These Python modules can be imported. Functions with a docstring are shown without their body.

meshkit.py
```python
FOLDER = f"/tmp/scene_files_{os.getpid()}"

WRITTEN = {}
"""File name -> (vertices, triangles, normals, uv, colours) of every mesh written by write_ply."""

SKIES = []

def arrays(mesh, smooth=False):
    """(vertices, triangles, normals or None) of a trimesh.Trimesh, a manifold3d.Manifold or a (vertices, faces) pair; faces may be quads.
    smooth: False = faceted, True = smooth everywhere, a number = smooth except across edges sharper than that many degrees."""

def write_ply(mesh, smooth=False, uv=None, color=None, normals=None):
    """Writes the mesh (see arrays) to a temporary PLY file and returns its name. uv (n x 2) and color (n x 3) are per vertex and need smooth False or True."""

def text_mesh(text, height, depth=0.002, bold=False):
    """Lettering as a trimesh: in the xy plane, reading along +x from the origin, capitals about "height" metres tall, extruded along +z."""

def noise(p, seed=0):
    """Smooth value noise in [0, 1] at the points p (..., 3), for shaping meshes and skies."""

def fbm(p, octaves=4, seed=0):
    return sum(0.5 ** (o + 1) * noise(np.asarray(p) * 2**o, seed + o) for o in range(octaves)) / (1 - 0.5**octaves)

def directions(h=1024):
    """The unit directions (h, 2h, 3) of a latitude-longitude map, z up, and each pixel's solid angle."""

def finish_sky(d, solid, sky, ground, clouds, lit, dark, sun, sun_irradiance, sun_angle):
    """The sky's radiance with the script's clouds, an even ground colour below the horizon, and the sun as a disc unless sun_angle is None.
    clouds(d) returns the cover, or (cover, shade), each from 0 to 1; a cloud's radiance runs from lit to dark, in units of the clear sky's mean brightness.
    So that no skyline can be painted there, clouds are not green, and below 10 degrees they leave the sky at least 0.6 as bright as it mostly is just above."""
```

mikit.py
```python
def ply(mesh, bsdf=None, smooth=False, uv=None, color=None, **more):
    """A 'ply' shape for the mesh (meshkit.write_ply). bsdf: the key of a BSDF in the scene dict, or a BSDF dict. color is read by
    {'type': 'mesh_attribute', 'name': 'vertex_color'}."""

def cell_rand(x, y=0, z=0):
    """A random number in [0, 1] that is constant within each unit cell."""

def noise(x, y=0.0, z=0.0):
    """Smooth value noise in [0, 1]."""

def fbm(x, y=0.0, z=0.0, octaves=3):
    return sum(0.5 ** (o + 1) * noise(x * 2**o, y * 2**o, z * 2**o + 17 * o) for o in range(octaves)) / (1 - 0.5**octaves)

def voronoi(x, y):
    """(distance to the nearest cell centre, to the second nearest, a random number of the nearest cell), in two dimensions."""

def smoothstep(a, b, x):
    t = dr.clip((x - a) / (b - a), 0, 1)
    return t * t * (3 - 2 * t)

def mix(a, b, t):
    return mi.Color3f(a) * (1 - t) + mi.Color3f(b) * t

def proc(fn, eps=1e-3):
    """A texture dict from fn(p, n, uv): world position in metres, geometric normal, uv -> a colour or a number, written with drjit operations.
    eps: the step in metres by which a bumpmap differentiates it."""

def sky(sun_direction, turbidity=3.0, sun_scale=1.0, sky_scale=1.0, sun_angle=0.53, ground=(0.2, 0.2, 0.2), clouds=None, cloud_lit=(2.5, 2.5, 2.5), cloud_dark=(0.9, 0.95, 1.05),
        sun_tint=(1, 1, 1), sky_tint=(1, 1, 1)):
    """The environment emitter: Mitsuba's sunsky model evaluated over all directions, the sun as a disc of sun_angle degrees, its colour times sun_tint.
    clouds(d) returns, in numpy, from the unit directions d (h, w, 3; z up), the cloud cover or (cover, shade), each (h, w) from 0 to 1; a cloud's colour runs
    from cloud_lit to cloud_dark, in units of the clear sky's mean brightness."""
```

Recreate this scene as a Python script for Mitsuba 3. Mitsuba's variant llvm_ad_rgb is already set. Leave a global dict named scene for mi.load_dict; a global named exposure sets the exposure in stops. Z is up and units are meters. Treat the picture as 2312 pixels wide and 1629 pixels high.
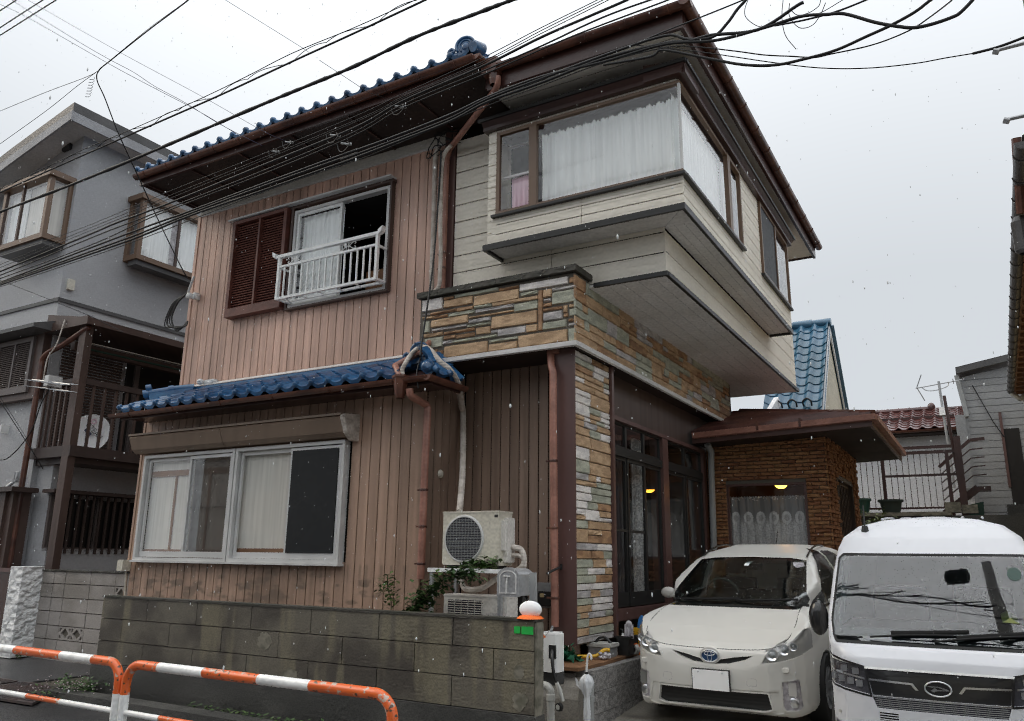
"""A two-storey Japanese house on a narrow street in light rain, two parked cars, overhead wires."""
import math, random, numpy as np, trimesh, manifold3d, shapely
import shapely.geometry as sg, shapely.affinity as sa
import drjit as dr, mitsuba as mi, mikit, meshkit
from mikit import proc, noise, fbm, voronoi, cell_rand, smoothstep, mix
T = mi.ScalarTransform4f
RND = random.Random(7)
NPR = np.random.default_rng(11)
scene, labels = {}, {}
def ply(m, mat, **k): return mikit.ply(m, 'm_' + mat, **k)

# ------------------------------------------------------------------ camera, sky, exposure
CAM = (0.0, 0.0, 1.45)
FWD = (-0.49088743, 0.83760254, 0.23969046)
UP = (0.1108857, -0.21281496, 0.97078018)
scene['camera'] = {'type': 'perspective', 'fov': 65.4655, 'fov_axis': 'x', 'near_clip': 0.05, 'far_clip': 500.0,
                   'to_world': T().look_at(origin=list(CAM), target=[c + f for c, f in zip(CAM, FWD)], up=list(UP))}

def _overcast(d):
    # an even rain cloud: a little darker low down than overhead, with soft mottling
    z = np.clip(d[..., 2], 0, 1)
    m = 0.5 + 0.5 * np.sin(3.1 * d[..., 0] + 1.7 * np.sin(2.3 * d[..., 1]) + 0.6) * np.sin(2.7 * d[..., 1] - 1.1 + 1.3 * np.sin(2 * d[..., 0]))
    return np.ones_like(z), np.clip(1.0 - z ** 2.5 + 0.12 * (m - 0.5), 0, 1)

scene['sky'] = mikit.sky((-1.3, -0.5, 1.1), turbidity=3, sun_scale=0.10, sun_angle=30, sun_tint=(0.95, 1.0, 1.08), ground=(0.12, 0.12, 0.12),
                         clouds=_overcast, cloud_lit=(4.3, 4.4, 4.5), cloud_dark=(1.38, 1.46, 1.54))
exposure = 2.55

# ------------------------------------------------------------------ mesh building
_CH = None
def _chbox():
    global _CH
    if _CH is None:
        pts, idx = [], []
        for sx in (-1, 1):
            for sy in (-1, 1):
                for sz in (-1, 1):
                    for k in range(3):
                        p = [sx * 10, sy * 10, sz * 10]; p[k] -= (sx, sy, sz)[k]
                        pts.append(p); idx.append((sx, sy, sz, k))
        h = trimesh.convex.convex_hull(np.array(pts, float))
        V = np.array(h.vertices)
        order = [min(range(24), key=lambda i: np.abs(np.array(pts[i]) - v).sum()) for v in V]
        _CH = ([idx[o] for o in order], np.array(h.faces))
    return _CH

class MB:
    def __init__(s): s.v, s.f, s.n = [], [], 0
    def add(s, v, f):
        v = np.asarray(v, float); f = np.asarray(f, int)
        if f.size and f.shape[1] == 4: f = np.vstack([f[:, [0, 1, 2]], f[:, [0, 2, 3]]])
        s.v.append(v); s.f.append(f + s.n); s.n += len(v); return s
    def mesh(s, m, M=None):
        if hasattr(m, 'to_mesh'):
            q = m.to_mesh(); v, f = q.vert_properties[:, :3], q.tri_verts
        else: v, f = m.vertices, m.faces
        v = np.asarray(v, float)
        if M is not None: v = v @ np.asarray(M)[:3, :3].T + np.asarray(M)[:3, 3]
        return s.add(v, f)
    def box(s, x0, x1, y0, y1, z0, z1, c=0.0):
        x0, x1 = sorted((x0, x1)); y0, y1 = sorted((y0, y1)); z0, z1 = sorted((z0, z1))
        if c <= 0:
            v = [(x, y, z) for x in (x0, x1) for y in (y0, y1) for z in (z0, z1)]
            return s.add(v, [[0, 1, 3], [0, 3, 2], [4, 6, 7], [4, 7, 5], [0, 4, 5], [0, 5, 1], [2, 3, 7], [2, 7, 6], [0, 2, 6], [0, 6, 4], [1, 5, 7], [1, 7, 3]])
        idx, F = _chbox(); c = min(c, (x1 - x0) * .45, (y1 - y0) * .45, (z1 - z0) * .45)
        lo, hi = (x0, y0, z0), (x1, y1, z1); V = []
        for sx, sy, sz, k in idx:
            p = [hi[i] if q > 0 else lo[i] for i, q in enumerate((sx, sy, sz))]
            p[k] -= (sx, sy, sz)[k] * c; V.append(p)
        return s.add(V, F)
    def tube(s, pts, r, n=8, cap=True):
        p = np.asarray(pts, float); keep = [0] + [i for i in range(1, len(p)) if np.linalg.norm(p[i] - p[i - 1]) > 1e-6]; p = p[keep]
        r = np.broadcast_to(np.asarray(r, float), (len(pts),))[keep]
        t = np.gradient(p, axis=0); t /= np.linalg.norm(t, axis=1, keepdims=True) + 1e-12
        a = np.cross(t[0], [0, 0, 1.0] if abs(t[0][2]) < .9 else [1.0, 0, 0]); a /= np.linalg.norm(a)
        ang = np.arange(n) * 2 * np.pi / n; V = []
        for i in range(len(p)):
            a = a - t[i] * (a @ t[i]); a /= np.linalg.norm(a) + 1e-12; b = np.cross(t[i], a)
            V.append(p[i] + r[i] * (np.cos(ang)[:, None] * a + np.sin(ang)[:, None] * b))
        V = np.vstack(V); F = []
        for i in range(len(p) - 1):
            for j in range(n):
                q = (j + 1) % n; F += [[i * n + j, i * n + q, (i + 1) * n + q], [i * n + j, (i + 1) * n + q, (i + 1) * n + j]]
        if cap:
            m = len(p) - 1
            F += [[0, j + 1, j] for j in range(1, n - 1)] + [[m * n, m * n + j, m * n + j + 1] for j in range(1, n - 1)]
        return s.add(V, F)
    def bar(s, p0, p1, w, h, up=(0, 0, 1)):
        p0, p1 = np.array(p0, float), np.array(p1, float); t = (p1 - p0) / np.linalg.norm(p1 - p0)
        u = np.cross(t, up); 
        if np.linalg.norm(u) < 1e-6: u = np.cross(t, (0, 1, 0))
        u /= np.linalg.norm(u); v = np.cross(u, t)
        q = [p + a * u * w / 2 + b * v * h / 2 for p in (p0, p1) for a in (-1, 1) for b in (-1, 1)]
        return s.add(q, [[0, 1, 3], [0, 3, 2], [4, 6, 7], [4, 7, 5], [0, 4, 5], [0, 5, 1], [2, 3, 7], [2, 7, 6], [0, 2, 6], [0, 6, 4], [1, 5, 7], [1, 7, 3]])
    def prism(s, poly, axis, a0, a1):
        poly = poly if hasattr(poly, 'exterior') else sg.Polygon(poly)
        m = trimesh.creation.extrude_polygon(poly, a1 - a0); v = np.array(m.vertices); v[:, 2] += a0; f = np.array(m.faces)
        if axis == 'x': v = v[:, [2, 0, 1]]
        elif axis == 'y': v = v[:, [0, 2, 1]]; f = f[:, ::-1]
        return s.add(v, f)
    def grid(s, P, closed=False):
        P = np.asarray(P, float); h, w = P.shape[:2]; F = []
        for i in range(h - 1):
            for j in range(w if closed else w - 1):
                q = (j + 1) % w; F.append([i * w + j, i * w + q, (i + 1) * w + q, (i + 1) * w + j])
        return s.add(P.reshape(-1, 3), F)
    def lathe(s, prof, c, axis=(0, 0, 1), n=20):
        ax = np.array(axis, float); ax /= np.linalg.norm(ax); a = np.cross(ax, [1, 0, 0] if abs(ax[0]) < .9 else [0, 1, 0]); a /= np.linalg.norm(a); b = np.cross(ax, a)
        ang = np.arange(n) * 2 * np.pi / n
        P = [[np.array(c) + ax * h + r * (math.cos(t) * a + math.sin(t) * b) for t in ang] for r, h in prof]
        return s.grid(P, True)
    def sphere(s, c, r, k=1):
        m = trimesh.creation.icosphere(k); return s.add(np.array(m.vertices) * np.asarray(r) + np.asarray(c), m.faces)
    def tri(s): return trimesh.Trimesh(np.vstack(s.v), np.vstack(s.f), process=False)

def uniq(key):
    if key not in scene and key not in labels: return key
    i = 1
    while f'{key}_{i:03d}' in scene or f'{key}_{i:03d}' in labels: i += 1
    return f'{key}_{i:03d}'
_cnt = {}
def fast(key):
    # like uniq, for long runs of alike pieces
    i = _cnt.get(key, 0); _cnt[key] = i + 1
    return key if i == 0 else f'{key}_{i:03d}'
def put(key, mb, mat, smooth=False, **kw):
    key = fast(key); m = mb.tri() if isinstance(mb, MB) else mb
    scene[key] = ply(m, mat, smooth=smooth, **kw); return key
def place(key, d, M):
    key = fast(key); scene[key] = {**d, 'to_world': M}; return key
def L(key, label, cat=None, group=None, kind=None):
    d = {'label': label}
    if cat: d['category'] = cat
    if group: d['group'] = group
    if kind: d['kind'] = kind
    labels[key] = d; return key
def thing(name, label, cat, group=None):
    key = name; i = 0
    while key in labels: i += 1; key = f'{name}_{i:03d}'
    return L(key, label, cat, group)
def stuff(key): labels.setdefault(key, {})['kind'] = 'stuff'
def structure(key, label=None): labels[key] = {'kind': 'structure', **({'label': label} if label else {})}
def spline(pts, k=8):
    p = np.asarray(pts, float); q = np.vstack([2 * p[0] - p[1], p, 2 * p[-1] - p[-2]]); out = []
    for i in range(1, len(q) - 2):
        for t in np.arange(k) / k:
            a, b, c, d = q[i - 1], q[i], q[i + 1], q[i + 2]
            out.append(.5 * (2 * b + (c - a) * t + (2 * a - 5 * b + 4 * c - d) * t * t + (3 * b - a - 3 * c + d) * t ** 3))
    return np.array(out + [p[-1]])

# ------------------------------------------------------------------ materials
def P(name, col, rough=.5, spec=.5, bump=None, bs=.004, eps=.002, metal=0, coat=0, coatr=.05, **k):
    b = {'type': 'principled', 'base_color': proc(col) if callable(col) else {'type': 'rgb', 'value': list(col)},
         'roughness': proc(rough) if callable(rough) else float(rough), 'specular': float(spec)}
    if metal: b['metallic'] = float(metal)
    if coat: b['clearcoat'] = float(coat); b['clearcoat_gloss'] = 1 - coatr
    b.update(k)
    if bump is not None: b = {'type': 'bumpmap', 'arbitrary': proc(bump, eps), 'scale': float(bs), 'bsdf': b}
    scene['m_' + name] = {'type': 'twosided', 'bsdf': b}
    return name

def streaky(c, amt=.25, fx=9, fz=.9, fine=.08):
    def f(p, n, uv):
        a = fbm(p.x * fx + p.y * fx, p.z * fz, 3.0, 2)
        b = noise(p.x * 60, p.y * 60, p.z * 60)
        s = noise(p.x * 1.3, p.y * 1.3, p.z * 1.3 + 4)
        return mi.Color3f(c) * (1 + amt * (a - .5) * 1.2 + fine * (b - .5) + amt * (s - .5))
    return f
def mottled(c, c2, f0=2.0, lo=.35, hi=.7, fine=.15, ff=50):
    def f(p, n, uv):
        t = smoothstep(lo, hi, fbm(p.x * f0, p.y * f0, p.z * f0, 3))
        return mix(c, c2, t) * (1 + fine * (noise(p.x * ff, p.y * ff, p.z * ff) - .5) * 2)
    return f

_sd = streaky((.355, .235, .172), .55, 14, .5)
def _siding(p, n, uv):
    # mould blotches and run-off dirt of old rain below the window sill
    t = smoothstep(.50, .72, fbm(p.x * 5, p.z * 13, 1)) * smoothstep(.30, .04, dr.abs(p.z - 1.02))
    r = smoothstep(.55, .8, noise(p.x * 22, p.z * .9)) * smoothstep(.95, 1.3, p.z) * smoothstep(1.36, 1.33, p.z)
    return mix(_sd(p, n, uv), (.14, .105, .08), dr.clip(.75 * t + .45 * r, 0, 1))
P('siding', _siding, .42, .4)
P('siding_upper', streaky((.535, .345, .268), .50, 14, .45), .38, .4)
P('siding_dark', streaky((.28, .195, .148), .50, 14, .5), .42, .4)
P('gap_dark', (.006, .005, .004), .9, .1)
P('trim_brown', streaky((.105, .056, .050), .2), .35, .5)
P('fascia', mottled((.050, .021, .017), (.034, .016, .014), 1.5), .30, .5)
P('gutter', mottled((.125, .050, .032), (.055, .022, .017), 5, .3, .75), .28, .5)
P('pipe_brown', mottled((.33, .155, .115), (.25, .115, .085), 6), .35, .5)
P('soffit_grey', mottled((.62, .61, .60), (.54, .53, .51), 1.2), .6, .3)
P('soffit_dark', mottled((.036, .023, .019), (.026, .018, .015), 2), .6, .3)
def _beige_b(p, n, uv):
    u = p.x + p.y; row = dr.floor(p.z / .0775)
    cu = u * 2.6 + cell_rand(row, 3) * 7
    jx = dr.abs(cu - dr.floor(cu) - .5); jz = dr.abs(p.z / .0775 - row - .5)
    j = smoothstep(.44, .49, dr.maximum(jz, jx * .985 + .0)) 
    return fbm(u * 16 + row * 3, p.z * 42, 2) * .9 - j * .55
P('beige', mottled((.80, .755, .66), (.70, .66, .57), 1.3, .3, .75, .06, 40), .62, .3, _beige_b, .010, .003)
P('beige_flat', mottled((.62, .60, .55), (.54, .52, .47), 1.3), .6, .3)
P('black_trim', (.022, .022, .022), .4, .4)
P('bronze_frame', streaky((.145, .088, .055), .12), .38, .5)
P('alu', mottled((.56, .56, .55), (.49, .49, .48), 3, .4, .75, .03), .38, .5)
P('white_paint', mottled((.80, .81, .80), (.66, .67, .64), 5, .5, .9), .35, .5)
P('tile_blue', mottled((.028, .108, .235), (.015, .052, .12), 5, .3, .75, .25, 30), .16, .6, coat=.6)
P('tile_blue_light', mottled((.040, .150, .290), (.022, .090, .21), 5), .2, .6, coat=.5)
P('tile_teal', mottled((.022, .080, .125), (.040, .115, .19), 1.7, .35, .65, .1, 20), .16, .6, coat=.4)
P('mortar_dark', (.125, .112, .095), .85, .2)
def stone(name, c, c2, rough=.62):
    def b(p, n, uv):
        u = p.x + p.y
        return fbm(u * 13, p.z * 34, p.y * 3, 4) * 1.0 + .35 * dr.abs(noise(u * 26, p.z * 60) - .5)
    def col(p, n, uv):
        u = p.x + p.y
        v = fbm(u * 9, p.z * 24, 1, 4); w = noise(u * 120, p.z * 120)
        return mix(c, c2, smoothstep(.32, .68, v)) * (.86 + .28 * w)
    P(name, col, rough, .35, b, .012, .003)
stone('stone_tan', (.50, .345, .21), (.38, .25, .15)); stone('stone_green', (.40, .405, .325), (.30, .31, .25))
stone('stone_white', (.74, .70, .66), (.58, .55, .53)); stone('stone_brown', (.38, .225, .125), (.26, .15, .085)); stone('stone_grey', (.48, .455, .45), (.34, .325, .32))
STONE = {'T': 'stone_tan', 'G': 'stone_green', 'W': 'stone_white', 'B': 'stone_brown', 'P': 'stone_grey'}
def _blk(p, n, uv):
    a = fbm(p.x * 1.6, p.z * 2.2, 2, 4); b = fbm(p.x * 7, p.z * 1.2, 5); g = noise(p.x * 90, p.y * 90, p.z * 90)
    base = mix((.118, .106, .084), (.058, .050, .042), smoothstep(.36, .62, a))
    base = mix(base, (.175, .155, .105), smoothstep(.50, .72, b) * .7)
    return base * (.75 + .5 * g)
P('block_old', _blk, .5, .4, lambda p, n, uv: fbm(p.x * 60, p.y * 60, p.z * 60) , .006)
P('block_cap', mottled((.055, .05, .042), (.035, .036, .028), 4), .55, .4, lambda p, n, uv: fbm(p.x * 30, p.y * 30, p.z * 30), .02)
P('concrete_dark', mottled((.040, .040, .038), (.062, .061, .057), 2.2, .4, .7, .45, 110), .42, .5, lambda p, n, uv: fbm(p.x * 50, p.y * 50, p.z * 50), .006)
P('concrete', mottled((.22, .205, .18), (.13, .12, .105), 2.5, .3, .7, .25, 90), .5, .4, lambda p, n, uv: fbm(p.x * 40, p.y * 40, p.z * 40), .005)
P('patch', mottled((.20, .185, .15), (.11, .105, .08), 14), .6, .3)
P('block_grey', mottled((.31, .285, .265), (.22, .20, .18), 2.2, .35, .7, .12, 70), .6, .3)
P('block_split', mottled((.17, .165, .16), (.26, .25, .24), 30, .4, .6, .5, 140), .6, .35, lambda p, n, uv: fbm(p.x * 70, p.y * 70, p.z * 70), .022)
P('plaster_white', mottled((.80, .80, .79), (.66, .67, .67), 5), .5, .4, lambda p, n, uv: fbm(p.x * 18, p.y * 18, p.z * 18), .08, .006)
P('stucco', mottled((.40, .405, .415), (.35, .355, .368), .9, .3, .7, .10, 60), .7, .3, lambda p, n, uv: fbm(p.x * 30, p.y * 30, p.z * 30), .012)
P('stucco_trim', mottled((.35, .35, .36), (.29, .29, .30), 2), .6, .3)
P('roof_grey', mottled((.085, .083, .083), (.06, .058, .058), 2), .4, .4)
P('wood_dark', streaky((.052, .036, .032), .3, 12, 1.2), .45, .4)
P('wood_brown', streaky((.075, .048, .040), .3, 12, 1.2), .45, .4)
P('louver_grey', streaky((.12, .10, .095), .2), .45, .4)
P('louver_red', mottled((.140, .052, .038), (.10, .036, .028), 6), .45, .4)
P('dark_room', (.030, .028, .027), .9, .2)
P('dark_room_warm', (.06, .035, .022), .9, .2)
P('wood_room', streaky((.20, .10, .05), .3), .5, .4)
P('road', mottled((.034, .034, .036), (.050, .049, .048), 1.3, .35, .7, .5, 130), lambda p, n, uv: .16 + .30 * smoothstep(.35, .65, fbm(p.x * .9, p.y * .9, 2)), .5,
  lambda p, n, uv: fbm(p.x * 90, p.y * 90, 1), .004)
def _drive(p, n, uv):
    a = fbm(p.x * 1.1, p.y * 1.6, 3, 4); g = noise(p.x * 120, p.y * 120)
    return mix((.30, .28, .24), (.12, .11, .095), smoothstep(.4, .62, a)) * (.85 + .3 * g)
P('driveway_mat', _drive, lambda p, n, uv: .12 + .35 * smoothstep(.4, .62, fbm(p.x * 1.1, p.y * 1.6, 3, 4)), .5)
P('soil', mottled((.06, .05, .04), (.035, .035, .025), 4), .7, .3)
P('steel_plate_mat', mottled((.055, .048, .050), (.085, .060, .055), 4), .3, .5, metal=.3)
def _orange(p, n, uv):
    a = fbm(p.x * 26, p.y * 26, p.z * 26, 4)
    return mix(mix((.70, .125, .025), (.50, .40, .33), smoothstep(.62, .70, a)), (.10, .05, .03), smoothstep(.70, .74, fbm(p.x * 40, p.y * 40, p.z * 40 + 9, 2)))
P('orange_paint', _orange, .3, .5, coat=.4)
P('rail_white', mottled((.78, .79, .78), (.60, .60, .57), 10, .68, .85), .3, .5, coat=.3)
P('cable_black', (.012, .012, .013), .5, .4)
P('wire_blue', (.035, .035, .075), .5, .4)
P('hose_wrap', mottled((.60, .545, .49), (.42, .37, .32), 12), .6, .3, lambda p, n, uv: dr.sin(p.z * 190), .002)
P('plastic_white', (.72, .72, .70), .35, .5); P('plastic_black', (.02, .02, .02), .35, .5); P('rubber', (.018, .018, .018), .7, .3)
P('plastic_beige', mottled((.56, .53, .45), (.53, .50, .42), 2), .42, .5)
P('ac_white', mottled((.66, .64, .60), (.61, .585, .54), 2), .42, .5)
P('grille_dark', (.035, .035, .045), .45, .4)
P('galv', mottled((.42, .43, .44), (.38, .39, .40), 3), .35, .5, metal=.5)
P('pvc_grey', (.30, .31, .31), .4, .5); P('pvc_light', (.46, .46, .43), .4, .5)
P('orange_plastic', (.80, .16, .025), .4, .5); P('yellow_plastic', (.72, .42, .03), .35, .5); P('blue_plastic', (.04, .22, .60), .35, .5)
P('green_plate', (.02, .42, .07), .5, .4); P('green_net', (.012, .09, .045), .7, .3); P('green_plastic', (.018, .055, .042), .4, .5)
P('cardboard', mottled((.20, .105, .055), (.14, .075, .04), 4), .6, .3)
P('cloth_grey', mottled((.34, .32, .34), (.55, .53, .55), 20), .8, .2)
P('white_flat', (.88, .88, .88), .6, .3)
P('leaf', mottled((.040, .085, .022), (.085, .125, .035), 9), .4, .5)
P('leaf_dark', mottled((.032, .070, .022), (.060, .10, .03), 9), .45, .4)
P('leaf_yellow', mottled((.15, .17, .04), (.07, .11, .025), 9), .45, .4)
P('flower', (.62, .52, .54), .6, .3); P('stem', (.07, .08, .035), .6, .3)
P('cream_wall', mottled((.52, .485, .40), (.45, .42, .345), 1), .7, .3)
P('white_wall', mottled((.74, .74, .75), (.64, .64, .66), .6), .7, .3)
P('red_tile', mottled((.105, .042, .038), (.065, .028, .026), 6), .16, .6, coat=.5)
P('brown_roof', mottled((.150, .062, .048), (.095, .040, .034), 3), .14, .6, coat=.5)
P('corrugated', mottled((.30, .305, .31), (.25, .255, .26), 1), .5, .4)
P('yellow_wall', (.46, .36, .20), .7, .3)
def _brick(c):
    def b(p, n, uv): return fbm((p.x + p.y) * 22, p.z * 50, 2, 4)
    def col(p, n, uv): return mi.Color3f(c) * (.7 + .6 * fbm((p.x + p.y) * 14, p.z * 40, 1))
    return col, b
for nm_, c_ in (('brick_a', (.34, .165, .080)), ('brick_b', (.27, .12, .06)), ('brick_c', (.38, .20, .095))):
    col_, b_ = _brick(c_); P(nm_, col_, .55, .35, b_, .03)
def _paint(c):
    return lambda p, n, uv: mi.Color3f(c) * (.95 + .07 * fbm(p.x * 1.5, p.y * 1.5, p.z * 4))
P('paint_pearl', _paint((.61, .60, .56)), .28, .5, coat=1.0, coatr=.03)
P('paint_white', _paint((.58, .595, .63)), .25, .5, coat=1.0, coatr=.03)
P('gloss_black', (.008, .008, .009), .12, .5, coat=1.0)
P('chrome', (.82, .83, .85), .12, .5, metal=1)
P('lamp_housing', (.30, .30, .28), .25, .5, metal=.6)
P('emblem_blue', (.012, .045, .12), .2, .5, coat=1)
P('grey_interior', (.10, .105, .105), .7, .3); P('interior_light', (.07, .085, .08), .7, .3); P('seat_cloth', (.05, .05, .055), .9, .2)
def curtain(name, c, k=14, lo=.8):
    P(name, lambda p, n, uv: mi.Color3f(c) * (.9 + .2 * noise((p.x + p.y) * 40, p.z * 1.5)), .8, .2)
curtain('curtain_white', (.80, .83, .82)); curtain('curtain_pink', (.75, .52, .60)); curtain('curtain_grey', (.22, .23, .26)); curtain('paper_screen', (.64, .63, .58))
def _lace(p, n, uv):
    # net ground with a scalloped flower border in denser white thread near the hem
    u = p.x * 5.2; c = u - dr.floor(u) - .5; h = p.z - 1.98
    d = dr.sqrt(dr.square(c * 1.25) + dr.square((h - .10) * 4.6))
    t = smoothstep(.50, .42, d) * (.45 + .55 * smoothstep(.20, .27, d)) * (.55 + .9 * noise(p.x * 95, p.z * 95))
    t = dr.maximum(t, smoothstep(.12, -.02, h) * (.3 + .8 * noise(p.x * 80, p.z * 80)))
    t = dr.maximum(t, smoothstep(.72, .8, noise(p.x * 60, p.z * 60)) * smoothstep(.36, .38, h) * smoothstep(.48, .46, h))
    return mix((.22, .225, .225), (.66, .67, .67), dr.clip(t, 0, 1))
P('lace', _lace, .8, .2)
def _speck(p, n, uv): return mix((.30, .31, .31), (.52, .53, .52), smoothstep(.45, .6, noise(p.y * 55, p.z * 55, 2)))
P('speckled_curtain', _speck, .8, .2)
scene['m_glass'] = {'type': 'thindielectric', 'int_ior': 1.5}
scene['m_lens'] = {'type': 'thindielectric', 'int_ior': 1.45}
P('drop_white', (.72, .74, .75), .3, .5)
# measured coordinates, metres
BAND_STONES=[(-5.62,-5.32,4.32,4.47,'W'),(-5.31,-5.16,4.42,4.46,'B'),(-5.3,-4.89,4.32,4.42,'T'),(-5.15,-4.54,4.42,4.47,'G'),(-4.54,-4.27,4.41,4.45,'B'),(-4.88,-4.27,4.28,4.41,'T'),(-4.26,-3.65,4.36,4.45,'W'),(-3.64,-3.53,4.36,4.43,'B'),(-4.25,-4.02,4.3,4.35,'G'),(-4.62,-4.02,4.24,4.29,'T'),(-4.87,-4.63,4.25,4.29,'G'),(-5.11,-4.88,4.25,4.3,'B'),(-5.5,-5.11,4.26,4.3,'B'),(-5.61,-5.51,4.27,4.3,'P'),(-5.61,-5.46,4.22,4.26,'T'),(-5.45,-5.24,4.21,4.25,'B'),(-5.23,-4.86,4.2,4.25,'G'),(-4.85,-4.33,4.19,4.24,'P'),(-4.33,-4.02,4.13,4.23,'G'),(-4.94,-4.33,4.14,4.17,'T'),(-5.48,-4.95,4.1,4.2,'T'),(-5.6,-5.5,4.05,4.2,'G'),(-4.94,-4.64,4.08,4.13,'P'),(-4.63,-4.03,3.97,4.12,'T'),(-4.96,-4.64,4.03,4.07,'G'),(-5.47,-4.96,4.05,4.09,'P'),(-5.58,-5.3,3.99,4.04,'T'),(-5.29,-4.85,3.99,4.03,'B'),(-4.84,-4.64,3.93,4.02,'T'),(-5.29,-5.12,3.93,3.98,'B'),(-5.11,-4.85,3.92,3.97,'B'),(-5.57,-5.3,3.85,3.98,'G'),(-4.63,-4.54,3.92,3.96,'P'),(-4.54,-4.17,3.87,3.96,'P'),(-4.17,-4.03,3.87,3.96,'T'),(-4.02,-3.96,3.87,4.34,'B'),(-3.96,-3.85,4.24,4.34,'T'),(-3.95,-3.86,4.19,4.23,'P'),(-3.96,-3.85,4.13,4.18,'B'),(-3.85,-3.53,4.3,4.34,'P'),(-3.85,-3.53,4.14,4.29,'G'),(-3.96,-3.72,4.08,4.12,'B'),(-3.71,-3.66,4.03,4.12,'T'),(-3.96,-3.72,3.97,4.07,'P'),(-3.71,-3.65,3.98,4.03,'B'),(-3.97,-3.67,3.87,3.96,'G'),(-3.64,-3.53,4.08,4.12,'T'),(-3.64,-3.53,3.98,4.07,'G'),(-3.65,-3.59,3.92,3.96,'B'),(-3.59,-3.53,3.93,3.96,'W'),(-3.65,-3.53,3.87,3.91,'P'),(-3.65,-3.54,3.7,3.85,'G'),(-5.3,-5.16,3.87,3.92,'P'),(-5.16,-4.54,3.87,3.91,'G'),(-5.28,-4.67,3.71,3.85,'T'),(-4.66,-4.27,3.81,3.85,'G'),(-4.66,-4.28,3.71,3.8,'T'),(-4.27,-3.66,3.71,3.85,'T'),(-5.37,-5.29,3.72,3.81,'B'),(-5.54,-5.37,3.76,3.83,'B')]
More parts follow.
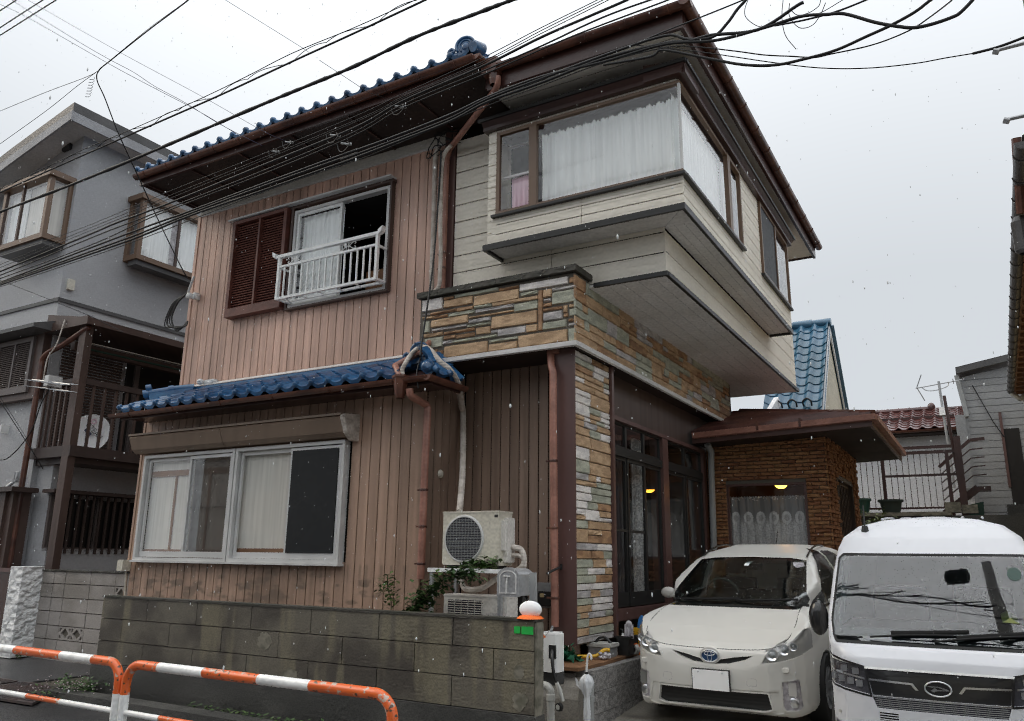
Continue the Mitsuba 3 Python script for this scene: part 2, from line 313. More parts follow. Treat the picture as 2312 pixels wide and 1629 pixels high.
WIRES=[('lashed_cable',0.013,[(-12.24,5.5,6.56),(-11.99,5.5,6.57),(-10.45,5.5,6.63),(-9.17,5.5,6.67),(-8.19,5.5,6.7),(-7.24,5.5,6.73),(-6.1,5.5,6.79),(-5.21,5.5,6.83),(-4.29,5.5,6.88),(-4.0,5.5,6.9)]),('messenger_wire',0.0059,[(-12.21,5.48,6.59),(-11.96,5.48,6.6),(-10.08,5.48,6.71),(-8.83,5.48,6.73),(-7.6,5.48,6.77),(-6.81,5.48,6.82),(-6.09,5.48,6.88),(-5.2,5.48,6.88),(-4.38,5.48,6.91),(-4.08,5.48,6.92)]),('thick_cable',0.0224,[(-12.13,5.5,6.23),(-11.89,5.5,6.24),(-9.84,5.5,6.26),(-7.98,5.5,6.32),(-6.53,5.5,6.38),(-5.82,5.5,6.4),(-5.18,5.5,6.42),(-4.36,5.5,6.49),(-3.63,5.5,6.49),(-3.23,5.5,6.49),(-2.96,5.5,6.5)]),('thin_wire',0.0047,[(-11.86,5.5,5.47),(-11.67,5.5,5.53),(-9.84,5.5,5.54),(-8.01,5.5,5.66),(-6.45,5.5,5.74),(-5.13,5.5,5.82),(-4.52,5.5,5.89),(-3.6,5.5,5.98),(-2.96,5.5,6.08),(-2.38,5.5,6.16),(-2.21,5.5,6.2)]),('thin_wire',0.0047,[(-11.83,5.5,5.37),(-11.63,5.5,5.38),(-9.5,5.5,5.51),(-7.99,5.5,5.6),(-5.13,5.5,5.77),(-4.51,5.5,5.86),(-3.59,5.5,5.94),(-2.96,5.5,6.05),(-2.32,5.5,6.14),(-2.15,5.5,6.17)]),('thin_wire',0.0047,[(-11.81,5.5,5.32),(-9.49,5.5,5.47),(-7.99,5.5,5.56),(-5.13,5.5,5.75),(-4.51,5.5,5.84),(-3.59,5.5,5.92),(-2.96,5.5,6.02),(-2.27,5.5,6.12)]),('service_cable',0.0142,[(-11.8,5.5,5.27),(-11.6,5.5,5.27),(-9.48,5.5,5.42),(-8.98,5.5,5.46),(-7.98,5.5,5.5),(-6.44,5.5,5.6),(-5.12,5.5,5.69),(-4.51,5.5,5.81),(-3.58,5.5,5.89),(-2.96,5.5,5.98),(-2.5,5.5,6.02),(-2.14,5.5,6.05),(-1.93,5.5,6.09)]),('service_cable',0.0094,[(-11.78,5.5,5.21),(-11.58,5.5,5.21),(-9.46,5.5,5.36),(-8.96,5.5,5.39),(-7.97,5.5,5.44),(-6.43,5.5,5.53),(-5.12,5.5,5.64),(-4.51,5.5,5.77),(-3.56,5.5,5.84),(-2.96,5.5,5.89),(-2.5,5.5,5.95),(-2.21,5.5,5.97),(-1.9,5.5,5.97)]),('service_cable',0.0083,[(-11.76,5.5,5.16),(-11.56,5.5,5.16),(-9.44,5.5,5.26),(-8.24,5.5,5.39),(-6.42,5.5,5.49),(-5.12,5.5,5.6),(-4.51,5.5,5.73),(-3.56,5.5,5.8),(-2.65,5.5,5.88),(-1.81,5.5,5.91),(-1.73,5.5,5.92)]),('trunk_cable',0.0142,[(-11.73,5.5,5.07),(-11.54,5.5,5.08),(-8.74,5.5,5.2),(-7.58,5.5,5.28),(-6.4,5.5,5.34),(-5.1,5.5,5.39),(-5.28,5.5,5.37),(-4.68,5.5,5.4),(-3.94,5.5,5.45),(-3.52,5.5,5.53),(-2.96,5.5,5.56),(-2.36,5.5,5.59),(-1.82,5.5,5.59),(-1.63,5.5,5.49),(-1.43,5.5,5.44),(-1.31,5.5,5.52),(-1.23,5.5,5.61),(-1.16,5.5,5.67),(-1.11,5.5,5.74)]),('trunk_cable',0.0153,[(-11.72,5.5,5.04),(-11.53,5.5,5.06),(-8.73,5.5,5.16),(-7.58,5.5,5.25),(-6.4,5.5,5.29),(-5.1,5.5,5.34),(-5.27,5.5,5.33),(-4.68,5.5,5.37),(-3.94,5.5,5.42),(-3.52,5.5,5.5),(-2.96,5.5,5.52),(-2.36,5.5,5.56),(-1.82,5.5,5.52),(-1.63,5.5,5.47),(-1.44,5.5,5.46),(-1.08,5.5,5.38),(-0.79,5.5,5.48),(-0.74,5.5,5.49)]),('trunk_cable',0.0142,[(-11.74,5.5,5.09),(-11.54,5.5,5.1),(-8.75,5.5,5.26),(-7.59,5.5,5.31),(-6.41,5.5,5.37),(-5.1,5.5,5.43),(-5.28,5.5,5.42),(-4.68,5.5,5.44),(-3.94,5.5,5.49),(-3.52,5.5,5.55),(-2.96,5.5,5.58),(-2.36,5.5,5.53),(-1.82,5.5,5.51),(-1.4,5.5,5.4),(-1.03,5.5,5.38),(-0.77,5.5,5.38),(-0.59,5.5,5.33),(-0.47,5.5,5.29),(-0.28,5.5,5.15),(-0.13,5.5,5.06),(-0.04,5.5,5.02),(0.07,5.5,5.01),(0.19,5.5,5.02),(0.24,5.5,5.04),(0.32,5.5,5.11),(0.35,5.5,5.16)]),('thin_wire',0.0059,[(-11.72,5.5,5.03),(-11.52,5.5,5.03),(-8.72,5.5,5.12),(-6.39,5.5,5.27),(-5.09,5.5,5.31),(-4.68,5.5,5.34),(-3.52,5.5,5.46),(-2.96,5.5,5.49),(-2.36,5.5,5.52),(-1.82,5.5,5.48),(-1.57,5.5,5.4),(-1.25,5.5,5.25),(-1.05,5.5,5.15),(-0.85,5.5,5.07),(-0.7,5.5,5.01),(-0.59,5.5,5.0),(-0.31,5.5,4.98),(-0.08,5.5,5.01),(0.06,5.5,5.07),(0.2,5.5,5.15),(0.26,5.5,5.2)]),('drooping_cable',0.013,[(-2.36,5.5,5.5),(-1.95,5.5,5.44),(-1.83,5.5,5.46),(-1.45,5.5,5.25),(-1.21,5.5,5.12),(-0.98,5.5,5.04),(-0.76,5.5,5.02),(-0.55,5.5,5.02),(-0.34,5.5,5.06),(-0.19,5.5,5.09),(-0.03,5.5,5.14),(0.08,5.5,5.2),(0.17,5.5,5.23)]),('drooping_wire',0.0047,[(-2.09,5.5,5.6),(-1.57,5.5,5.36),(-0.98,5.5,5.06),(-0.66,5.5,4.91),(-0.36,5.5,4.81),(-0.07,5.5,4.75),(0.12,5.5,4.73),(0.28,5.5,4.71)]),('drooping_cable',0.0106,[(0.27,5.5,4.71),(0.41,5.5,4.71),(0.56,5.5,4.73),(0.65,5.5,4.75)]),('thin_wire',0.0071,[(-3.6,5.5,5.48),(-2.96,5.5,5.55),(-2.23,5.5,5.59),(-1.82,5.5,5.63),(-1.53,5.5,5.65),(-1.18,5.5,5.68),(-1.04,5.5,5.71)]),('loop_wire',0.0035,[(-1.13,5.5,5.69),(-1.17,5.5,5.59),(-1.16,5.5,5.51),(-1.08,5.5,5.41),(-0.99,5.5,5.38),(-0.89,5.5,5.37),(-0.76,5.5,5.37),(-0.63,5.5,5.36),(-0.47,5.5,5.41),(-0.41,5.5,5.42)]),('loop_wire',0.0035,[(-0.84,5.5,5.52),(-0.85,5.5,5.43),(-0.82,5.5,5.34),(-0.77,5.5,5.28),(-0.69,5.5,5.28),(-0.63,5.5,5.35),(-0.59,5.5,5.43)]),('loop_wire',0.0035,[(-0.88,5.5,5.59),(-0.9,5.5,5.45),(-0.9,5.5,5.34),(-0.88,5.5,5.24),(-0.82,5.5,5.12)]),('loop_wire',0.0035,[(-0.84,5.5,5.47),(-0.79,5.5,5.4),(-0.71,5.5,5.39),(-0.64,5.5,5.42),(-0.62,5.5,5.47)]),('thin_wire',0.0083,[(-0.96,5.5,5.37),(-0.74,5.5,5.34),(-0.52,5.5,5.33),(-0.32,5.5,5.35),(-0.21,5.5,5.37)]),('street_wire',0.0106,[(-13.32,5.5,10.05),(-13.04,5.5,10.06),(-12.55,5.5,10.08),(-12.29,5.5,10.09)]),('street_wire',0.0106,[(-13.21,5.5,9.68),(-12.93,5.5,9.7),(-11.73,5.5,9.76),(-11.44,5.5,9.76)]),('street_wire',0.0106,[(-13.16,5.5,9.53),(-12.89,5.5,9.54),(-11.34,5.5,9.61),(-11.05,5.5,9.62)]),('drop_cable',0.01,[(-7.89,5.5,8.46),(-8.11,5.5,8.36),(-8.89,5.5,8.19),(-9.64,5.5,8.0),(-9.9,5.5,7.92),(-9.91,5.5,7.77),(-9.83,5.6,7.52),(-9.76,5.8,7.1),(-9.94,6.2,6.82),(-10.06,6.7,6.33),(-10.51,7.1,6.42),(-10.18,7.4,5.63),(-10.33,7.65,5.6)]),('drop_wire',0.0047,[(-9.91,5.5,7.92),(-10.19,5.5,7.91),(-11.18,5.5,7.98),(-12.43,5.5,8.04),(-12.7,5.5,8.06)]),('drop_wire',0.0047,[(-9.97,5.5,7.91),(-10.38,5.5,7.83),(-11.09,5.5,7.65),(-12.25,5.5,7.43),(-12.49,5.5,7.38)]),('drop_wire',0.003,[(-7.61,5.3,8.23),(-7.95,5.37,8.2),(-8.81,5.43,8.12),(-9.91,5.5,7.93)]),('blue_wire',0.0045,[(-13.15,5.5,10.43),(-13.0,5.61,10.33),(-12.52,5.72,9.98),(-11.8,5.83,9.47),(-11.22,5.94,9.06),(-10.69,6.05,8.7),(-10.15,6.15,8.35),(-9.78,6.26,8.07),(-9.17,6.37,7.67),(-8.6,6.48,7.26),(-8.1,6.59,6.94),(-7.88,6.7,6.81)]),('blue_wire',0.0045,[(-13.43,5.5,10.42),(-13.49,5.67,10.47),(-12.8,5.84,10.05),(-10.62,6.01,8.58),(-9.65,6.19,7.95),(-8.97,6.36,7.52),(-8.59,6.53,7.26),(-8.33,6.7,7.07)]),('blue_wire',0.0035,[(-12.37,5.5,10.06),(-12.46,5.74,10.12),(-10.36,5.98,8.68),(-8.6,6.22,7.51),(-7.62,6.46,6.84),(-7.44,6.7,6.76)]),('thin_wire',0.0035,[(-7.16,5.2,7.87),(-7.65,5.7,8.32),(-6.79,6.2,7.66),(-7.12,6.7,7.97)]),('thin_wire',0.0035,[(-6.21,6.0,7.14),(-5.85,6.23,6.85),(-5.84,6.47,6.86),(-5.76,6.7,6.88)]),('neighbour_wire',0.006,[(-13.86,6.5,5.87),(-13.91,6.78,5.87),(-12.73,7.05,5.4),(-12.27,7.32,5.19),(-11.81,7.6,4.94)]),('neighbour_wire',0.008,[(-13.36,6.5,3.96),(-13.76,6.87,3.84),(-13.22,7.23,3.01),(-13.52,7.6,2.79)]),('neighbour_wire',0.004,[(-13.38,6.5,4.01),(-13.77,6.87,3.9),(-13.61,7.23,3.36),(-13.9,7.6,3.11)])]
HOSES=[('upper_downpipe',0.038,[(-4.26,6.87,6.79),(-4.26,6.87,6.7),(-4.35,6.95,6.68),(-5.49,7.7,6.61),(-5.55,7.72,6.49),(-5.55,7.72,5.29),(-5.55,7.72,4.7)]),('wrapped_hose',0.032,[(-5.68,7.72,6.68),(-5.73,7.72,6.58),(-5.73,7.72,6.16),(-5.72,7.72,5.54),(-5.72,7.72,5.01),(-5.71,7.72,4.67)]),('wrapped_hose',0.026,[(-5.36,7.55,6.55),(-5.44,7.55,6.49),(-5.49,7.55,6.37),(-5.5,7.55,6.03),(-5.49,7.55,5.47),(-5.47,7.55,5.12),(-5.47,7.55,4.85),(-5.48,7.55,4.67),(-5.58,7.55,4.59),(-5.69,7.55,4.53),(-5.68,7.55,4.27),(-5.71,7.55,3.98)]),('lower_hose_left',0.026,[(-5.54,7.3,3.86),(-5.42,7.0,3.69),(-5.39,6.85,3.54),(-5.41,6.82,3.45),(-5.39,6.82,3.38)]),('lower_hose_right',0.038,[(-5.48,7.25,3.85),(-5.31,7.2,3.75),(-5.15,7.15,3.6),(-5.03,7.2,3.49),(-5.06,7.4,3.39),(-5.22,7.7,3.31),(-5.32,7.9,3.19),(-5.34,7.95,3.13),(-5.09,7.6,2.43),(-4.88,7.25,1.92)]),('black_cable',0.011,[(-5.48,7.5,6.48),(-5.5,7.5,5.8),(-5.39,7.3,4.92),(-5.29,7.1,4.39),(-5.27,7.0,3.95),(-5.22,6.9,3.72),(-5.15,6.8,3.58)]),('black_cable',0.008,[(-5.52,7.3,3.85),(-5.3,7.0,3.62),(-5.22,6.85,3.46),(-5.19,6.8,3.36),(-5.16,6.8,3.22)]),('downpipe_left',0.042,[(-5.28,6.8,3.22),(-5.27,6.8,3.16),(-5.27,6.85,3.14),(-5.34,7.2,3.12),(-5.32,7.2,3.08),(-5.33,7.2,2.4),(-5.33,7.2,1.21)]),('downpipe_right',0.04,[(-3.94,7.55,3.74),(-3.9,7.5,3.49),(-3.85,7.45,3.39),(-3.85,7.45,2.85),(-3.83,7.45,0.78)]),('porch_downpipe',0.05,[(-3.58,12.1,3.18),(-3.58,12.3,3.09),(-3.62,12.4,2.93),(-3.64,12.4,1.59)])]

# ------------------------------------------------------------------ ground
def ground_z(x, y):
    return -0.10 if y < 7.2 else min(-0.10 + 0.088 * (y - 7.2), 0.42)
mb = MB(); ys = [-60, -10, 0, 3, 5, 6.2]
mb.add([(-140, -60, -.104), (140, -60, -.104), (140, 160, -.104), (-140, 160, -.104)], [[0, 1, 2], [0, 2, 3]])
put('ground', mb, 'soil'); structure('ground')
mb = MB(); mb.box(-60, 60, -8, 5.45, -.30, -.10); put('road', mb, 'road'); structure('road')
yy = [5.45, 6.0, 7.2, 8, 9, 10, 11, 13.1, 14, 24]
mb = MB(); mb.grid([[(x, y, ground_z(x, y) + .004) for x in (-3.35, -1, 1, 4)] for y in yy]); mb.box(-3.35, 4, 5.45, 5.46, -.3, -.097)
put('driveway', mb, 'driveway_mat', smooth=True); structure('driveway')
mb = MB(); mb.box(-3.45, 4, 5.40, 5.46, -.3, -.07, .01); put('driveway__kerb', mb, 'concrete')
mb = MB(); mb.box(-30, -10.2, 5.45, 7.3, -.3, -.085); put('pavement', mb, 'road'); structure('pavement')

# ------------------------------------------------------------------ wall helpers
def ub(mb, ax, face, u0, u1, d0, d1, z0, z1, c=0):
    """a box on a wall: u along it, d outward from its face. 'x' walls look to -Y, 'y' walls look to +X"""
    if ax == 'x': mb.box(u0, u1, face - d1, face - d0, z0, z1, c)
    else: mb.box(face + d0, face + d1, u0, u1, z0, z1, c)
    return mb
def core(key, ax, face, u0, u1, z0, z1, holes, mat, th=.12):
    p = sg.box(u0, z0, u1, z1)
    for a, b, c, d in holes: p = p.difference(sg.box(a, c, b, d))
    mb = MB()
    if ax == 'x': mb.prism(p, 'y', face, face + th)
    else: mb.prism(p, 'x', face - th, face)
    put(key, mb, mat)
def boards(key, ax, face, u0, u1, z0, z1, pitch, holes, mat, gap=.014, th=.016, horizontal=False, length=1.82):
    spans = []
    if not horizontal:
        n = max(1, round((u1 - u0) / pitch)); w = (u1 - u0) / n
        for i in range(n):
            a, b = u0 + i * w, u0 + (i + 1) * w; segs = [(z0, z1)]
            for h0, h1, g0, g1 in holes:
                if a < h1 - .01 and b > h0 + .01:
                    segs = [q for s0, s1 in segs for q in ((s0, min(s1, g0)), (max(s0, g1), s1)) if q[1] - q[0] > .02]
            spans += [(a + gap / 2, b - gap / 2, s0, s1) for s0, s1 in segs]
    else:
        n = max(1, round((z1 - z0) / pitch)); h = (z1 - z0) / n
        for i in range(n):
            a, b = z0 + i * h, z0 + (i + 1) * h
            m = max(1, round((u1 - u0) / length)); l = (u1 - u0) / m
            segs = [(u0 + k * l, u0 + (k + 1) * l) for k in range(m)]
            for h0, h1, g0, g1 in holes:
                if a < g1 - .01 and b > g0 + .01:
                    segs = [q for s0, s1 in segs for q in ((s0, min(s1, h0)), (max(s0, h1), s1)) if q[1] - q[0] > .02]
            gz = gap if i % 2 == 0 else gap * .6
            spans += [(s0 + gap / 4, s1 - gap / 4, a + gz / 2, b - gz / 2) for s0, s1 in segs]
    for a, b, c, d in spans: put(key, ub(MB(), ax, face, a, b, 0, th + RND.uniform(-.001, .001), c, d, .004), mat)
def frame(key, ax, face, u0, u1, z0, z1, d0, d1, w, mat, wb=None, wt=None):
    mb = MB(); wb = wb or w; wt = wt or w
    ub(mb, ax, face, u0, u0 + w, d0, d1, z0, z1, .004); ub(mb, ax, face, u1 - w, u1, d0, d1, z0, z1, .004)
    ub(mb, ax, face, u0 + w, u1 - w, d0, d1, z0, z0 + wb, .004); ub(mb, ax, face, u0 + w, u1 - w, d0, d1, z1 - wt, z1, .004)
    return put(key, mb, mat)
def pane(key, ax, face, u0, u1, z0, z1, d, mat='glass'):
    mb = MB()
    if ax == 'x': mb.add([(u0, face - d, z0), (u1, face - d, z0), (u1, face - d, z1), (u0, face - d, z1)], [[0, 1, 2], [0, 2, 3]])
    else: mb.add([(face + d, u0, z0), (face + d, u1, z0), (face + d, u1, z1), (face + d, u0, z1)], [[0, 1, 2], [0, 2, 3]])
    return put(key, mb, mat)
def drape(ax, face, u0, u1, z0, z1, d, amp=.02, waves=10, seed=0, ruffle=0.0, n=None):
    r = random.Random(seed); n = n or int(waves * 10) + 1; m = 10; P_ = []
    ph = [r.uniform(0, 6) for _ in range(4)]
    for j in range(m + 1):
        row = []; v = j / m
        for i in range(n):
            t = i / (n - 1); u = u0 + (u1 - u0) * t
            q = amp * (math.sin(t * waves * 6.283 + ph[0] + .5 * math.sin(t * 7 + ph[1])) + .4 * math.sin(t * waves * 2.3 * 6.283 + ph[2] + v * .6)) * (.6 + .4 * math.sin(v * 3 + ph[3]))
            z = z0 + (z1 - z0) * v + (ruffle * math.sin(t * waves * 3 * 6.283) if j in (0, m) else 0)
            row.append((u, face - d - q, z) if ax == 'x' else (face + d + q, u, z))
        P_.append(row)
    return MB().grid(P_)
def room(key, x0, x1, y0, y1, z0, z1, mat='dark_room', open_side='y0'):
    mb = MB(); t = .02
    if open_side != 'y0': mb.box(x0, x1, y0 - t, y0, z0, z1)
    if open_side != 'x1': mb.box(x1, x1 + t, y0, y1, z0, z1)
    mb.box(x0, x1, y1, y1 + t, z0, z1); mb.box(x0 - t, x0, y0, y1, z0, z1); mb.box(x0, x1, y0, y1, z0 - t, z0); mb.box(x0, x1, y0, y1, z1, z1 + t)
    put(key, mb, mat)

# ------------------------------------------------------------------ the house
H = thing('house', 'two-storey house with brown board siding, blue tiles and a stone-faced band', 'house')
hp = H + '__'
# lower front block, facing the street
LW = (-10.28, -6.56, 1.37, 2.80)
core(hp + 'lower_wall', 'x', 7.316, -10.5, -5.42, -.1, 3.35, [LW], 'gap_dark')
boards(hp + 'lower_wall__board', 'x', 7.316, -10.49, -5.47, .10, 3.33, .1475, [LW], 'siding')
put(hp + 'lower_wall__corner_trim', MB().box(-10.53, -10.49, 7.29, 7.45, .10, 3.3, .004), 'siding'); put(hp + 'lower_wall__corner_trim', MB().box(-5.47, -5.42, 7.285, 7.33, .10, 3.3, .004), 'siding')
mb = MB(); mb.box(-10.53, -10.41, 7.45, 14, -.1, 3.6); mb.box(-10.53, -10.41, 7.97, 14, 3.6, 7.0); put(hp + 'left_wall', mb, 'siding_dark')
# recessed wall behind the air conditioners, and the short return that joins it
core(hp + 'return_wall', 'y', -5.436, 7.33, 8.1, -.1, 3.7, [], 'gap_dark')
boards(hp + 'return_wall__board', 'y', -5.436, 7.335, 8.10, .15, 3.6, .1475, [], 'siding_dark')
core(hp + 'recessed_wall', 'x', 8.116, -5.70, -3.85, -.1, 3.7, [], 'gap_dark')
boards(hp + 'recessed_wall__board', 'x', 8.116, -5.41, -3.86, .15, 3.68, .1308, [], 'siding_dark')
mb = MB(); mb.lathe([(0, .03), (.03, .028), (.045, .015), (.05, 0)], (-5.415, 7.62, 2.38), (1, 0, 0), 18); put(hp + 'vent_cap', mb, 'plastic_beige', True)
# upper front wall
UW = (-8.28, -6.50, 4.86, 6.36)
core(hp + 'upper_wall', 'x', 7.836, -10.5, -5.45, 3.3, 7.0, [UW], 'gap_dark')
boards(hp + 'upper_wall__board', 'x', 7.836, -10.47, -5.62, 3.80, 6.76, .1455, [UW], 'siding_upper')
mb = MB(); mb.box(-10.53, -10.47, 7.805, 7.95, 3.7, 6.78, .004); put(hp + 'upper_wall__corner_trim', mb, 'siding_upper')
mb = MB(); mb.box(-5.62, -5.455, 7.78, 7.836, 4.4, 7.0, .005); put(hp + 'upper_wall__edge_trim', mb, 'trim_brown')
mb = MB(); mb.box(-10.5, -5.46, 7.815, 7.836, 6.785, 6.97); put(hp + 'upper_wall__frieze', mb, 'beige_flat')
mb = MB(); mb.box(-10.5, -5.62, 7.80, 7.836, 6.755, 6.785, .004); put(hp + 'upper_wall__top_strip', mb, 'soffit_grey')
# lower window: two pairs of sliding sashes
w = hp + 'lower_window'
frame(w + '__frame', 'x', 7.316, -10.32, -8.445, 1.35, 2.80, -.02, .10, .042, 'alu', .04); frame(w + '__frame', 'x', 7.316, -8.425, -6.54, 1.35, 2.80, -.02, .10, .042, 'alu', .045)
mb = MB(); mb.box(-10.34, -6.52, 7.19, 7.32, 1.325, 1.352, .004); put(w + '__sill', mb, 'alu')
for a, b, d in ((-10.26, -9.30, .02), (-9.34, -8.50, .055), (-8.37, -7.40, .02), (-7.44, -6.60, .055)):
    frame(w + '__sash', 'x', 7.316, a, b, 1.397, 2.745, d, d + .028, .038, 'alu', .075, .04); pane(w + '__pane', 'x', 7.316, a + .036, b - .036, 1.47, 2.707, d + .014)
mb = MB(); mb.box(-9.32, -8.52, 7.278, 7.288, 2.045, 2.06); put(w + '__screen_bar', mb, 'black_trim')
room(w + '__room', -10.28, -6.56, 7.44, 8.3, 1.37, 2.80)
for a, b, m in ((-10.26, -9.28, 'paper_screen'), (-9.30, -8.46, 'paper_screen'), (-8.40, -7.42, 'paper_screen')):
    y0 = 7.325
    mb = MB(); mb.box(a, b, y0 + .012, y0 + .02, 1.38, 2.79); put(w + '__paper_screen', mb, m)
mb = MB()
for x in (-9.72, -9.02, -8.62, -9.30): mb.box(x, x + .03, 7.318, 7.336, 1.38, 2.52)
mb.box(-10.26, -8.46, 7.317, 7.336, 2.50, 2.58); mb.box(-10.26, -8.46, 7.317, 7.336, 1.38, 1.50); mb.box(-8.40, -7.42, 7.317, 7.336, 1.38, 1.52)
put(w + '__screen_lattice', mb, 'wood_room')
mb = MB(); mb.box(-9.33, -8.5, 7.293, 7.295, 1.47, 2.70)
P('mesh_screen', (.07, .068, .064), .8, .2); scene['m_mesh_screen'] = {'type': 'blendbsdf', 'weight': .40, 'a': {'type': 'null'}, 'b': scene['m_mesh_screen']}
put(w + '__insect_screen', mb, 'mesh_screen'); put(w + '__insect_screen', MB().box(-7.40, -6.64, 7.222, 7.226, 1.47, 2.71), 'screen_black')
P('screen_black', (.010, .012, .014), .5, .3)
# roller shutter box over it
prof = [(7.316, 3.10), (7.06, 3.07), (7.035, 3.04), (7.10, 2.875), (7.16, 2.825), (7.316, 2.825)]
for a, b in ((-10.46, -8.575), (-8.565, -6.47)):
    mb = MB().prism(prof, 'x', a, b); put(hp + 'shutter_box', mb, 'plastic_beige' if 0 else 'shutter_box_paint')
    mb = MB().prism([(7.316, 3.125), (7.03, 3.095), (7.03, 3.068), (7.316, 3.098)], 'x', a - .02, b + .002); put(hp + 'shutter_box__hood', mb, 'shutter_box_paint')
mb = MB().prism([(7.316, 3.11), (7.05, 3.08), (7.02, 3.05), (7.10, 2.86), (7.20, 2.78), (7.316, 2.78)], 'x', -6.47, -6.40); put(hp + 'shutter_box__end_bracket', mb, 'hose_wrap')
P('shutter_box_paint', streaky((.215, .155, .115), .2), .4, .4)
# upper window with its louvred shutter case and white rail
w = hp + 'upper_window'
frame(w + '__frame', 'x', 7.836, -8.28, -6.50, 4.86, 6.36, -.02, .08, .045, 'alu')
mb = MB(); mb.box(-8.33, -6.458, 7.74, 7.83, 4.835, 4.86, .004); mb.box(-9.60, -6.44, 7.74, 7.83, 6.40, 6.44, .004); mb.box(-6.488, -6.458, 7.74, 7.83, 4.86, 6.40, .004); mb.box(-8.33, -8.29, 7.74, 7.83, 4.86, 6.40, .004); put(w + '__casing', mb, 'wood_brown')
mb = MB(); mb.box(-9.62, -8.34, 7.66, 7.80, 6.44, 6.465, .004); mb.box(-8.34, -6.43, 7.66, 7.80, 6.44, 6.465, .004); put(w + '__drip_strip', mb, 'alu')
frame(w + '__sash', 'x', 7.836, -8.23, -7.37, 4.91, 6.31, .03, .06, .04, 'rail_white'); pane(w + '__pane', 'x', 7.836, -8.19, -7.41, 4.95, 6.27, .045)
mb = MB(); mb.box(-7.42, -7.38, 7.79, 7.83, 4.91, 6.31); put(w + '__sash', mb, 'rail_white')
room(w + '__room', -8.28, -6.50, 7.96, 9.6, 4.86, 6.36)
mb = MB(); mb.box(-7.32, -6.80, 8.3, 8.7, 4.87, 5.42, .01); put(thing('wooden_cabinet', 'brown wooden cabinet inside the open upstairs window behind the white rail', 'cabinet') + '__body', mb, 'wood_room')
mb = MB()
for k in range(3): mb.box(-7.30 + .0, -6.82, 8.285, 8.3, 4.92 + k * .17, 5.06 + k * .17, .006)
put('wooden_cabinet__drawer_front', mb, 'wood_room')
sc = hp + 'shutter_case'
frame(sc + '__frame', 'x', 7.836, -9.52, -8.37, 4.88, 6.42, 0, .15, .06, 'louver_red', .13, .05)
mb = MB(); mb.box(-9.46, -8.43, 7.80, 7.83, 4.95, 6.38); put(sc + '__back_panel', mb, 'louver_red')
mb = MB(); mb.box(-8.955, -8.92, 7.69, 7.80, 5.0, 6.37); put(sc + '__mullion', mb, 'louver_red')
for a, b in ((-9.46, -8.955), (-8.92, -8.43)):
    n = 34
    for k in range(n):
        z = 5.02 + k * (1.34 / n); mb = MB().bar((a, 7.745, z + .015), (b, 7.745, z + .015), .046, .012, (0, -.7, .7)); put(sc + '__slat', mb, 'louver_red')
rl = hp + 'window_rail'
mb = MB(); mb.box(-8.36, -6.46, 7.53, 7.585, 5.555, 5.60, .008); put(rl + '__top_rail', mb, 'rail_white')
mb = MB(); mb.box(-8.30, -6.49, 7.54, 7.575, 5.405, 5.435, .006); put(rl + '__middle_rail', mb, 'rail_white')
mb = MB(); mb.box(-8.30, -6.49, 7.54, 7.575, 4.93, 4.965, .006); mb.box(-8.30, -6.49, 7.70, 7.73, 4.93, 4.96); 
for k in range(6): mb.box(-8.2 + k * .33, -8.18 + k * .33, 7.57, 7.71, 4.935, 4.95)
put(rl + '__bottom_rail', mb, 'rail_white')
for x in (-8.29, -6.50):
    mb = MB(); mb.box(x - .02, x + .02, 7.535, 7.58, 4.93, 5.56, .005); mb.box(x - .015, x + .015, 7.58, 7.80, 5.40, 5.43); mb.box(x - .015, x + .015, 7.58, 7.80, 4.935, 4.965); put(rl + '__post', mb, 'rail_white')
for k in range(15):
    x = -8.29 + (k + 1) * 1.79 / 16; mb = MB(); mb.box(x - .010, x + .010, 7.548, 7.568, 4.96, 5.41); put(rl + '__baluster', mb, 'rail_white')
for x0 in (-7.98, -7.02):   # wrought scrolls between the two upper rails
    mb = MB()
    for s in (-1, 1):
        mb.tube(spline([(x0 + s * .03, 7.557, 5.495), (x0 + s * .08, 7.557, 5.53), (x0 + s * .12, 7.557, 5.545), (x0 + s * .145, 7.557, 5.525), (x0 + s * .125, 7.557, 5.51)], 4), .006, 5)
        mb.tube(spline([(x0 + s * .03, 7.557, 5.495), (x0 + s * .08, 7.557, 5.46), (x0 + s * .12, 7.557, 5.445), (x0 + s * .145, 7.557, 5.465), (x0 + s * .125, 7.557, 5.48)], 4), .006, 5)
        mb.tube([(x0 + s * .02, 7.557, 5.435), (x0 + s * .02, 7.557, 5.555)], .006, 5)
    mb.tube([(x0 - .035, 7.557, 5.495), (x0 + .035, 7.557, 5.495)], .006, 5); stuff(put(rl + '__scroll', mb, 'rail_white', True))
for x, s in ((-8.36, -1), (-6.46, 1)):
    mb = MB().prism([(x, 5.56), (x + s * .04, 5.585), (x + s * .06, 5.66), (x + s * .03, 5.65), (x - s * .02, 5.615)], 'y', 7.52, 7.595); put(rl + '__end_cap', mb, 'rail_white')
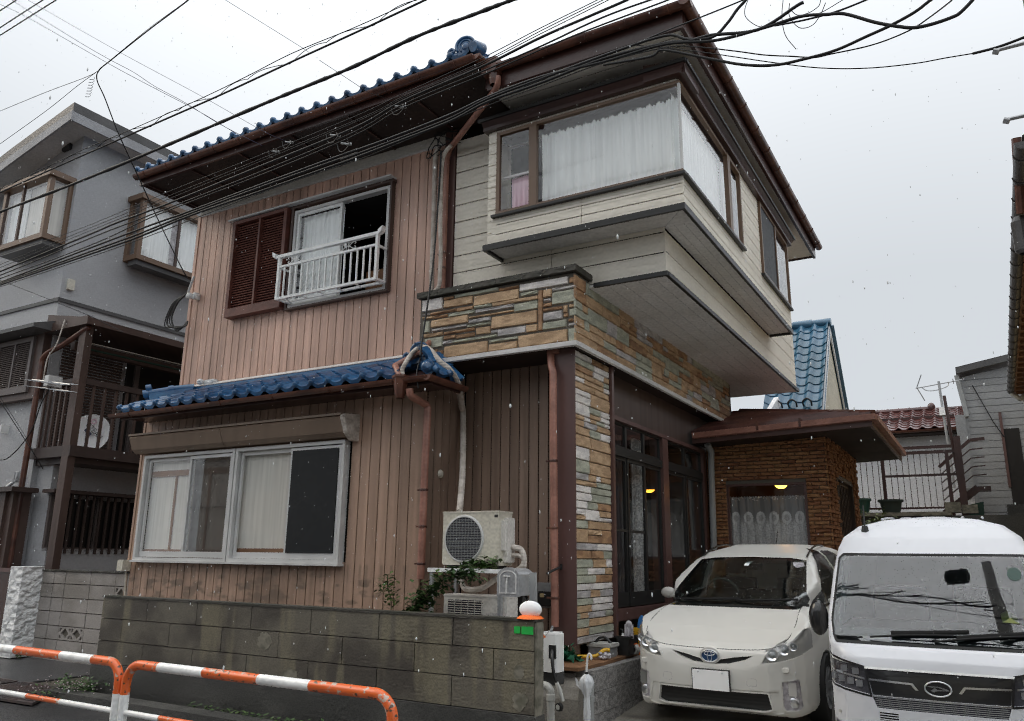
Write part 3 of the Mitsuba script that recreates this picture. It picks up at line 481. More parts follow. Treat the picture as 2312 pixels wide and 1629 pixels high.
# upper left roof: dark boxed eave, gutter, tiles
e = hp + 'upper_eave'
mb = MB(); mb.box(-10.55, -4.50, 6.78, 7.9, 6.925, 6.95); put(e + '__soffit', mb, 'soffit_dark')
for k in range(7): mb = MB(); mb.box(-10.5 + k, -10.47 + k, 6.80, 7.8, 6.90, 6.926); put(e + '__batten', mb, 'fascia')
mb = MB(); mb.box(-10.58, -4.47, 6.75, 6.785, 6.88, 7.06, .004); mb.box(-4.50, -4.465, 6.785, 7.5, 6.90, 7.06, .004); mb.box(-10.585, -10.55, 6.785, 9.0, 6.90, 7.06, .004); put(e + '__fascia', mb, 'fascia')
def gutter(key, p0, p1, r=.055, mat='gutter', hooks=0):
    p0, p1 = np.array(p0, float), np.array(p1, float); t = (p1 - p0) / np.linalg.norm(p1 - p0); s = np.cross(t, (0, 0, 1)); rows = []
    for p in (p0, p1):
        o = [p + r * (math.cos(a) * s + math.sin(a) * np.array((0, 0, 1))) for a in np.linspace(math.pi, 2 * math.pi, 9)]
        o += [p + .9 * r * (math.cos(a) * s + math.sin(a) * np.array((0, 0, 1))) for a in np.linspace(2 * math.pi, math.pi, 9)]; rows.append(o)
    mb = MB().grid(rows, True)
    for q in (p0, p1): mb.add([q + r * (math.cos(a) * s + math.sin(a) * np.array((0, 0, 1))) for a in np.linspace(math.pi, 2 * math.pi, 9)], [[0, i + 1, i] for i in range(1, 8)])
    for k in range(hooks):
        q = p0 + (p1 - p0) * (k + .5) / hooks
        mb.tube([q + 1.08 * r * (math.cos(a) * s + math.sin(a) * np.array((0, 0, 1))) for a in np.linspace(math.pi, 2 * math.pi, 7)], .006, 4)
    return put(key, mb, mat, 40)
gutter(e + '__gutter', (-10.60, 6.69, 7.02), (-4.46, 6.69, 7.02), .065, hooks=12)
gutter(e + '__gutter', (-4.44, 6.66, 7.02), (-4.44, 7.05, 7.02), .06)
def tile_mesh(w=.2625, l=.27, amp=.026, th=.016, eave=False):
    us = np.linspace(0, 1, 11); prof = amp * np.cos(2 * np.pi * us) + amp * .25 * np.cos(4 * np.pi * us); mb = MB()
    top = [[(u * w * 1.02, v, z + lift) for u, z in zip(us, prof)] for v, lift in ((0, th + .006), (.02, th + .008), (l, .004))]
    mb.grid(top)
    d = .05 if eave else th + .012
    mb.grid([[(u * w * 1.02, -.002 if eave else .002, z + th + .006 - d) for u, z in zip(us, prof)], top[0]])
    if eave:
        mb.lathe([(0, -.030), (.022, -.028), (.036, -.018), (.041, 0), (.041, .03)], (0.0, .01, amp + .010), (0, 1, 0), 12)
    return mb.tri()
TILE = ply(tile_mesh(), 'tile_blue', smooth=35); TILE_E = ply(tile_mesh(eave=True), 'tile_blue', smooth=35)
def tiles(key, origin, along, up, cols, rows, pw=.2625, pl=.235, t=None, te=None):
    o, a, u = np.array(origin, float), np.array(along, float), np.array(up, float); a /= np.linalg.norm(a); u /= np.linalg.norm(u); n = np.cross(a, u)
    for r in range(rows):
        for c in range(cols):
            q = o + a * (c * pw + NPR.uniform(-.002, .002)) + u * r * pl + n * NPR.uniform(0, .003)
            M = np.eye(4); M[:3, 0], M[:3, 1], M[:3, 2], M[:3, 3] = a, u, n, q
            place(key, (te or TILE_E) if r == 0 and te is not False else (t or TILE), T(M))
sl = np.array((0, 1, .42)); sl /= np.linalg.norm(sl)
tiles(hp + 'upper_roof__tile', (-10.58, 6.68, 7.09), (1, 0, 0), sl, 23, 2)
mb = MB(); mb.add([(-10.58, 6.72, 7.075), (-4.47, 6.72, 7.075), (-4.47, 10.8, 8.80), (-10.58, 10.8, 8.80), (-4.47, 14.9, 7.075), (-10.58, 14.9, 7.075)], [[0, 1, 2], [0, 2, 3], [3, 2, 4], [3, 4, 5], [0, 3, 5], [1, 4, 2]]); put(hp + 'upper_roof', mb, 'tile_blue')
def onigawara(key, c, s=1.0, rot=0.0):
    c = np.array(c, float); R = np.array([[math.cos(rot), -math.sin(rot), 0], [math.sin(rot), math.cos(rot), 0], [0, 0, 1]])
    def tr(m): return MB().mesh(m.tri(), np.block([[R * s, c[:, None]], [np.zeros((1, 3)), np.ones((1, 1))]]))
    m = MB().prism(sg.Polygon([(-.2, 0), (.2, 0), (.2, .07), (.13, .10), (-.13, .10), (-.2, .07)]).union(sg.Point(0, .17).buffer(.115)), 'y', -.03, .04); put(key, tr(m), 'tile_blue', 30)
    m = MB()
    m.tube([(.115 * math.cos(a), -.035, .17 + .115 * math.sin(a)) for a in np.linspace(-.6, math.pi + .6, 26)], .016, 6)
    m.tube([(.075 * math.cos(a), -.035, .165 + .085 * math.sin(a)) for a in np.linspace(-.9, math.pi + .9, 20)], .010, 6)
    m.sphere((0, -.02, .165), (.05, .03, .06), 2); put(key + '__rim', tr(m), 'tile_blue', True)
    m = MB()
    for q in (-1, 1):
        m = MB().tube(spline([(q * .10, -.03, .05), (q * .17, -.03, .07), (q * .205, -.03, .115), (q * .17, -.03, .15), (q * .135, -.03, .125), (q * .155, -.03, .10), (q * .172, -.03, .118)], 5), [.022] * 16 + [.018] * 15, 7)
        put(key + '__scroll', tr(m), 'tile_blue', True)
    m = MB()
    m.box(-.19, .19, -.05, .05, -.04, .0, .01); m.box(-.17, .17, -.06, .05, -.075, -.045, .01); put(key + '__base', tr(m), 'tile_blue', 30)
onigawara(hp + 'ridge_end_ornament', (-4.66, 6.80, 7.10), 1.0, .25)
mb = MB(); mb.lathe([(0, 0), (.06, 0), (.075, .02), (.075, .16)], (-4.47, 6.66, 7.13), (.15, 1, .3), 14); put(hp + 'upper_roof__hip_knob', mb, 'tile_blue', 40)
mb = MB(); mb.tube([(-10.25, 7.05, 7.30), (-9.8, 7.5, 7.48)], .065, 12); mb.tube([(-10.29, 7.01, 7.29), (-10.21, 7.09, 7.31)], .085, 12); put(hp + 'upper_roof__ridge_cap', mb, 'tile_blue_light', 40)
# upper right roof: grey soffit, dark fascia, gutter round two sides
e = hp + 'side_eave'
mb = MB(); mb.box(-4.45, -2.12, 6.97, 7.8, 6.75, 6.78); mb.box(-2.67, -2.12, 7.8, 14.25, 6.75, 6.78); put(e + '__soffit', mb, 'beige_flat'); put(e + '__end_board', MB().box(-4.475, -4.45, 6.95, 7.8, 6.74, 6.95), 'fascia')
for y in (7.12, 7.29): put(e + '__soffit__joint', MB().box(-4.44, -2.14, y, y + .006, 6.747, 6.751), 'mortar_dark')
mb = MB(); mb.box(-4.44, -2.10, 6.93, 6.972, 6.70, 6.95, .004); mb.box(-2.135, -2.095, 6.972, 14.28, 6.70, 6.95, .004); mb.box(-2.70, -2.14, 14.25, 14.28, 6.72, 6.95, .004); put(e + '__fascia', mb, 'fascia')
gutter(e + '__gutter', (-4.30, 6.87, 6.93), (-1.98, 6.87, 6.93), .062, hooks=5); gutter(e + '__gutter', (-2.04, 6.81, 6.93), (-2.04, 14.35, 6.93), .062, hooks=12)
mb = MB(); mb.add([(-4.45, 6.9, 6.955), (-2.05, 6.9, 6.955), (-2.05, 14.3, 6.955), (-4.45, 14.3, 6.955), (-4.45, 9.4, 7.9), (-4.45, 11.9, 7.9)], [[0, 1, 4], [1, 2, 5], [1, 5, 4], [2, 3, 5]]); put(hp + 'side_roof', mb, 'tile_blue')
mb = MB(); mb.box(-4.44, -4.24, 6.79, 6.93, 6.84, 7.02, .02); mb.lathe([(.045, 0), (.06, .06), (.065, .16)], (-4.31, 6.87, 6.70), (0, 0, 1), 12); put(e + '__hopper', mb, 'gutter')
# beige wing over the entrance side
core(hp + 'beige_wall', 'x', 7.812, -5.45, -2.67, 4.43, 6.95, [], 'gap_dark')
boards(hp + 'beige_wall__panel', 'x', 7.812, -5.445, -2.66, 4.445, 6.75, .2325, [], 'beige', .016, .014, True, 1.4)
core(hp + 'beige_side_wall', 'y', -2.682, 7.80, 14.7, 4.43, 6.95, [(10.86, 12.68, 5.35, 6.42)], 'gap_dark')
boards(hp + 'beige_side_wall__panel', 'y', -2.682, 7.80, 14.70, 4.445, 4.94, .2325, [], 'beige', .016, .014, True, 2.3)
boards(hp + 'beige_side_wall__panel', 'y', -2.682, 12.70, 14.70, 4.94, 6.75, .2325, [], 'beige', .016, .014, True, 2.0)
mb = MB(); mb.box(-5.40, -2.64, 7.77, 14.72, 4.40, 4.432, .003); put(hp + 'beige_soffit', mb, 'soffit_grey')
for k in range(4): mb = MB(); mb.box(-3.35 + k * .18, -3.346 + k * .18, 7.83, 14.6, 4.398, 4.401); put(hp + 'beige_soffit__joint', mb, 'pvc_grey')
mb = MB(); mb.box(-3.50, -2.635, 7.755, 7.795, 4.395, 4.445, .004); mb.box(-2.668, -2.628, 7.795, 14.73, 4.395, 4.445, .004); put(hp + 'beige_soffit__edge_trim', mb, 'black_trim')
# corner bay window
b = hp + 'bay_window'
boards(b + '__panel', 'x', 7.414, -4.64, -2.306, 5.0, 5.345, .115, [], 'beige', .014, .014, True, 1.2)
boards(b + '__panel', 'y', -2.334, 7.415, 12.71, 5.0, 5.345, .115, [], 'beige', .014, .014, True, 1.8)
boards(b + '__panel', 'y', -2.334, 9.80, 10.86, 5.345, 6.45, .155, [], 'beige', .014, .014, True, 1.8)
boards(b + '__panel', 'x', 7.414, -4.70, -4.575, 5.0, 6.45, .145, [], 'beige', .014, .014, True, 1.2)
mb = MB(); mb.box(-4.69, -4.66, 7.41, 7.80, 5.0, 6.5, .003); put(b + '__end_panel', mb, 'beige')
mb = MB(); mb.box(-4.66, -2.34, 7.42, 7.44, 5.0, 5.33); mb.box(-4.66, -2.34, 7.42, 7.44, 6.43, 6.6); mb.box(-2.36, -2.34, 7.44, 12.7, 5.0, 5.33); mb.box(-2.36, -2.34, 7.44, 12.7, 6.43, 6.6); mb.box(-2.36, -2.34, 9.80, 10.86, 5.3, 6.5); mb.box(-2.67, -2.34, 12.68, 12.70, 5.0, 6.5); put(b + '__sheathing', mb, 'gap_dark')
mb = MB(); mb.box(-4.70, -2.33, 7.405, 7.80, 4.965, 5.0); mb.box(-2.67, -2.33, 7.80, 12.70, 4.965, 5.0); put(b + '__soffit', mb, 'soffit_grey')
mb = MB()
for k in range(2): mb.box(-2.56 + k * .11, -2.556 + k * .11, 7.8, 12.65, 4.9625, 4.966)
mb.tube([(-2.34, 7.42, 4.964), (-2.66, 7.8, 4.964)], .003, 4); put(b + '__soffit__joint', mb, 'pvc_grey')
mb = MB(); mb.box(-4.74, -2.295, 7.37, 7.405, 4.93, 5.0, .004); mb.box(-4.74, -4.705, 7.405, 7.80, 4.93, 5.0, .004); mb.box(-2.33, -2.295, 7.405, 12.74, 4.93, 5.0, .004); mb.box(-2.66, -2.33, 12.705, 12.74, 4.93, 5.0, .004); put(b + '__bottom_trim', mb, 'black_trim')
mb = MB(); mb.box(-4.62, -2.27, 7.345, 7.42, 5.315, 5.345, .004); mb.box(-2.33, -2.265, 7.42, 9.82, 5.315, 5.345, .004); mb.box(-2.33, -2.265, 10.82, 12.74, 5.315, 5.345, .004); put(b + '__sill', mb, 'black_trim')
mb = MB(); mb.prism([(7.80, 6.66), (7.30, 6.58), (7.285, 6.55), (7.33, 6.50), (7.33, 6.455), (7.80, 6.455)], 'x', -4.74, -2.215); mb.prism([(-2.67, 6.66), (-2.215, 6.58), (-2.20, 6.55), (-2.245, 6.50), (-2.245, 6.455), (-2.67, 6.455)], 'y', 7.30, 12.85); put(b + '__hood', mb, 'fascia')
put(b + '__hood__edge_trim', MB().box(-4.78, -2.19, 7.265, 7.295, 6.555, 6.595, .004), 'black_trim'); put(b + '__hood__edge_trim', MB().box(-2.215, -2.18, 7.295, 12.88, 6.555, 6.595, .004), 'black_trim'); put(b + '__head_panel', MB().box(-4.66, -2.34, 7.40, 7.42, 6.42, 6.455).box(-2.345, -2.318, 7.42, 12.7, 6.42, 6.455), 'beige')
frame(b + '__frame', 'x', 7.414, -4.575, -4.085, 5.345, 6.42, -.01, .035, .045, 'bronze_frame'); pane(b + '__pane', 'x', 7.414, -4.53, -4.13, 5.39, 6.375, .01)
mb = MB(); mb.box(-4.085, -4.03, 7.375, 7.43, 5.345, 6.42, .005); put(b + '__mullion', mb, 'bronze_frame')
mb = MB(); mb.box(-4.03, -2.30, 7.38, 7.43, 5.345, 5.385, .004); mb.box(-4.03, -2.30, 7.38, 7.43, 6.385, 6.42, .004); mb.box(-2.345, -2.295, 7.43, 9.76, 5.345, 5.385, .004); mb.box(-2.345, -2.295, 7.43, 9.76, 6.385, 6.42, .004); put(b + '__frame', mb, 'bronze_frame')
mb = MB(); mb.box(-2.325, -2.298, 7.38, 7.412, 5.385, 6.385); put(b + '__corner_post', mb, 'alu')
pane(b + '__pane', 'x', 7.414, -4.03, -2.325, 5.385, 6.385, .008); pane(b + '__pane', 'y', -2.334, 7.414, 9.19, 5.385, 6.385, .015)
mb = MB(); mb.box(-2.345, -2.29, 9.19, 9.26, 5.345, 6.42, .004); put(b + '__mullion', mb, 'bronze_frame')
frame(b + '__frame', 'y', -2.334, 9.26, 9.80, 5.345, 6.42, -.01, .045, .045, 'bronze_frame'); pane(b + '__pane', 'y', -2.334, 9.30, 9.76, 5.39, 6.375, .02)
frame(b + '__frame', 'y', -2.334, 10.86, 12.70, 5.345, 6.45, -.01, .05, .045, 'bronze_frame'); pane(b + '__pane', 'y', -2.334, 10.9, 11.78, 5.39, 6.40, .02); pane(b + '__pane', 'y', -2.334, 11.82, 12.66, 5.39, 6.40, .03)
mb = MB(); mb.box(-2.345, -2.28, 11.775, 11.83, 5.345, 6.45, .004); put(b + '__mullion', mb, 'bronze_frame'); put(b + '__insect_screen', MB().box(-2.300, -2.296, 10.9, 11.78, 5.39, 6.40), 'screen_black')
mb = MB(); mb.box(-4.60, -2.66, 7.775, 7.785, 5.02, 6.4); mb.box(-2.66, -2.65, 7.8, 12.68, 5.02, 6.4); mb.box(-4.6, -2.36, 7.42, 7.78, 5.005, 5.02); mb.box(-2.66, -2.36, 7.78, 12.68, 5.005, 5.02); put(b + '__interior', mb, 'dark_room')
def hang(label, cat, key, m, mat, group=None): k = thing(key, label, cat, group); scene[k] = ply(m.tri(), mat, smooth=True); return k
hang('gathered white net curtain across the big pane of the corner bay window', 'curtain', 'net_curtain', drape('x', 7.52, -4.02, -2.36, 5.41, 6.30, 0, .026, 15, 3, .014), 'curtain_white')
hang('white net curtain behind the side pane of the corner bay, just round the corner', 'curtain', 'net_curtain', drape('y', -2.43, 7.47, 9.20, 5.40, 6.36, 0, .014, 16, 4, .01), 'curtain_white')
hang('white curtain in the far half of the second window on the side of the bay', 'curtain', 'net_curtain', drape('y', -2.43, 11.85, 12.62, 5.38, 6.40, 0, .012, 8, 5), 'curtain_white')
hang('pale curtain behind the narrow sash on the side of the bay window', 'curtain', 'net_curtain', drape('y', -2.43, 9.30, 9.76, 5.38, 6.40, 0, .012, 5, 5), 'curtain_white')
hang('pink cloth hung low in the narrow left sash of the bay window', 'curtain', 'pink_cloth', drape('x', 7.52, -4.44, -4.14, 5.37, 5.84, 0, .02, 4, 6, .01), 'curtain_pink')
hang('white net curtain behind the closed sash of the upstairs window', 'curtain', 'net_curtain', drape('x', 7.90, -8.22, -7.42, 4.90, 6.30, 0, .016, 8, 7), 'curtain_white')
hang('grey curtain gathered at the right edge of the open upstairs window', 'curtain', 'grey_curtain', drape('x', 7.98, -6.66, -6.51, 4.90, 6.33, 0, .03, 2.5, 8), 'curtain_grey')
mb = MB(); mb.box(-4.53, -4.13, 7.47, 7.49, 5.84, 5.865); put(b + '__inner_rail', mb, 'soffit_grey')
# stone-faced band with coping
s = hp + 'stone_band'
mb = MB(); mb.box(-5.65, -3.575, 7.43, 7.78, 3.70, 4.48); mb.box(-3.85, -3.575, 7.78, 13.6, 3.70, 4.42); put(s, mb, 'mortar_dark')
def veneer(key, ax, face, u0, u1, z0, z1, mat, th=.03, seed=None, skew=None):
    """one split-faced stone: bevelled edges, a lumpy face"""
    r = random.Random(seed if seed is not None else RND.random()); g = .003
    u0, u1, z0, z1 = u0 + g, u1 - g, z0 + g, z1 - g; nx = max(2, min(5, int((u1 - u0) / .09) + 1)); nz = 2
    P_ = []
    for j in range(-1, nz + 2):
        row = []
        for i in range(-1, nx + 2):
            a = min(max(i, 0), nx) / nx; c = min(max(j, 0), nz) / nz; edge = i in (-1, nx + 1) or j in (-1, nz + 1)
            ins = 0 if edge else .006
            u = u0 + ins + (u1 - u0 - 2 * ins) * a; z = z0 + ins + (z1 - z0 - 2 * ins) * c
            if skew: u += skew * (c - .5)
            d = 0 if edge else th * (.55 + .75 * r.random())
            row.append((u, face - d, z) if ax == 'x' else (face + d, u, z))
        P_.append(row)
    return put(key, MB().grid(P_), mat, 35)
for i, (a, c, z0, z1, m) in enumerate(BAND_STONES): veneer(s + '__stone', 'x', 7.43, a, min(c, -3.555), z0, z1, STONE[m], .022, i)
def ashlar(key, ax, face, u0, u1, z0, z1, hmin, hmax, lmin, lmax, mats, seed, th=.03):
    r = random.Random(seed); z = z0
    while z < z1 - .02:
        h = r.uniform(hmin, hmax); tall = r.random() < .45; h = h * 1.7 if tall else h
        if z1 - z - h < hmin * .7: h = z1 - z
        u = u0
        while u < u1 - .01:
            l = r.uniform(lmin, lmax)
            if u1 - u - l < lmin * .6: l = u1 - u
            if tall and r.random() < .6 and h > hmin * 1.5:
                k = r.uniform(.4, .6)
                veneer(key, ax, face, u, u + l, z, z + h * k, STONE[r.choice(mats)], th, r.random()); q = u + l * r.uniform(.3, .7)
                if l > lmin * 1.3: veneer(key, ax, face, u, q, z + h * k, z + h, STONE[r.choice(mats)], th, r.random()); veneer(key, ax, face, q, u + l, z + h * k, z + h, STONE[r.choice(mats)], th, r.random())
                else: veneer(key, ax, face, u, u + l, z + h * k, z + h, STONE[r.choice(mats)], th, r.random())
            else: veneer(key, ax, face, u, u + l, z, z + h, STONE[r.choice(mats)], th, r.random(), r.uniform(-.02, .02) if tall and r.random() < .2 else None)
            u += l
        z += h
ashlar(s + '__stone', 'y', -3.575, 7.402, 13.45, 3.70, 4.45, .07, .115, .22, .65, 'TTTBBGGP', 5, .020)
mb = MB(); mb.box(-5.66, -3.535, 7.37, 7.43, 3.645, 3.695, .004); mb.box(-3.575, -3.53, 7.43, 13.5, 3.645, 3.695, .004); put(s + '__drip_trim', mb, 'soffit_grey')
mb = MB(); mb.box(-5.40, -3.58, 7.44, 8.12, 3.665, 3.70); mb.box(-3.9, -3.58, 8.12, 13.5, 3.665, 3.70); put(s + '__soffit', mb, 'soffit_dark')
xs = [-5.67, -5.36, -4.98, -4.55, -4.32, -3.94, -3.53]
for a, c in zip(xs, xs[1:]): mb = MB(); mb.box(a + .002, c - .002, 7.365, 7.79, 4.485, 4.555, .006); put(s + '__coping_tile', mb, 'block_cap')
mb = MB(); mb.box(-3.70, -3.53, 7.79, 8.05, 4.485, 4.553, .006); put(s + '__coping_tile', mb, 'block_cap')
# stone-faced pier beside the sliding doors
p_ = hp + 'pier'
mb = MB(); mb.box(-3.89, -3.675, 7.55, 8.56, .60, 3.665, .004); put(p_, mb, 'trim_brown')
mb = MB(); mb.box(-3.685, -3.64, 7.548, 7.565, .60, 3.66); mb.box(-3.685, -3.62, 8.51, 8.57, .62, 3.66, .004); put(p_ + '__edge_trim', mb, 'trim_brown')
mb = MB(); mb.box(-3.68, -3.67, 7.565, 8.51, .60, 3.66); put(p_ + '__mortar', mb, 'mortar_dark')
ashlar(p_ + '__stone', 'y', -3.672, 7.568, 8.51, .605, 3.655, .068, .092, .24, .55, 'TTTTBGGPWWW', 21, .020)
# sliding doors under the overhang
d = hp + 'sliding_door'
core(hp + 'door_wall', 'y', -3.80, 8.1, 13.6, .76, 3.7, [(8.66, 10.50, .90, 3.08), (10.72, 12.35, .90, 3.08)], 'wood_brown')
mb = MB(); mb.box(-3.80, -3.70, 8.58, 12.6, .76, .885, .006); put(d + '__sill', mb, 'trim_brown')
mb = MB(); mb.box(-3.80, -3.73, 10.50, 10.72, .885, 3.12, .005); mb.box(-3.80, -3.72, 8.58, 12.45, 3.08, 3.13, .004); mb.box(-3.80, -3.73, 12.35, 12.5, .885, 3.12, .004); put(d + '__casing', mb, 'trim_brown')
for a, c in ((8.66, 10.50), (10.72, 12.35)):
    mb = MB(); mb.box(-3.82, -3.74, a, c, 2.66, 2.76, .004); put(d + '__transom_bar', mb, 'black_trim')
    n = 3 if a < 9 else 2; wd = (c - a) / n
    for k in range(n):
        frame(d + '__transom_sash', 'y', -3.80, a + k * wd, a + (k + 1) * wd, 2.76, 3.08, .0, .03, .03, 'black_trim'); pane(d + '__pane', 'y', -3.80, a + k * wd + .03, a + (k + 1) * wd - .03, 2.79, 3.05, .012)
        frame(d + '__sash', 'y', -3.80, a + k * wd, a + (k + 1) * wd, .90, 2.66, .0 + .012 * (k % 2), .03 + .012 * (k % 2), .045, 'black_trim', .16); pane(d + '__pane', 'y', -3.80, a + k * wd + .045, a + (k + 1) * wd - .045, 1.06, 2.615, .012)
    if a < 9:
        mb = MB(); mb.box(-3.80, -3.765, a, a + 2 * wd, 1.76, 1.79); put(d + '__middle_bar', mb, 'black_trim')
room(d + '__room', -5.2, -3.93, 8.62, 12.4, .88, 3.1, 'dark_room', 'x1')
hang('speckled grey curtain hanging behind the third sliding door sash', 'curtain', 'speckled_curtain', drape('y', -3.97, 9.92, 10.28, .95, 3.02, 0, .02, 4, 9), 'speckled_curtain')
hang('speckled grey curtain hanging behind the far sliding doors', 'curtain', 'speckled_curtain', drape('y', -3.97, 10.76, 11.35, .95, 3.02, 0, .02, 5, 10), 'speckled_curtain')
hang('dark grey curtain behind the first two sliding door sashes', 'curtain', 'dark_curtain', drape('y', -4.02, 8.72, 9.70, .95, 3.02, 0, .02, 8, 12), 'seat_cloth')
mb = MB(); mb.box(-5.4, -4.45, 8.3, 12.6, -.1, .76); put(hp + 'foundation', mb, 'concrete_dark')
mb = MB(); mb.box(-5.4, -3.86, 8.14, 8.3, -.1, .5); put(hp + 'foundation', mb, 'concrete_dark')
# lower tiled pent roof
r_ = hp + 'lower_roof'
sl2 = np.array((0, .90, .40)); sl2 /= np.linalg.norm(sl2)
tiles(r_ + '__tile', (-10.42, 6.80, 3.405), (1, 0, 0), sl2, 19, 4)
mb = MB(); mb.add([(-10.44, 6.84, 3.37), (-5.05, 6.84, 3.37), (-5.42, 7.80, 3.80), (-10.44, 7.80, 3.80), (-5.05, 7.45, 3.37), (-5.42, 7.45, 3.76)], [[0, 1, 2], [0, 2, 3], [1, 4, 5], [1, 5, 2]])
mb.box(-10.44, -5.05, 6.86, 7.32, 3.30, 3.34); put(r_ + '__deck', mb, 'fascia')
mb = MB(); mb.box(-10.45, -5.03, 6.86, 6.885, 3.27, 3.385, .003); mb.box(-5.07, -5.045, 6.885, 7.45, 3.27, 3.385, .003); put(r_ + '__fascia', mb, 'fascia')
mb = MB()
for k, (y0, z0, z1) in enumerate(((7.66, 3.775, 3.805), (7.675, 3.808, 3.838), (7.69, 3.841, 3.871))): mb.box(-10.05, -5.60, y0, 7.80, z0, z1, .006)
put(r_ + '__flat_ridge_course', mb, 'tile_blue_light')
mb = MB(); mb.prism([(7.80, 3.93), (7.68, 3.872), (7.68, 3.88), (7.80, 3.94)], 'x', -10.2, -5.6); put(r_ + '__flashing', mb, 'soffit_grey')
mb = MB(); mb.tube([(-10.42, 7.22, 3.72), (-10.20, 7.45, 3.80)], .055, 12); mb.tube([(-10.23, 7.42, 3.80), (-9.98, 7.66, 3.86)], .050, 12); put(r_ + '__hip_cap', mb, 'tile_blue_light', 40)
for c_, s_ in (((-10.44, 7.20, 3.71), 1), ((-10.42, 7.22, 3.80), .9), ((-10.2, 7.44, 3.80), 1.0)): mb = MB(); mb.tube([np.array(c_) + (-.025, -.025, -.01), np.array(c_) + (.025, .025, .01)], .065 * s_, 14); put(r_ + '__hip_collar', mb, 'tile_blue_light', 40)
mb = MB(); mb.bar((-10.40, 7.24, 3.66), (-9.98, 7.66, 3.79), .16, .10); put(r_ + '__hip_base', mb, 'tile_blue_light')
mb = MB(); mb.sphere((-9.86, 7.66, 3.93), (.05, .05, .045), 2); mb.box(-9.84, -9.62, 7.70, 7.80, 3.89, 3.96, .02); put(r_ + '__mortar_lump', mb, 'plaster_white', True)
gutter(r_ + '__gutter', (-10.58, 6.79, 3.345), (-5.02, 6.79, 3.345), .055, hooks=6); gutter(r_ + '__gutter', (-5.02, 6.75, 3.345), (-5.02, 7.50, 3.345), .055)
mb = MB(); mb.lathe([(.045, 0), (.06, .04), (.062, .06), (.085, .22), (.10, .225), (.10, .25)], (-5.40, 6.79, 3.13), (0, 0, 1), 6); put(r_ + '__hopper', mb, 'gutter')
mb = MB(); mb.tube(spline([(-5.62, 6.95, 3.55), (-5.55, 6.88, 3.52), (-5.47, 6.82, 3.44), (-5.42, 6.8, 3.38)], 4), .035, 8); mb.tube([(-5.62, 6.95, 3.55), (-5.45, 7.2, 3.75), (-5.5, 7.45, 3.95)], .035, 8); put(r_ + '__outlet_pipe', mb, 'pipe_brown', True)
onigawara(hp + 'roof_corner_ornament', (-5.47, 7.22, 3.60), .92, .35)
sr = np.array((-.37, 0, .40)); sr /= np.linalg.norm(sr)
tiles(r_ + '__tile', (-5.02, 6.90, 3.405), (0, 1, 0), sr, 2, 2)
mb = MB(); mb.lathe([(0, -.02), (.05, 0), (.075, .03), (.075, .10)], (-5.08, 6.84, 3.45), (-.5, .75, .4), 14); put(r_ + '__corner_knob', mb, 'tile_blue', 40)
mb = MB(); mb.tube([(-5.08, 6.86, 3.45), (-5.36, 7.18, 3.58)], .07, 10); put(r_ + '__hip_cap', mb, 'tile_blue', 40)
# pipes and hoses
PART = {'upper_downpipe': 'pipe_brown', 'downpipe_left': 'pipe_brown', 'downpipe_right': 'pipe_brown', 'porch_downpipe': 'pvc_grey'}
for n_, rad, pts in HOSES:
    if n_ in PART:
        put(hp + 'downpipe', MB().tube(pts, rad, 12), PART[n_], 50)
        if n_ != 'porch_downpipe':
            a, c = np.array(pts[-2]), np.array(pts[-1])
            for k in range(3 if n_ != 'upper_downpipe' else 2):
                q = a + (c - a) * ((k + .6) / 3); mb = MB().lathe([(rad + .006, -.012), (rad + .008, 0), (rad + .006, .012)], q, (0, 0, 1), 12); mb.box(q[0] - .09, q[0] - rad, q[1] - .006, q[1] + .006, q[2] - .008, q[2] + .008); put(hp + 'downpipe__bracket', mb, 'gutter')
    else:
        put(hp + n_, MB().tube(spline(pts, 6), rad, 8), 'cable_black' if 'cable' in n_ else 'hose_wrap', True)
mb = MB(); mb.tube([(-3.88, 7.55, 3.62), (-3.88, 7.55, 3.74)], .055, 12); put(hp + 'downpipe__collar', mb, 'pipe_brown')
# cable clutter under the eave, service head on the corner, outlet box
mb = MB(); rr = random.Random(4)
for k in range(7):
    c = np.array((-5.62 + rr.uniform(-.18, .12), 7.72, 6.72 + rr.uniform(-.12, .14)))
    mb.tube(spline([c + (rr.uniform(-.22, .22), rr.uniform(-.06, .02), rr.uniform(-.12, .16)) for _ in range(5)], 6), .007, 5)
put(hp + 'cable_tangle', mb, 'cable_black', True)
mb = MB(); mb.sphere((-10.40, 7.70, 5.37), (.06, .05, .06), 2); mb.box(-10.36, -10.28, 7.72, 7.82, 5.32, 5.42, .02); mb.tube(spline([(-10.4, 7.68, 5.42), (-10.2, 7.6, 5.62)], 3), .02, 6); put(hp + 'cable_bracket', mb, 'plastic_white', True)
mb = MB(); rr = random.Random(9)
for k in range(4):
    mb.tube(spline([(-10.40, 7.66, 5.40), (-10.55 - .04 * k, 7.62, 5.25), (-10.62 - .05 * k, 7.6, 5.0 - .03 * k), (-10.50, 7.62, 4.80 + .02 * k), (-10.40 + .02 * k, 7.66, 4.86), (-10.36, 7.7, 4.95)], 6), .010 if k % 2 else .014, 6)
put(hp + 'service_loop', mb, 'cable_black', True)
mb = MB(); mb.box(-10.56, -10.44, 7.16, 7.29, 1.20, 1.35, .012); mb.tube(spline([(-10.48, 7.25, 1.2), (-10.46, 7.27, .8), (-10.48, 7.28, .3)], 5), .012, 6); put(hp + 'outlet_box', mb, 'plastic_beige')
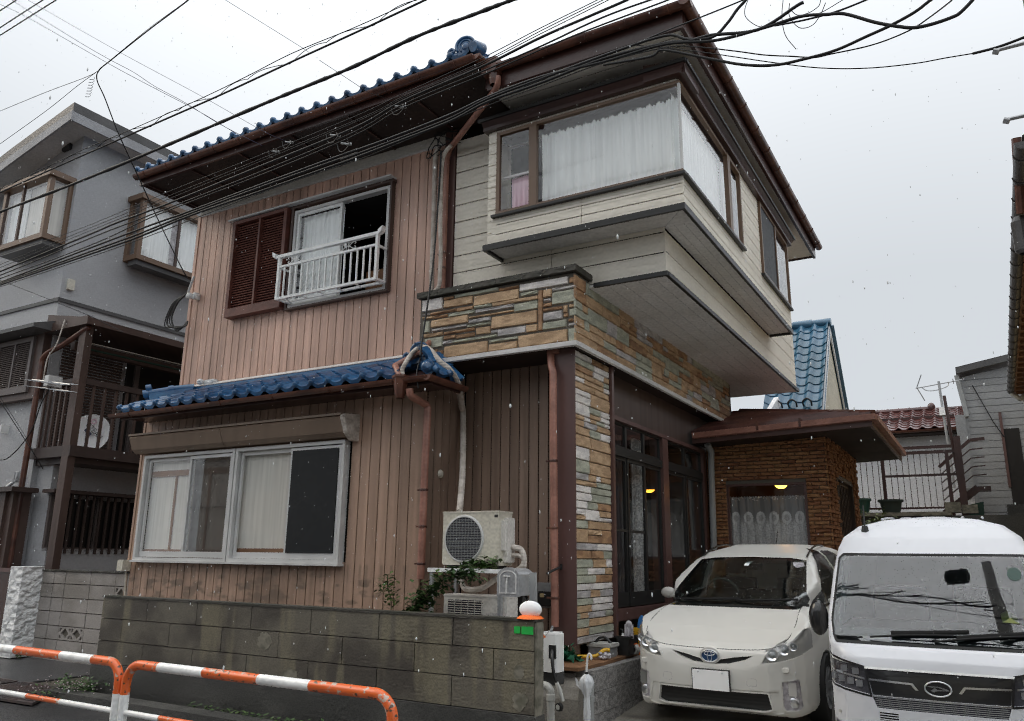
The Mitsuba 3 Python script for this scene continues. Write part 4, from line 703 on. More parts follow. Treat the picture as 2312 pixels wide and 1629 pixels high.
# brick entrance porch
q = hp + 'porch'
PW = (-3.46, -2.26, 1.45, 2.60)
core(q, 'x', 12.62, -3.75, -1.95, .2, 3.3, [PW], 'mortar_dark'); core(q, 'y', -1.95, 12.74, 15.6, .2, 3.3, [(13.35, 15.0, .3, 2.75)], 'mortar_dark')
rr = random.Random(31); row = 0; z = 1.10
while z < 3.27:
    u = -3.75 - (.105 if row % 2 else 0); h = .0575
    while u < -1.94:
        a, c = max(u, -3.75), min(u + .21, -1.93)
        segs = [(a, c)]
        if z + h > PW[2] and z < PW[3]: segs = [t for s0, s1 in segs for t in ((s0, min(s1, PW[0])), (max(s0, PW[1]), s1)) if t[1] - t[0] > .025]
        for s0, s1 in segs:
            if s1 - s0 > .02: veneer(q + '__brick', 'x', 12.62, s0, s1, z, z + h, rr.choice(('brick_a', 'brick_a', 'brick_b', 'brick_c')), .032, rr.random())
        u += .21
    z += h; row += 1
mb = MB()
for j in range(38):   # rough brick ends on the side wall, too narrow from here to part one by one
    for i in range(16):
        u = 12.64 + i * .19 + (.095 if j % 2 else 0)
        if 13.33 < u + .09 < 15.02 and j * .0575 + 1.1 < 2.75: continue
        dd = .02 + rr.random() * .03; mb.box(-1.95, -1.95 + dd, u + .004, u + .184, 1.1 + j * .0575 + .004, 1.1 + j * .0575 + .052, .006)
k_ = put(q + '__side_bricks', mb, 'brick_b'); stuff(k_)
frame(q + '__window_frame', 'x', 12.62, PW[0], PW[1], PW[2], PW[3], -.06, .0, .035, 'trim_brown'); pane(q + '__window_pane', 'x', 12.62, PW[0] + .03, PW[1] - .03, PW[2] + .03, PW[3] - .03, -.04)
room(q + '__hall', -3.7, -2.0, 12.76, 14.2, 1.3, 3.0, 'dark_room_warm')
hang('white lace curtain with a scalloped flower border in the porch window', 'curtain', 'lace_curtain', drape('x', 12.74, -3.44, -2.28, 1.44, 2.41, 0, .014, 9, 14, .008), 'lace')
mb = MB().sphere((-2.70, 12.98, 2.64), .105, 3); scene[q + '__ceiling_lamp'] = ply(mb.tri(), 'white_flat', smooth=True, emitter={'type': 'area', 'radiance': {'type': 'rgb', 'value': [2.0, .80, .07]}}); labels[q + '__ceiling_lamp'] = {'label': 'glowing amber globe lamp'}
mb = MB(); mb.box(-2.05, -1.98, 13.4, 14.95, .4, 2.72); put(q + '__door', mb, 'wood_brown')
mb = MB()
for k in range(9): mb.box(-1.985, -1.965, 13.45 + k * .17, 13.48 + k * .17, .5, 2.65)
put(q + '__door__slat', mb, 'wood_dark')
mb = MB(); mb.box(-2.0, -1.92, 13.30, 13.40, .3, 2.75); mb.box(-2.0, -1.92, 14.95, 15.05, .3, 2.75); mb.box(-2.0, -1.92, 13.40, 14.95, 2.70, 2.78); put(q + '__door_frame', mb, 'wood_dark')
g = hp + 'porch_roof'
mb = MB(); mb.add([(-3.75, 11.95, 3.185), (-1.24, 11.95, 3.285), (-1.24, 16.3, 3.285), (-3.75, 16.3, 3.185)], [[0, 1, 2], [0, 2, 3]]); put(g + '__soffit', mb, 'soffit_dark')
put(g + '__fascia', MB().bar((-3.75, 11.92, 3.235), (-1.20, 11.92, 3.325), .04, .12), 'trim_brown'); put(g + '__fascia', MB().box(-1.24, -1.20, 11.94, 16.35, 3.27, 3.385, .004), 'trim_brown')
put(g + '__gutter', MB().bar((-3.72, 11.85, 3.285), (-1.14, 11.85, 3.385), .10, .08), 'pipe_brown'); put(g + '__gutter', MB().box(-1.20, -1.12, 11.90, 16.35, 3.345, 3.425, .012), 'pipe_brown')
mb = MB()
for x in (-2.75, -2.15): mb.box(x, x + .03, 11.79, 11.81, 3.30, 3.43)
put(g + '__gutter__bracket', mb, 'gutter')
ap = np.array((-3.57, 14.2, 4.02)); cn = np.array((-1.16, 11.86, 3.42)); lf = np.array((-3.75, 11.86, 3.42)); far = np.array((-1.16, 16.4, 3.42))
NR = 15
for k in range(NR):
    t0, t1 = k / NR, (k + 1) / NR
    a0, a1 = cn + (ap - cn) * t0, cn + (ap - cn) * t1; l0 = np.array((-3.75, a0[1], a0[2] - .10 * (1 - t0))); l1 = np.array((-3.75, a1[1], a1[2] - .10 * (1 - t1))); up = np.array((0, 0, .045)); lip = np.array((0, 0, .006))
    mb = MB().add([l0 + up, a0 + up, a1 + lip, l1 + lip, l0, a0], [[0, 1, 2], [0, 2, 3], [4, 5, 1], [4, 1, 0]]); put(g + '__tile_course', mb, 'brown_roof')
mb = MB().add([cn, far, (-3.57, 14.2, 4.02)], [[0, 1, 2]]); put(g + '__side_slope', mb, 'brown_roof')
mb = MB().tube([cn + (0, 0, .03), ap + (0, 0, .03)], .035, 6); put(g + '__hip_cap', mb, 'brown_roof')

# ------------------------------------------------------------------ block wall at the street
W_ = thing('block_wall', 'low dark weathered concrete block wall in front of the brown house', 'wall')
mb = MB(); mb.box(-8.70, -3.17, 5.822, 5.91, -.1, .945); put(W_ + '__mortar', mb, 'mortar_dark')
mb = MB(); mb.box(-8.76, -3.14, 5.775, 5.93, -.12, .262, .01); put(W_ + '__footing', mb, 'concrete_dark')
rows = [(.735, .955, [-8.72, -7.93, -7.13, -6.33, -5.54, -4.73, -3.94, -3.165]), (.500, .731, [-8.72, -8.33, -7.53, -6.73, -5.94, -5.14, -4.33, -3.54, -3.165]), (.266, .496, [-8.72, -7.93, -7.14, -6.35, -5.54, -4.73, -3.94, -3.165])]
for z0, z1, xs in rows:
    for a, c in zip(xs, xs[1:]): mb = MB(); mb.box(a + .004, c - .004, 5.80 + RND.uniform(-.002, .002), 5.92, z0 + .003, z1 - .001, .006); put(W_ + '__block', mb, 'block_old')
mb = MB(); mb.box(-8.73, -3.15, 5.79, 5.925, .955, .975, .008); put(W_ + '__top_render', mb, 'block_cap')
mb = MB(); mb.box(-3.167, -3.145, 5.81, 5.915, -.1, .95, .012); put(W_ + '__end_render', mb, 'patch')
def blob(x, z, rx, rz, seed, y=5.7985, th=.003):
    r = random.Random(seed); pts = [(x + rx * (1 + r.uniform(-.25, .25)) * math.cos(t), z + rz * (1 + r.uniform(-.25, .25)) * math.sin(t)) for t in np.linspace(0, 6.28, 26)[:-1]]
    return MB().prism(sg.Polygon(pts).buffer(.015).buffer(-.01), 'y', y - th + .003, y + .003)
for i, (x, z, a, c) in enumerate(((-6.12, .635, .085, .07), (-5.73, .595, .10, .035), (-5.37, .62, .105, .065), (-3.30, .57, .04, .05), (-5.75, .36, .09, .05), (-3.29, .36, .06, .06))): put(W_ + '__mortar_patch', blob(x, z, a, c, i), 'patch')
mb = MB(); mb.box(-9.0, -4.2, 5.42, 5.63, -.2, .0, .02); put('wall_kerb', mb, 'concrete_dark'); structure('wall_kerb')
def cat1(k, mesh, mat, label, cat, group=None, smooth=False):
    k = thing(k, label, cat, group); scene[k] = ply(mesh.tri() if isinstance(mesh, MB) else mesh, mat, smooth=smooth); return k
cat1('green_plate', MB().box(-3.345, -3.29, 5.79, 5.80, .862, .915, .002), 'green_plate', 'small square green plate on the right end of the block wall', 'plate')
cat1('green_plate', MB().box(-3.277, -3.175, 5.79, 5.80, .858, .917, .002), 'green_plate', 'longer green plate on the right end of the block wall', 'plate')
k = thing('wall_ornament', 'orange ornament with a white oval top standing on the end of the block wall', 'ornament')
mb = MB(); mb.lathe([(0, .0), (.112, .0), (.09, .018), (.06, .026), (0, .028)], (-3.235, 5.86, .975), (0, 0, 1), 16); put(k + '__base', mb, 'orange_plastic', 40)
mb = MB().sphere((-3.235, 5.86, 1.045), (.100, .05, .066), 3); put(k + '__white_top', mb, 'white_flat', True)
k = thing('orange_flag', 'small orange triangular flag poking out behind the wall end', 'flag')
mb = MB().prism([(-3.285, .87), (-3.222, .815), (-3.285, .79)], 'y', 6.10, 6.104); put(k + '__cloth', mb, 'orange_plastic')
mb = MB().tube([(-3.30, 6.105, .74), (-3.19, 6.105, .87)], .004, 6); put(k + '__stick', mb, 'galv')
# ------------------------------------------------------------------ air conditioners on a stand
def aircon(name, label, x0, x1, y0, y1, z0, z1, mat, ring, fine):
    k = thing(name, label, 'air conditioner', 'outdoor air conditioner units')
    labels[k].pop('group')
    mb = MB(); mb.box(x0, x1, y0, y1, z0, z1, .014); put(k + '__casing', mb, mat)
    mb = MB(); mb.box(x0 - .006, x1 + .006, y0 - .006, y1 + .006, z1 - .012, z1 + .006, .005); put(k + '__lid', mb, mat)
    if ring:
        cx, cz, R = x0 + .265, (z0 + z1) / 2 - .005, .232
        mb = MB(); mb.lathe([(R - .012, -.012), (R + .003, -.014), (R + .010, 0)], (cx, y0, cz), (0, 1, 0), 48); put(k + '__fan_ring', mb, 'alu', True)
        mb = MB(); mb.lathe([(0, -.001), (R - .008, -.001)], (cx, y0 - .001, cz), (0, 1, 0), 40); put(k + '__fan_opening', mb, 'grille_dark')
        mb = MB()
        for i in range(27):
            z = cz - R + .02 + i * (2 * R - .04) / 26; hw = math.sqrt(max(0, (R - .008) ** 2 - (z - cz) ** 2)); mb.bar((cx - hw, y0 - .010, z), (cx + hw, y0 - .010, z), .003, .003)
        for i in range(12):
            x = cx - R + .03 + i * (2 * R - .06) / 11; hh = math.sqrt(max(0, (R - .008) ** 2 - (x - cx) ** 2)); mb.bar((x, y0 - .007, cz - hh), (x, y0 - .007, cz + hh), .0025, .0025)
        q = put(k + '__fan_grille', mb, 'pvc_grey'); stuff(q)
        mb = MB()
        for i in range(8): z = z0 + .05 + i * .062; mb.box(x0 + .04, x1 - .03, y0 - .002, y0 + .001, z, z + .003)
        put(k + '__front_groove', mb, 'plastic_beige')
        mb = MB(); mb.prism([(x1 - .17, z1 - .10), (x1 - .10, z1 - .08), (x1 - .13, z1 - .17), (x1 - .145, z1 - .17), (x1 - .122, z1 - .095), (x1 - .165, z1 - .112)], 'y', y0 - .003, y0 + .001); put(k + '__embossed_mark', mb, mat)
        mb = MB(); mb.box(x1 - .001, x1 + .045, y0 + .10, y1 - .02, z0 + .03, z1 - .06, .015); mb.box(x1 + .0, x1 + .03, y0 + .05, y0 + .12, z0 + .15, z1 - .09, .01); put(k + '__valve_cover', mb, 'ac_white')
        mb = MB(); mb.box(x1 - .05, x1 - .01, y0 - .003, y0 + .001, z1 - .06, z1 - .035); put(k + '__badge', mb, 'plastic_black')
    else:
        mb = MB(); mb.box(x0 + .05, x0 + .46, y0 - .003, y0 + .001, z0 + .04, z1 - .045); put(k + '__fan_opening', mb, 'grille_dark')
        mb = MB()
        for i in range(22):
            z = z0 + .05 + i * (z1 - z0 - .11) / 21; mb.box(x0 + .045, x0 + .465, y0 - .012, y0 - .003, z, z + .006)
        for i in range(6): mb.box(x0 + .05 + i * .081, x0 + .054 + i * .081, y0 - .008, y0 - .004, z0 + .04, z1 - .045)
        q = put(k + '__fan_grille', mb, mat); stuff(q)
        mb = MB(); mb.box(x0 + .50, x0 + .60, y0 - .002, y0 + .001, z1 - .20, z1 - .125); put(k + '__maker_plate', mb, 'ac_white')
        m = meshkit.text_mesh('FUJITSU', .030); mm = MB().mesh(m, np.array([[1, 0, 0, x0 + .51], [0, 0, -1, y0 - .003], [0, 1, 0, z1 - .185], [0, 0, 0, 1.0]])); put(k + '__lettering', mm, 'cloth_grey')
    mb = MB(); mb.box(x0 + .06, x0 + .14, y0 + .0, y1, z0 - .03, z0, .005); mb.box(x1 - .14, x1 - .06, y0, y1, z0 - .03, z0, .005); put(k + '__foot', mb, 'plastic_black')
    return k
aircon('air_conditioner', 'beige outdoor air conditioner unit with a round fan on top of the white stand', -4.915, -4.235, 7.0, 7.27, 1.365, 1.90, 'plastic_beige', True, 0)
aircon('air_conditioner', 'off-white outdoor air conditioner unit under the stand, half hidden by the wall', -4.82, -4.08, 6.92, 7.20, .50, 1.075, 'ac_white', False, 0)
k = thing('aircon_stand', 'white metal stand carrying the beige air conditioner', 'stand')
for x in (-4.965, -4.15):
    mb = MB(); mb.box(x, x + .035, 6.86, 6.90, -.1, 1.31, .004); put(k + '__leg', mb, 'galv'); mb = MB(); mb.box(x, x + .035, 7.30, 7.34, -.1, 1.31, .004); put(k + '__leg', mb, 'galv')
for y in (6.85, 7.30): mb = MB(); mb.box(-4.99, -4.08, y, y + .045, 1.295, 1.335, .004); put(k + '__rail', mb, 'rail_white')
for x in (-4.84, -4.36): mb = MB(); mb.box(x, x + .04, 6.895, 7.30, 1.30, 1.333, .004); put(k + '__cross_bar', mb, 'galv')
mb = MB(); mb.tube(spline([(-4.19, 7.2, 1.55), (-4.08, 7.2, 1.52), (-4.05, 7.2, 1.40), (-4.12, 7.18, 1.32), (-4.30, 7.15, 1.26), (-4.50, 7.12, 1.14), (-4.68, 7.1, 1.13), (-4.74, 7.1, 1.22)], 6), .030, 8); mb.tube(spline([(-4.19, 7.2, 1.47), (-4.09, 7.2, 1.46), (-4.04, 7.2, 1.38), (-4.10, 7.2, 1.30), (-4.2, 7.2, 1.28)], 6), .022, 8)
scene[thing('refrigerant_hose', 'taped hose looping from the beige air conditioner under its stand', 'hose')] = ply(mb.tri(), 'hose_wrap', smooth=True)
# ------------------------------------------------------------------ mailbox, meter, faucet post, pipes, umbrella
k = thing('mailbox', 'grey metal mailbox with a rounded top behind the end of the wall', 'mailbox')
arch = [(-3.80, 1.12), (-3.80, 1.28)] + [(-3.695 + .105 * math.cos(a), 1.28 + .075 * math.sin(a)) for a in np.linspace(math.pi, 0, 14)] + [(-3.59, 1.12)]
ap_ = sg.Polygon(arch)
put(k + '__body', MB().prism(ap_, 'y', 6.30, 6.56), 'galv', 40); put(k + '__door', MB().prism(ap_.buffer(.008), 'y', 6.28, 6.31), 'galv', 40)
put(k + '__door_rim', MB().prism(ap_.buffer(-.018).difference(ap_.buffer(-.028)), 'y', 6.274, 6.281), 'alu', 40)
mb = MB(); mb.tube([(-3.735, 6.26, 1.285), (-3.66, 6.26, 1.285)], .006, 6); mb.tube([(-3.70, 6.27, 1.285), (-3.70, 6.262, 1.14)], .008, 6); put(k + '__latch', mb, 'alu', True)
mb = MB(); mb.box(-3.545, -3.48, 6.4, 6.42, 1.06, 1.32, .003); put(k + '__flag_plate', mb, 'pvc_grey'); mb = MB(); mb.tube([(-3.64, 6.5, 1.12), (-3.56, 6.45, 1.03)], .012, 6); mb.box(-3.72, -3.67, 6.5, 6.56, -.1, 1.12); put(k + '__bracket', mb, 'plastic_black')
k = thing('electric_meter', 'dark meter with a small window on a grey board by the right downpipe', 'meter')
mb = MB(); mb.box(-4.27, -4.03, 7.85, 7.87, .93, 1.19, .004); mb.box(-4.24, -4.06, 7.87, 8.10, .96, 1.15); put(k + '__board', mb, 'galv'); mb = MB(); mb.box(-4.215, -4.07, 7.80, 7.85, .95, 1.10, .012); put(k + '__case', mb, 'plastic_black'); mb = MB(); mb.box(-4.19, -4.14, 7.795, 7.803, 1.04, 1.08); put(k + '__window', mb, 'yellow_wall')
mb = MB(); mb.tube([(-3.55, 6.75, 1.31), (-3.80, 7.52, 1.36)], .012, 6); mb.tube([(-3.80, 7.53, 1.33), (-3.80, 7.53, 1.39)], .012, 6)
scene[thing('black_stay_bar', 'thin black bar from the mailbox to the brown pier', 'bar')] = ply(mb.tri(), 'cable_black', smooth=40)
k = thing('water_post', 'white plastic water post with a square opening and dark base', 'water post')
mb = MB(); c0 = sg.box(-3.505, 6.52, -3.335, 6.68).buffer(-.03).buffer(.03)
a = MB().prism(c0, 'z', .485, .80); a.prism(c0.buffer(-.012), 'z', .80, .812); put(k + '__column', a, 'plastic_white', 30)
mb = MB(); mb.box(-3.41, -3.345, 6.512, 6.53, .60, .71, .004); put(k + '__opening', mb, 'plastic_black'); mb = MB(); mb.box(-3.498, -3.342, 6.525, 6.675, .38, .485, .01); put(k + '__base', mb, 'plastic_black')
mb = MB(); mb.tube(spline([(-3.375, 6.51, .67), (-3.35, 6.46, .62), (-3.33, 6.44, .52), (-3.315, 6.45, .44), (-3.30, 6.47, .40)], 5), .014, 8); put(k + '__hose', mb, 'plastic_black', True)
mb = MB(); mb.tube([(-3.31, 6.46, .42), (-3.285, 6.47, .36), (-3.262, 6.48, .27)], [.016, .022, .020], 8); put(k + '__nozzle', mb, 'pvc_light', True)
mb = MB(); mb.lathe([(.0, -.015), (.033, -.015), (.035, .015), (0, .015)], (-3.285, 6.46, .225), (.2, 1, 0), 16); put(k + '__hose_end', mb, 'rubber', 40); mb = MB(); mb.lathe([(0, -.018), (.022, -.018)], (-3.285, 6.46, .225), (.2, 1, 0), 14); put(k + '__hose_end_ring', mb, 'pvc_light')
mb = MB(); mb.tube([(-3.43, 6.6, .81), (-3.43, 6.6, .83), (-3.40, 6.56, .86)], .012, 6); put(k + '__tap', mb, 'galv', True)
k = thing('drain_pipe', 'pale grey plastic drain pipe bending down beside the wall end', 'pipe')
put(k + '__pipe', MB().tube(spline([(-3.56, 6.5, .375), (-3.44, 6.5, .378), (-3.395, 6.5, .35), (-3.385, 6.5, .28), (-3.385, 6.5, -.12)], 6), .034, 12), 'pvc_light', True); put(k + '__socket', MB().lathe([(.034, 0), (.040, .004), (.040, .05), (.034, .054)], (-3.385, 6.5, .26), (0, 0, 1), 14), 'pvc_light', 40)
k = thing('drain_pipe', 'darker grey drain pipe behind the furled umbrella', 'pipe')
put(k + '__pipe', MB().tube(spline([(-3.42, 7.3, .31), (-3.345, 7.22, .30), (-3.315, 7.14, .25), (-3.315, 7.14, -.15)], 6), .040, 12), 'pvc_grey', True); put(k + '__socket', MB().lathe([(.040, 0), (.047, .004), (.047, .05), (.040, .054)], (-3.315, 7.14, .17), (0, 0, 1), 14), 'pvc_grey', 40)
k = thing('umbrella', 'furled transparent plastic umbrella with a white crook handle, leaning by the grey blocks', 'umbrella')
bx, by = -3.27, 6.98
rr = random.Random(3); P_ = []
for z, r in ((-.14, .012), (-.02, .022), (.10, .030), (.20, .026), (.25, .024), (.30, .045), (.36, .060), (.40, .045), (.43, .018)):
    P_.append([(bx + r * (1 + .28 * math.sin(6 * t + z * 9) + rr.uniform(-.08, .08)) * math.cos(t), by + r * (1 + .28 * math.sin(6 * t + z * 9)) * math.sin(t), z) for t in np.linspace(0, 6.283, 25)[:-1]])
P('clear_vinyl', (.66, .68, .70), .22, .6, coat=1); put(k + '__canopy', MB().grid(P_, True), 'clear_vinyl', True)
mb = MB(); mb.add([(bx - .02, by, .30), (bx - .11, by - .01, .40), (bx - .10, by - .01, .33), (bx - .03, by, .27)], [[0, 1, 2], [0, 2, 3]]); put(k + '__loose_panel', mb, 'clear_vinyl')
put(k + '__shaft', MB().tube([(bx, by, -.20), (bx, by, .44)], .005, 6), 'galv', True); put(k + '__collar', MB().tube([(bx, by, .425), (bx + .002, by, .45)], .014, 8), 'plastic_black')
put(k + '__handle', MB().tube(spline([(bx, by, .44), (bx + .006, by, .52), (bx + .012, by, .575), (bx + .03, by, .605), (bx + .05, by, .585), (bx + .045, by, .555)], 6), .011, 8), 'plastic_white', True)
# ------------------------------------------------------------------ raised bed of grey blocks by the sliding doors
B_ = thing('raised_bed', 'grey split-faced block bed under the sliding doors with a brown board on top', 'raised bed')
mb = MB(); mb.box(-4.15, -3.40, 7.20, 10.2, -.2, .425); mb.prism(sg.box(-4.1, 7.15, -3.48, 7.5), 'z', -.2, .40); put(B_ + '__core', mb, 'concrete')
mb = MB(); mb.prism([(7.14, .37), (7.02, .30), (6.98, .20), (6.98, -.2), (7.2, -.2), (7.2, .37)], 'x', -4.0, -3.36); put(B_ + '__front_render', mb, 'concrete')
for j in range(4):
    z1 = .43 - j * .193; z0 = z1 - .188
    if z0 > -.3:
        pts = [(-3.42, 7.20)] + [(-3.355 + .055 * math.sin(a), 7.255 - .055 * math.cos(a)) for a in np.linspace(0, math.pi / 2, 6)] + [(-3.30, 7.55), (-3.42, 7.55)]
        put(B_ + '__corner_block', MB().prism(pts, 'z', z0, z1), 'block_split', 30); y = 7.555
        while y < 10.2:
            y1 = y + (.39 if j % 2 == 0 or y > 7.6 else .20); mb = MB(); mb.box(-3.42, -3.30, y, y1 - .006, z0, z1, .006); put(B_ + '__block', mb, 'block_split'); y = y1
for z in (-.005, .19): mb = MB(); mb.box(-3.42, -3.31, 7.25, 10.2, z + .04, z + .05); put(B_ + '__joint', mb, 'mortar_dark')
mb = MB(); mb.prism([(-3.95, 7.05), (-3.40, 7.08), (-3.38, 7.6), (-3.42, 8.7), (-3.95, 8.7)], 'z', .432, .462); put(B_ + '__board', mb, 'cardboard')
Z0 = .463
k = thing('lidded_box', 'grey plastic box with a clip handle lid under the pier', 'box')
mb = MB(); mb.box(-3.70, -3.46, 7.95, 8.15, Z0, Z0 + .10, .012); put(k + '__body', mb, 'galv'); mb = MB(); mb.box(-3.715, -3.445, 7.935, 8.165, Z0 + .10, Z0 + .135, .012); put(k + '__lid', mb, 'pvc_light')
mb = MB(); mb.tube(spline([(-3.66, 8.04, Z0 + .13), (-3.62, 8.04, Z0 + .175), (-3.55, 8.04, Z0 + .185), (-3.50, 8.04, Z0 + .15), (-3.48, 8.04, Z0 + .13)], 5), .014, 6); put(k + '__handle', mb, 'plastic_black', True)
k = thing('plastic_crate', 'black plastic crate of cleaning bottles next to the yellow basket', 'crate')
def crate(x0, x1, y0, y1, z0, z1, tap, t=.008):
    mb = MB(); a = [(x0 + tap, y0 + tap), (x1 - tap, y0 + tap), (x1 - tap, y1 - tap), (x0 + tap, y1 - tap)]; b = [(x0, y0), (x1, y0), (x1, y1), (x0, y1)]
    mb.grid([[(*p, z0) for p in a], [(*p, z1) for p in b], [(p[0] + (t if p[0] == x0 else -t), p[1] + (t if p[1] == y0 else -t), z1) for p in b], [(*p, z0 + .01) for p in a]], True); mb.box(x0 + tap, x1 - tap, y0 + tap, y1 - tap, z0, z0 + .01); return mb
put(k + '__body', crate(-3.50, -3.36, 8.22, 8.50, Z0, Z0 + .19, .012), 'plastic_black')
mb = MB(); mb.box(-3.515, -3.345, 8.205, 8.225, Z0 + .175, Z0 + .195, .004); mb.box(-3.36, -3.345, 8.225, 8.5, Z0 + .175, Z0 + .195, .004); put(k + '__rim', mb, 'plastic_black')
k = thing('spray_bottle', 'white cleaning bottle with a pump standing in the black crate', 'bottle')
put(k + '__body', MB().lathe([(0, 0), (.032, 0), (.034, .12), (.028, .16), (.012, .18), (.012, .20)], (-3.46, 8.30, Z0 + .02), (0, 0, 1), 14), 'plastic_white', 40); put(k + '__pump', MB().tube([(-3.46, 8.30, Z0 + .21), (-3.46, 8.30, Z0 + .25), (-3.49, 8.30, Z0 + .255)], .010, 6), 'plastic_black', True)
cat1('cleaning_rag', drape('x', 8.3, -3.44, -3.34, Z0 + .17, Z0 + .31, 0, .03, 2.5, 21).sphere((-3.40, 8.33, Z0 + .31), (.035, .03, .035), 2), 'cloth_grey', 'grey patterned rag bundled on top of the black crate', 'rag', None, True)
k = thing('plastic_basket', 'yellow perforated plastic basket beside the car headlight', 'basket')
mb = MB(); x0, x1, y0, y1 = -3.56, -3.36, 8.80, 9.12; t_ = .02
for i in range(12):
    z = Z0 + .012 + i * .019; e_ = t_ * (1 - i / 12)
    for p0, p1 in (((x0 + e_, y0 + e_), (x1 - e_, y0 + e_)), ((x1 - e_, y0 + e_), (x1 - e_, y1 - e_)), ((x1 - e_, y1 - e_), (x0 + e_, y1 - e_)), ((x0 + e_, y1 - e_), (x0 + e_, y0 + e_))): mb.bar((*p0, z), (*p1, z), .005, .008 if i < 11 else .022)
for i in range(15):
    for yy_, xx_ in ((y0, x0 + (x1 - x0) * i / 14), (None, None)):
        if yy_ is not None: mb.bar((xx_, yy_ + t_, Z0), (xx_, yy_, Z0 + .235), .006, .005)
for i in range(20): y = y0 + (y1 - y0) * i / 19; mb.bar((x1 - t_, y, Z0), (x1, y, Z0 + .235), .006, .005)
q = put(k + '__lattice', mb, 'yellow_plastic'); stuff(q)
mb = MB(); mb.box(x0 + t_, x1 - t_, y0 + t_, y1 - t_, Z0, Z0 + .15); put(k + '__contents', mb, 'cardboard')
k = thing('toy_scoop', 'bright blue plastic scoop sticking up out of the yellow basket', 'scoop')
put(k + '__bowl', MB().prism([(-3.52, Z0 + .22), (-3.40, Z0 + .22), (-3.42, Z0 + .30), (-3.47, Z0 + .37), (-3.50, Z0 + .33)], 'y', 8.86, 8.90), 'blue_plastic')
put(k + '__handle', MB().tube([(-3.40, 8.9, Z0 + .25), (-3.30, 9.0, Z0 + .27)], .012, 6), 'blue_plastic')
cat1('yellow_cloth', MB().sphere((-3.44, 8.86, Z0 + .25), (.045, .03, .03), 2), 'yellow_plastic', 'yellow rubber glove heaped on the rim of the yellow basket', 'glove', None, True)
k = thing('tape_dispenser', 'orange tape dispenser with a grey roll at the edge of the bed', 'tape dispenser')
put(k + '__roll', MB().lathe([(.030, -.025), (.050, -.025), (.050, .025), (.030, .025)], (-3.37, 8.42, Z0 + .05), (.5, 1, 0), 18), 'pvc_light', 30); put(k + '__frame', MB().lathe([(.0, .026), (.034, .026), (.040, .034), (0, .04)], (-3.37, 8.42, Z0 + .05), (.5, 1, 0), 16).box(-3.40, -3.36, 8.38, 8.46, Z0 + .10, Z0 + .112, .004).box(-3.33, -3.32, 8.42, 8.47, Z0, Z0 + .10, .004), 'orange_plastic', 30)
mb = MB().tube(spline([(-3.76, 7.60, Z0 + .03), (-3.62, 7.68, Z0 + .03), (-3.53, 7.76, Z0 + .035), (-3.49, 7.80, Z0 + .07), (-3.46, 7.84, Z0 + .09), (-3.42, 7.86, Z0 + .085)], 6), [.016] * 18 + [.018] * 13, 8)
scene[thing('yellow_tool_handle', 'yellow plastic handle lying across the brown board', 'handle')] = ply(mb.tri(), 'yellow_plastic', smooth=True)
mb = MB(); rr = random.Random(8)
for i in range(16): mb.sphere((-3.45 + rr.uniform(-.05, .05), 7.80 + rr.uniform(-.05, .05), Z0 + .015 + rr.uniform(0, .045)), (.022, .02, .014), 1)
scene[thing('crumpled_rag', 'crumpled grey rag on the brown board', 'rag')] = ply(mb.tri(), 'cloth_grey', smooth=True)
mb = MB(); rr = random.Random(12)
for i in range(160):
    c = np.array((-3.74 + rr.gauss(0, .07), 7.46 + rr.gauss(0, .07), Z0 + .02 + abs(rr.gauss(0, .04)))); d_ = np.array([rr.uniform(-1, 1) for _ in range(3)]) * .04; mb.add([c - d_, c + d_, c + (d_[1], -d_[0], d_[2]) ], [[0, 1, 2]])
k = thing('green_net', 'crumpled dark green netting at the front of the board', 'netting'); q = put(k + '__mesh', mb, 'green_net'); stuff(q)
# ------------------------------------------------------------------ guard rails
def guard(label, x_end, sgn, length, sections, lo, end2=None):
    k = thing('guard_rail', label, 'guard rail'); y = 3.75; zt, zl, R = .70, .385, .13; r = .0315; x0 = x_end
    def seg(path, bands, rad, part):
        p = np.array(path); d = np.r_[0, np.cumsum(np.linalg.norm(np.diff(p, axis=0), axis=1))]
        for a, b, m in bands:
            b = min(b, d[-1]); 
            if a >= d[-1]: break
            ts = np.unique(np.r_[a, d[(d > a) & (d < b)], b]); put(k + '__' + part, MB().tube(np.array([[np.interp(t, d, p[:, i]) for i in range(3)] for t in ts]), rad, 14), m, 50)
    path = [(x0, y, -.12), (x0, y, zt - R)] + [(x0 + sgn * (R - R * math.cos(a)), y, zt - R + R * math.sin(a)) for a in np.linspace(.15, math.pi / 2, 9)] + [(x0 + sgn * length, y, zt)]
    if end2: path = path[:-1] + [(end2 - sgn * R, y, zt)] + [(end2 - sgn * (R - R * math.sin(a)), y, zt - R + R * math.cos(a)) for a in np.linspace(.15, math.pi / 2, 9)] + [(end2, y, -.12)]
    seg(path, sections, r, 'top_rail')
    seg([(x0 + sgn * .03, y, zl), (x0 + sgn * length if not end2 else end2 - sgn * .03, y, zl)], lo, .019, 'lower_rail'); return k
o, w_ = 'orange_paint', 'rail_white'
guard('left orange and white guard rail running out of the frame', -5.345, -1, 3.4, [(0, .62, w_), (.62, 1.08, o), (1.08, 1.47, w_), (1.47, 2.08, o), (2.08, 2.6, w_), (2.6, 4, o)], [(0, .62, w_), (.62, 1.05, o), (1.05, 1.9, w_), (1.9, 4, o)])
guard('right orange and white guard rail bending down at both ends', -5.262, 1, 2.3, [(0, .62, w_), (.62, 1.10, o), (1.10, 1.55, w_), (1.55, 2.05, o), (2.05, 2.48, w_), (2.48, 3.25, o), (3.25, 4, w_)], [(0, .36, w_), (.36, .85, o), (.85, 1.4, w_), (1.4, 1.9, o), (1.9, 3, w_)], -2.93)
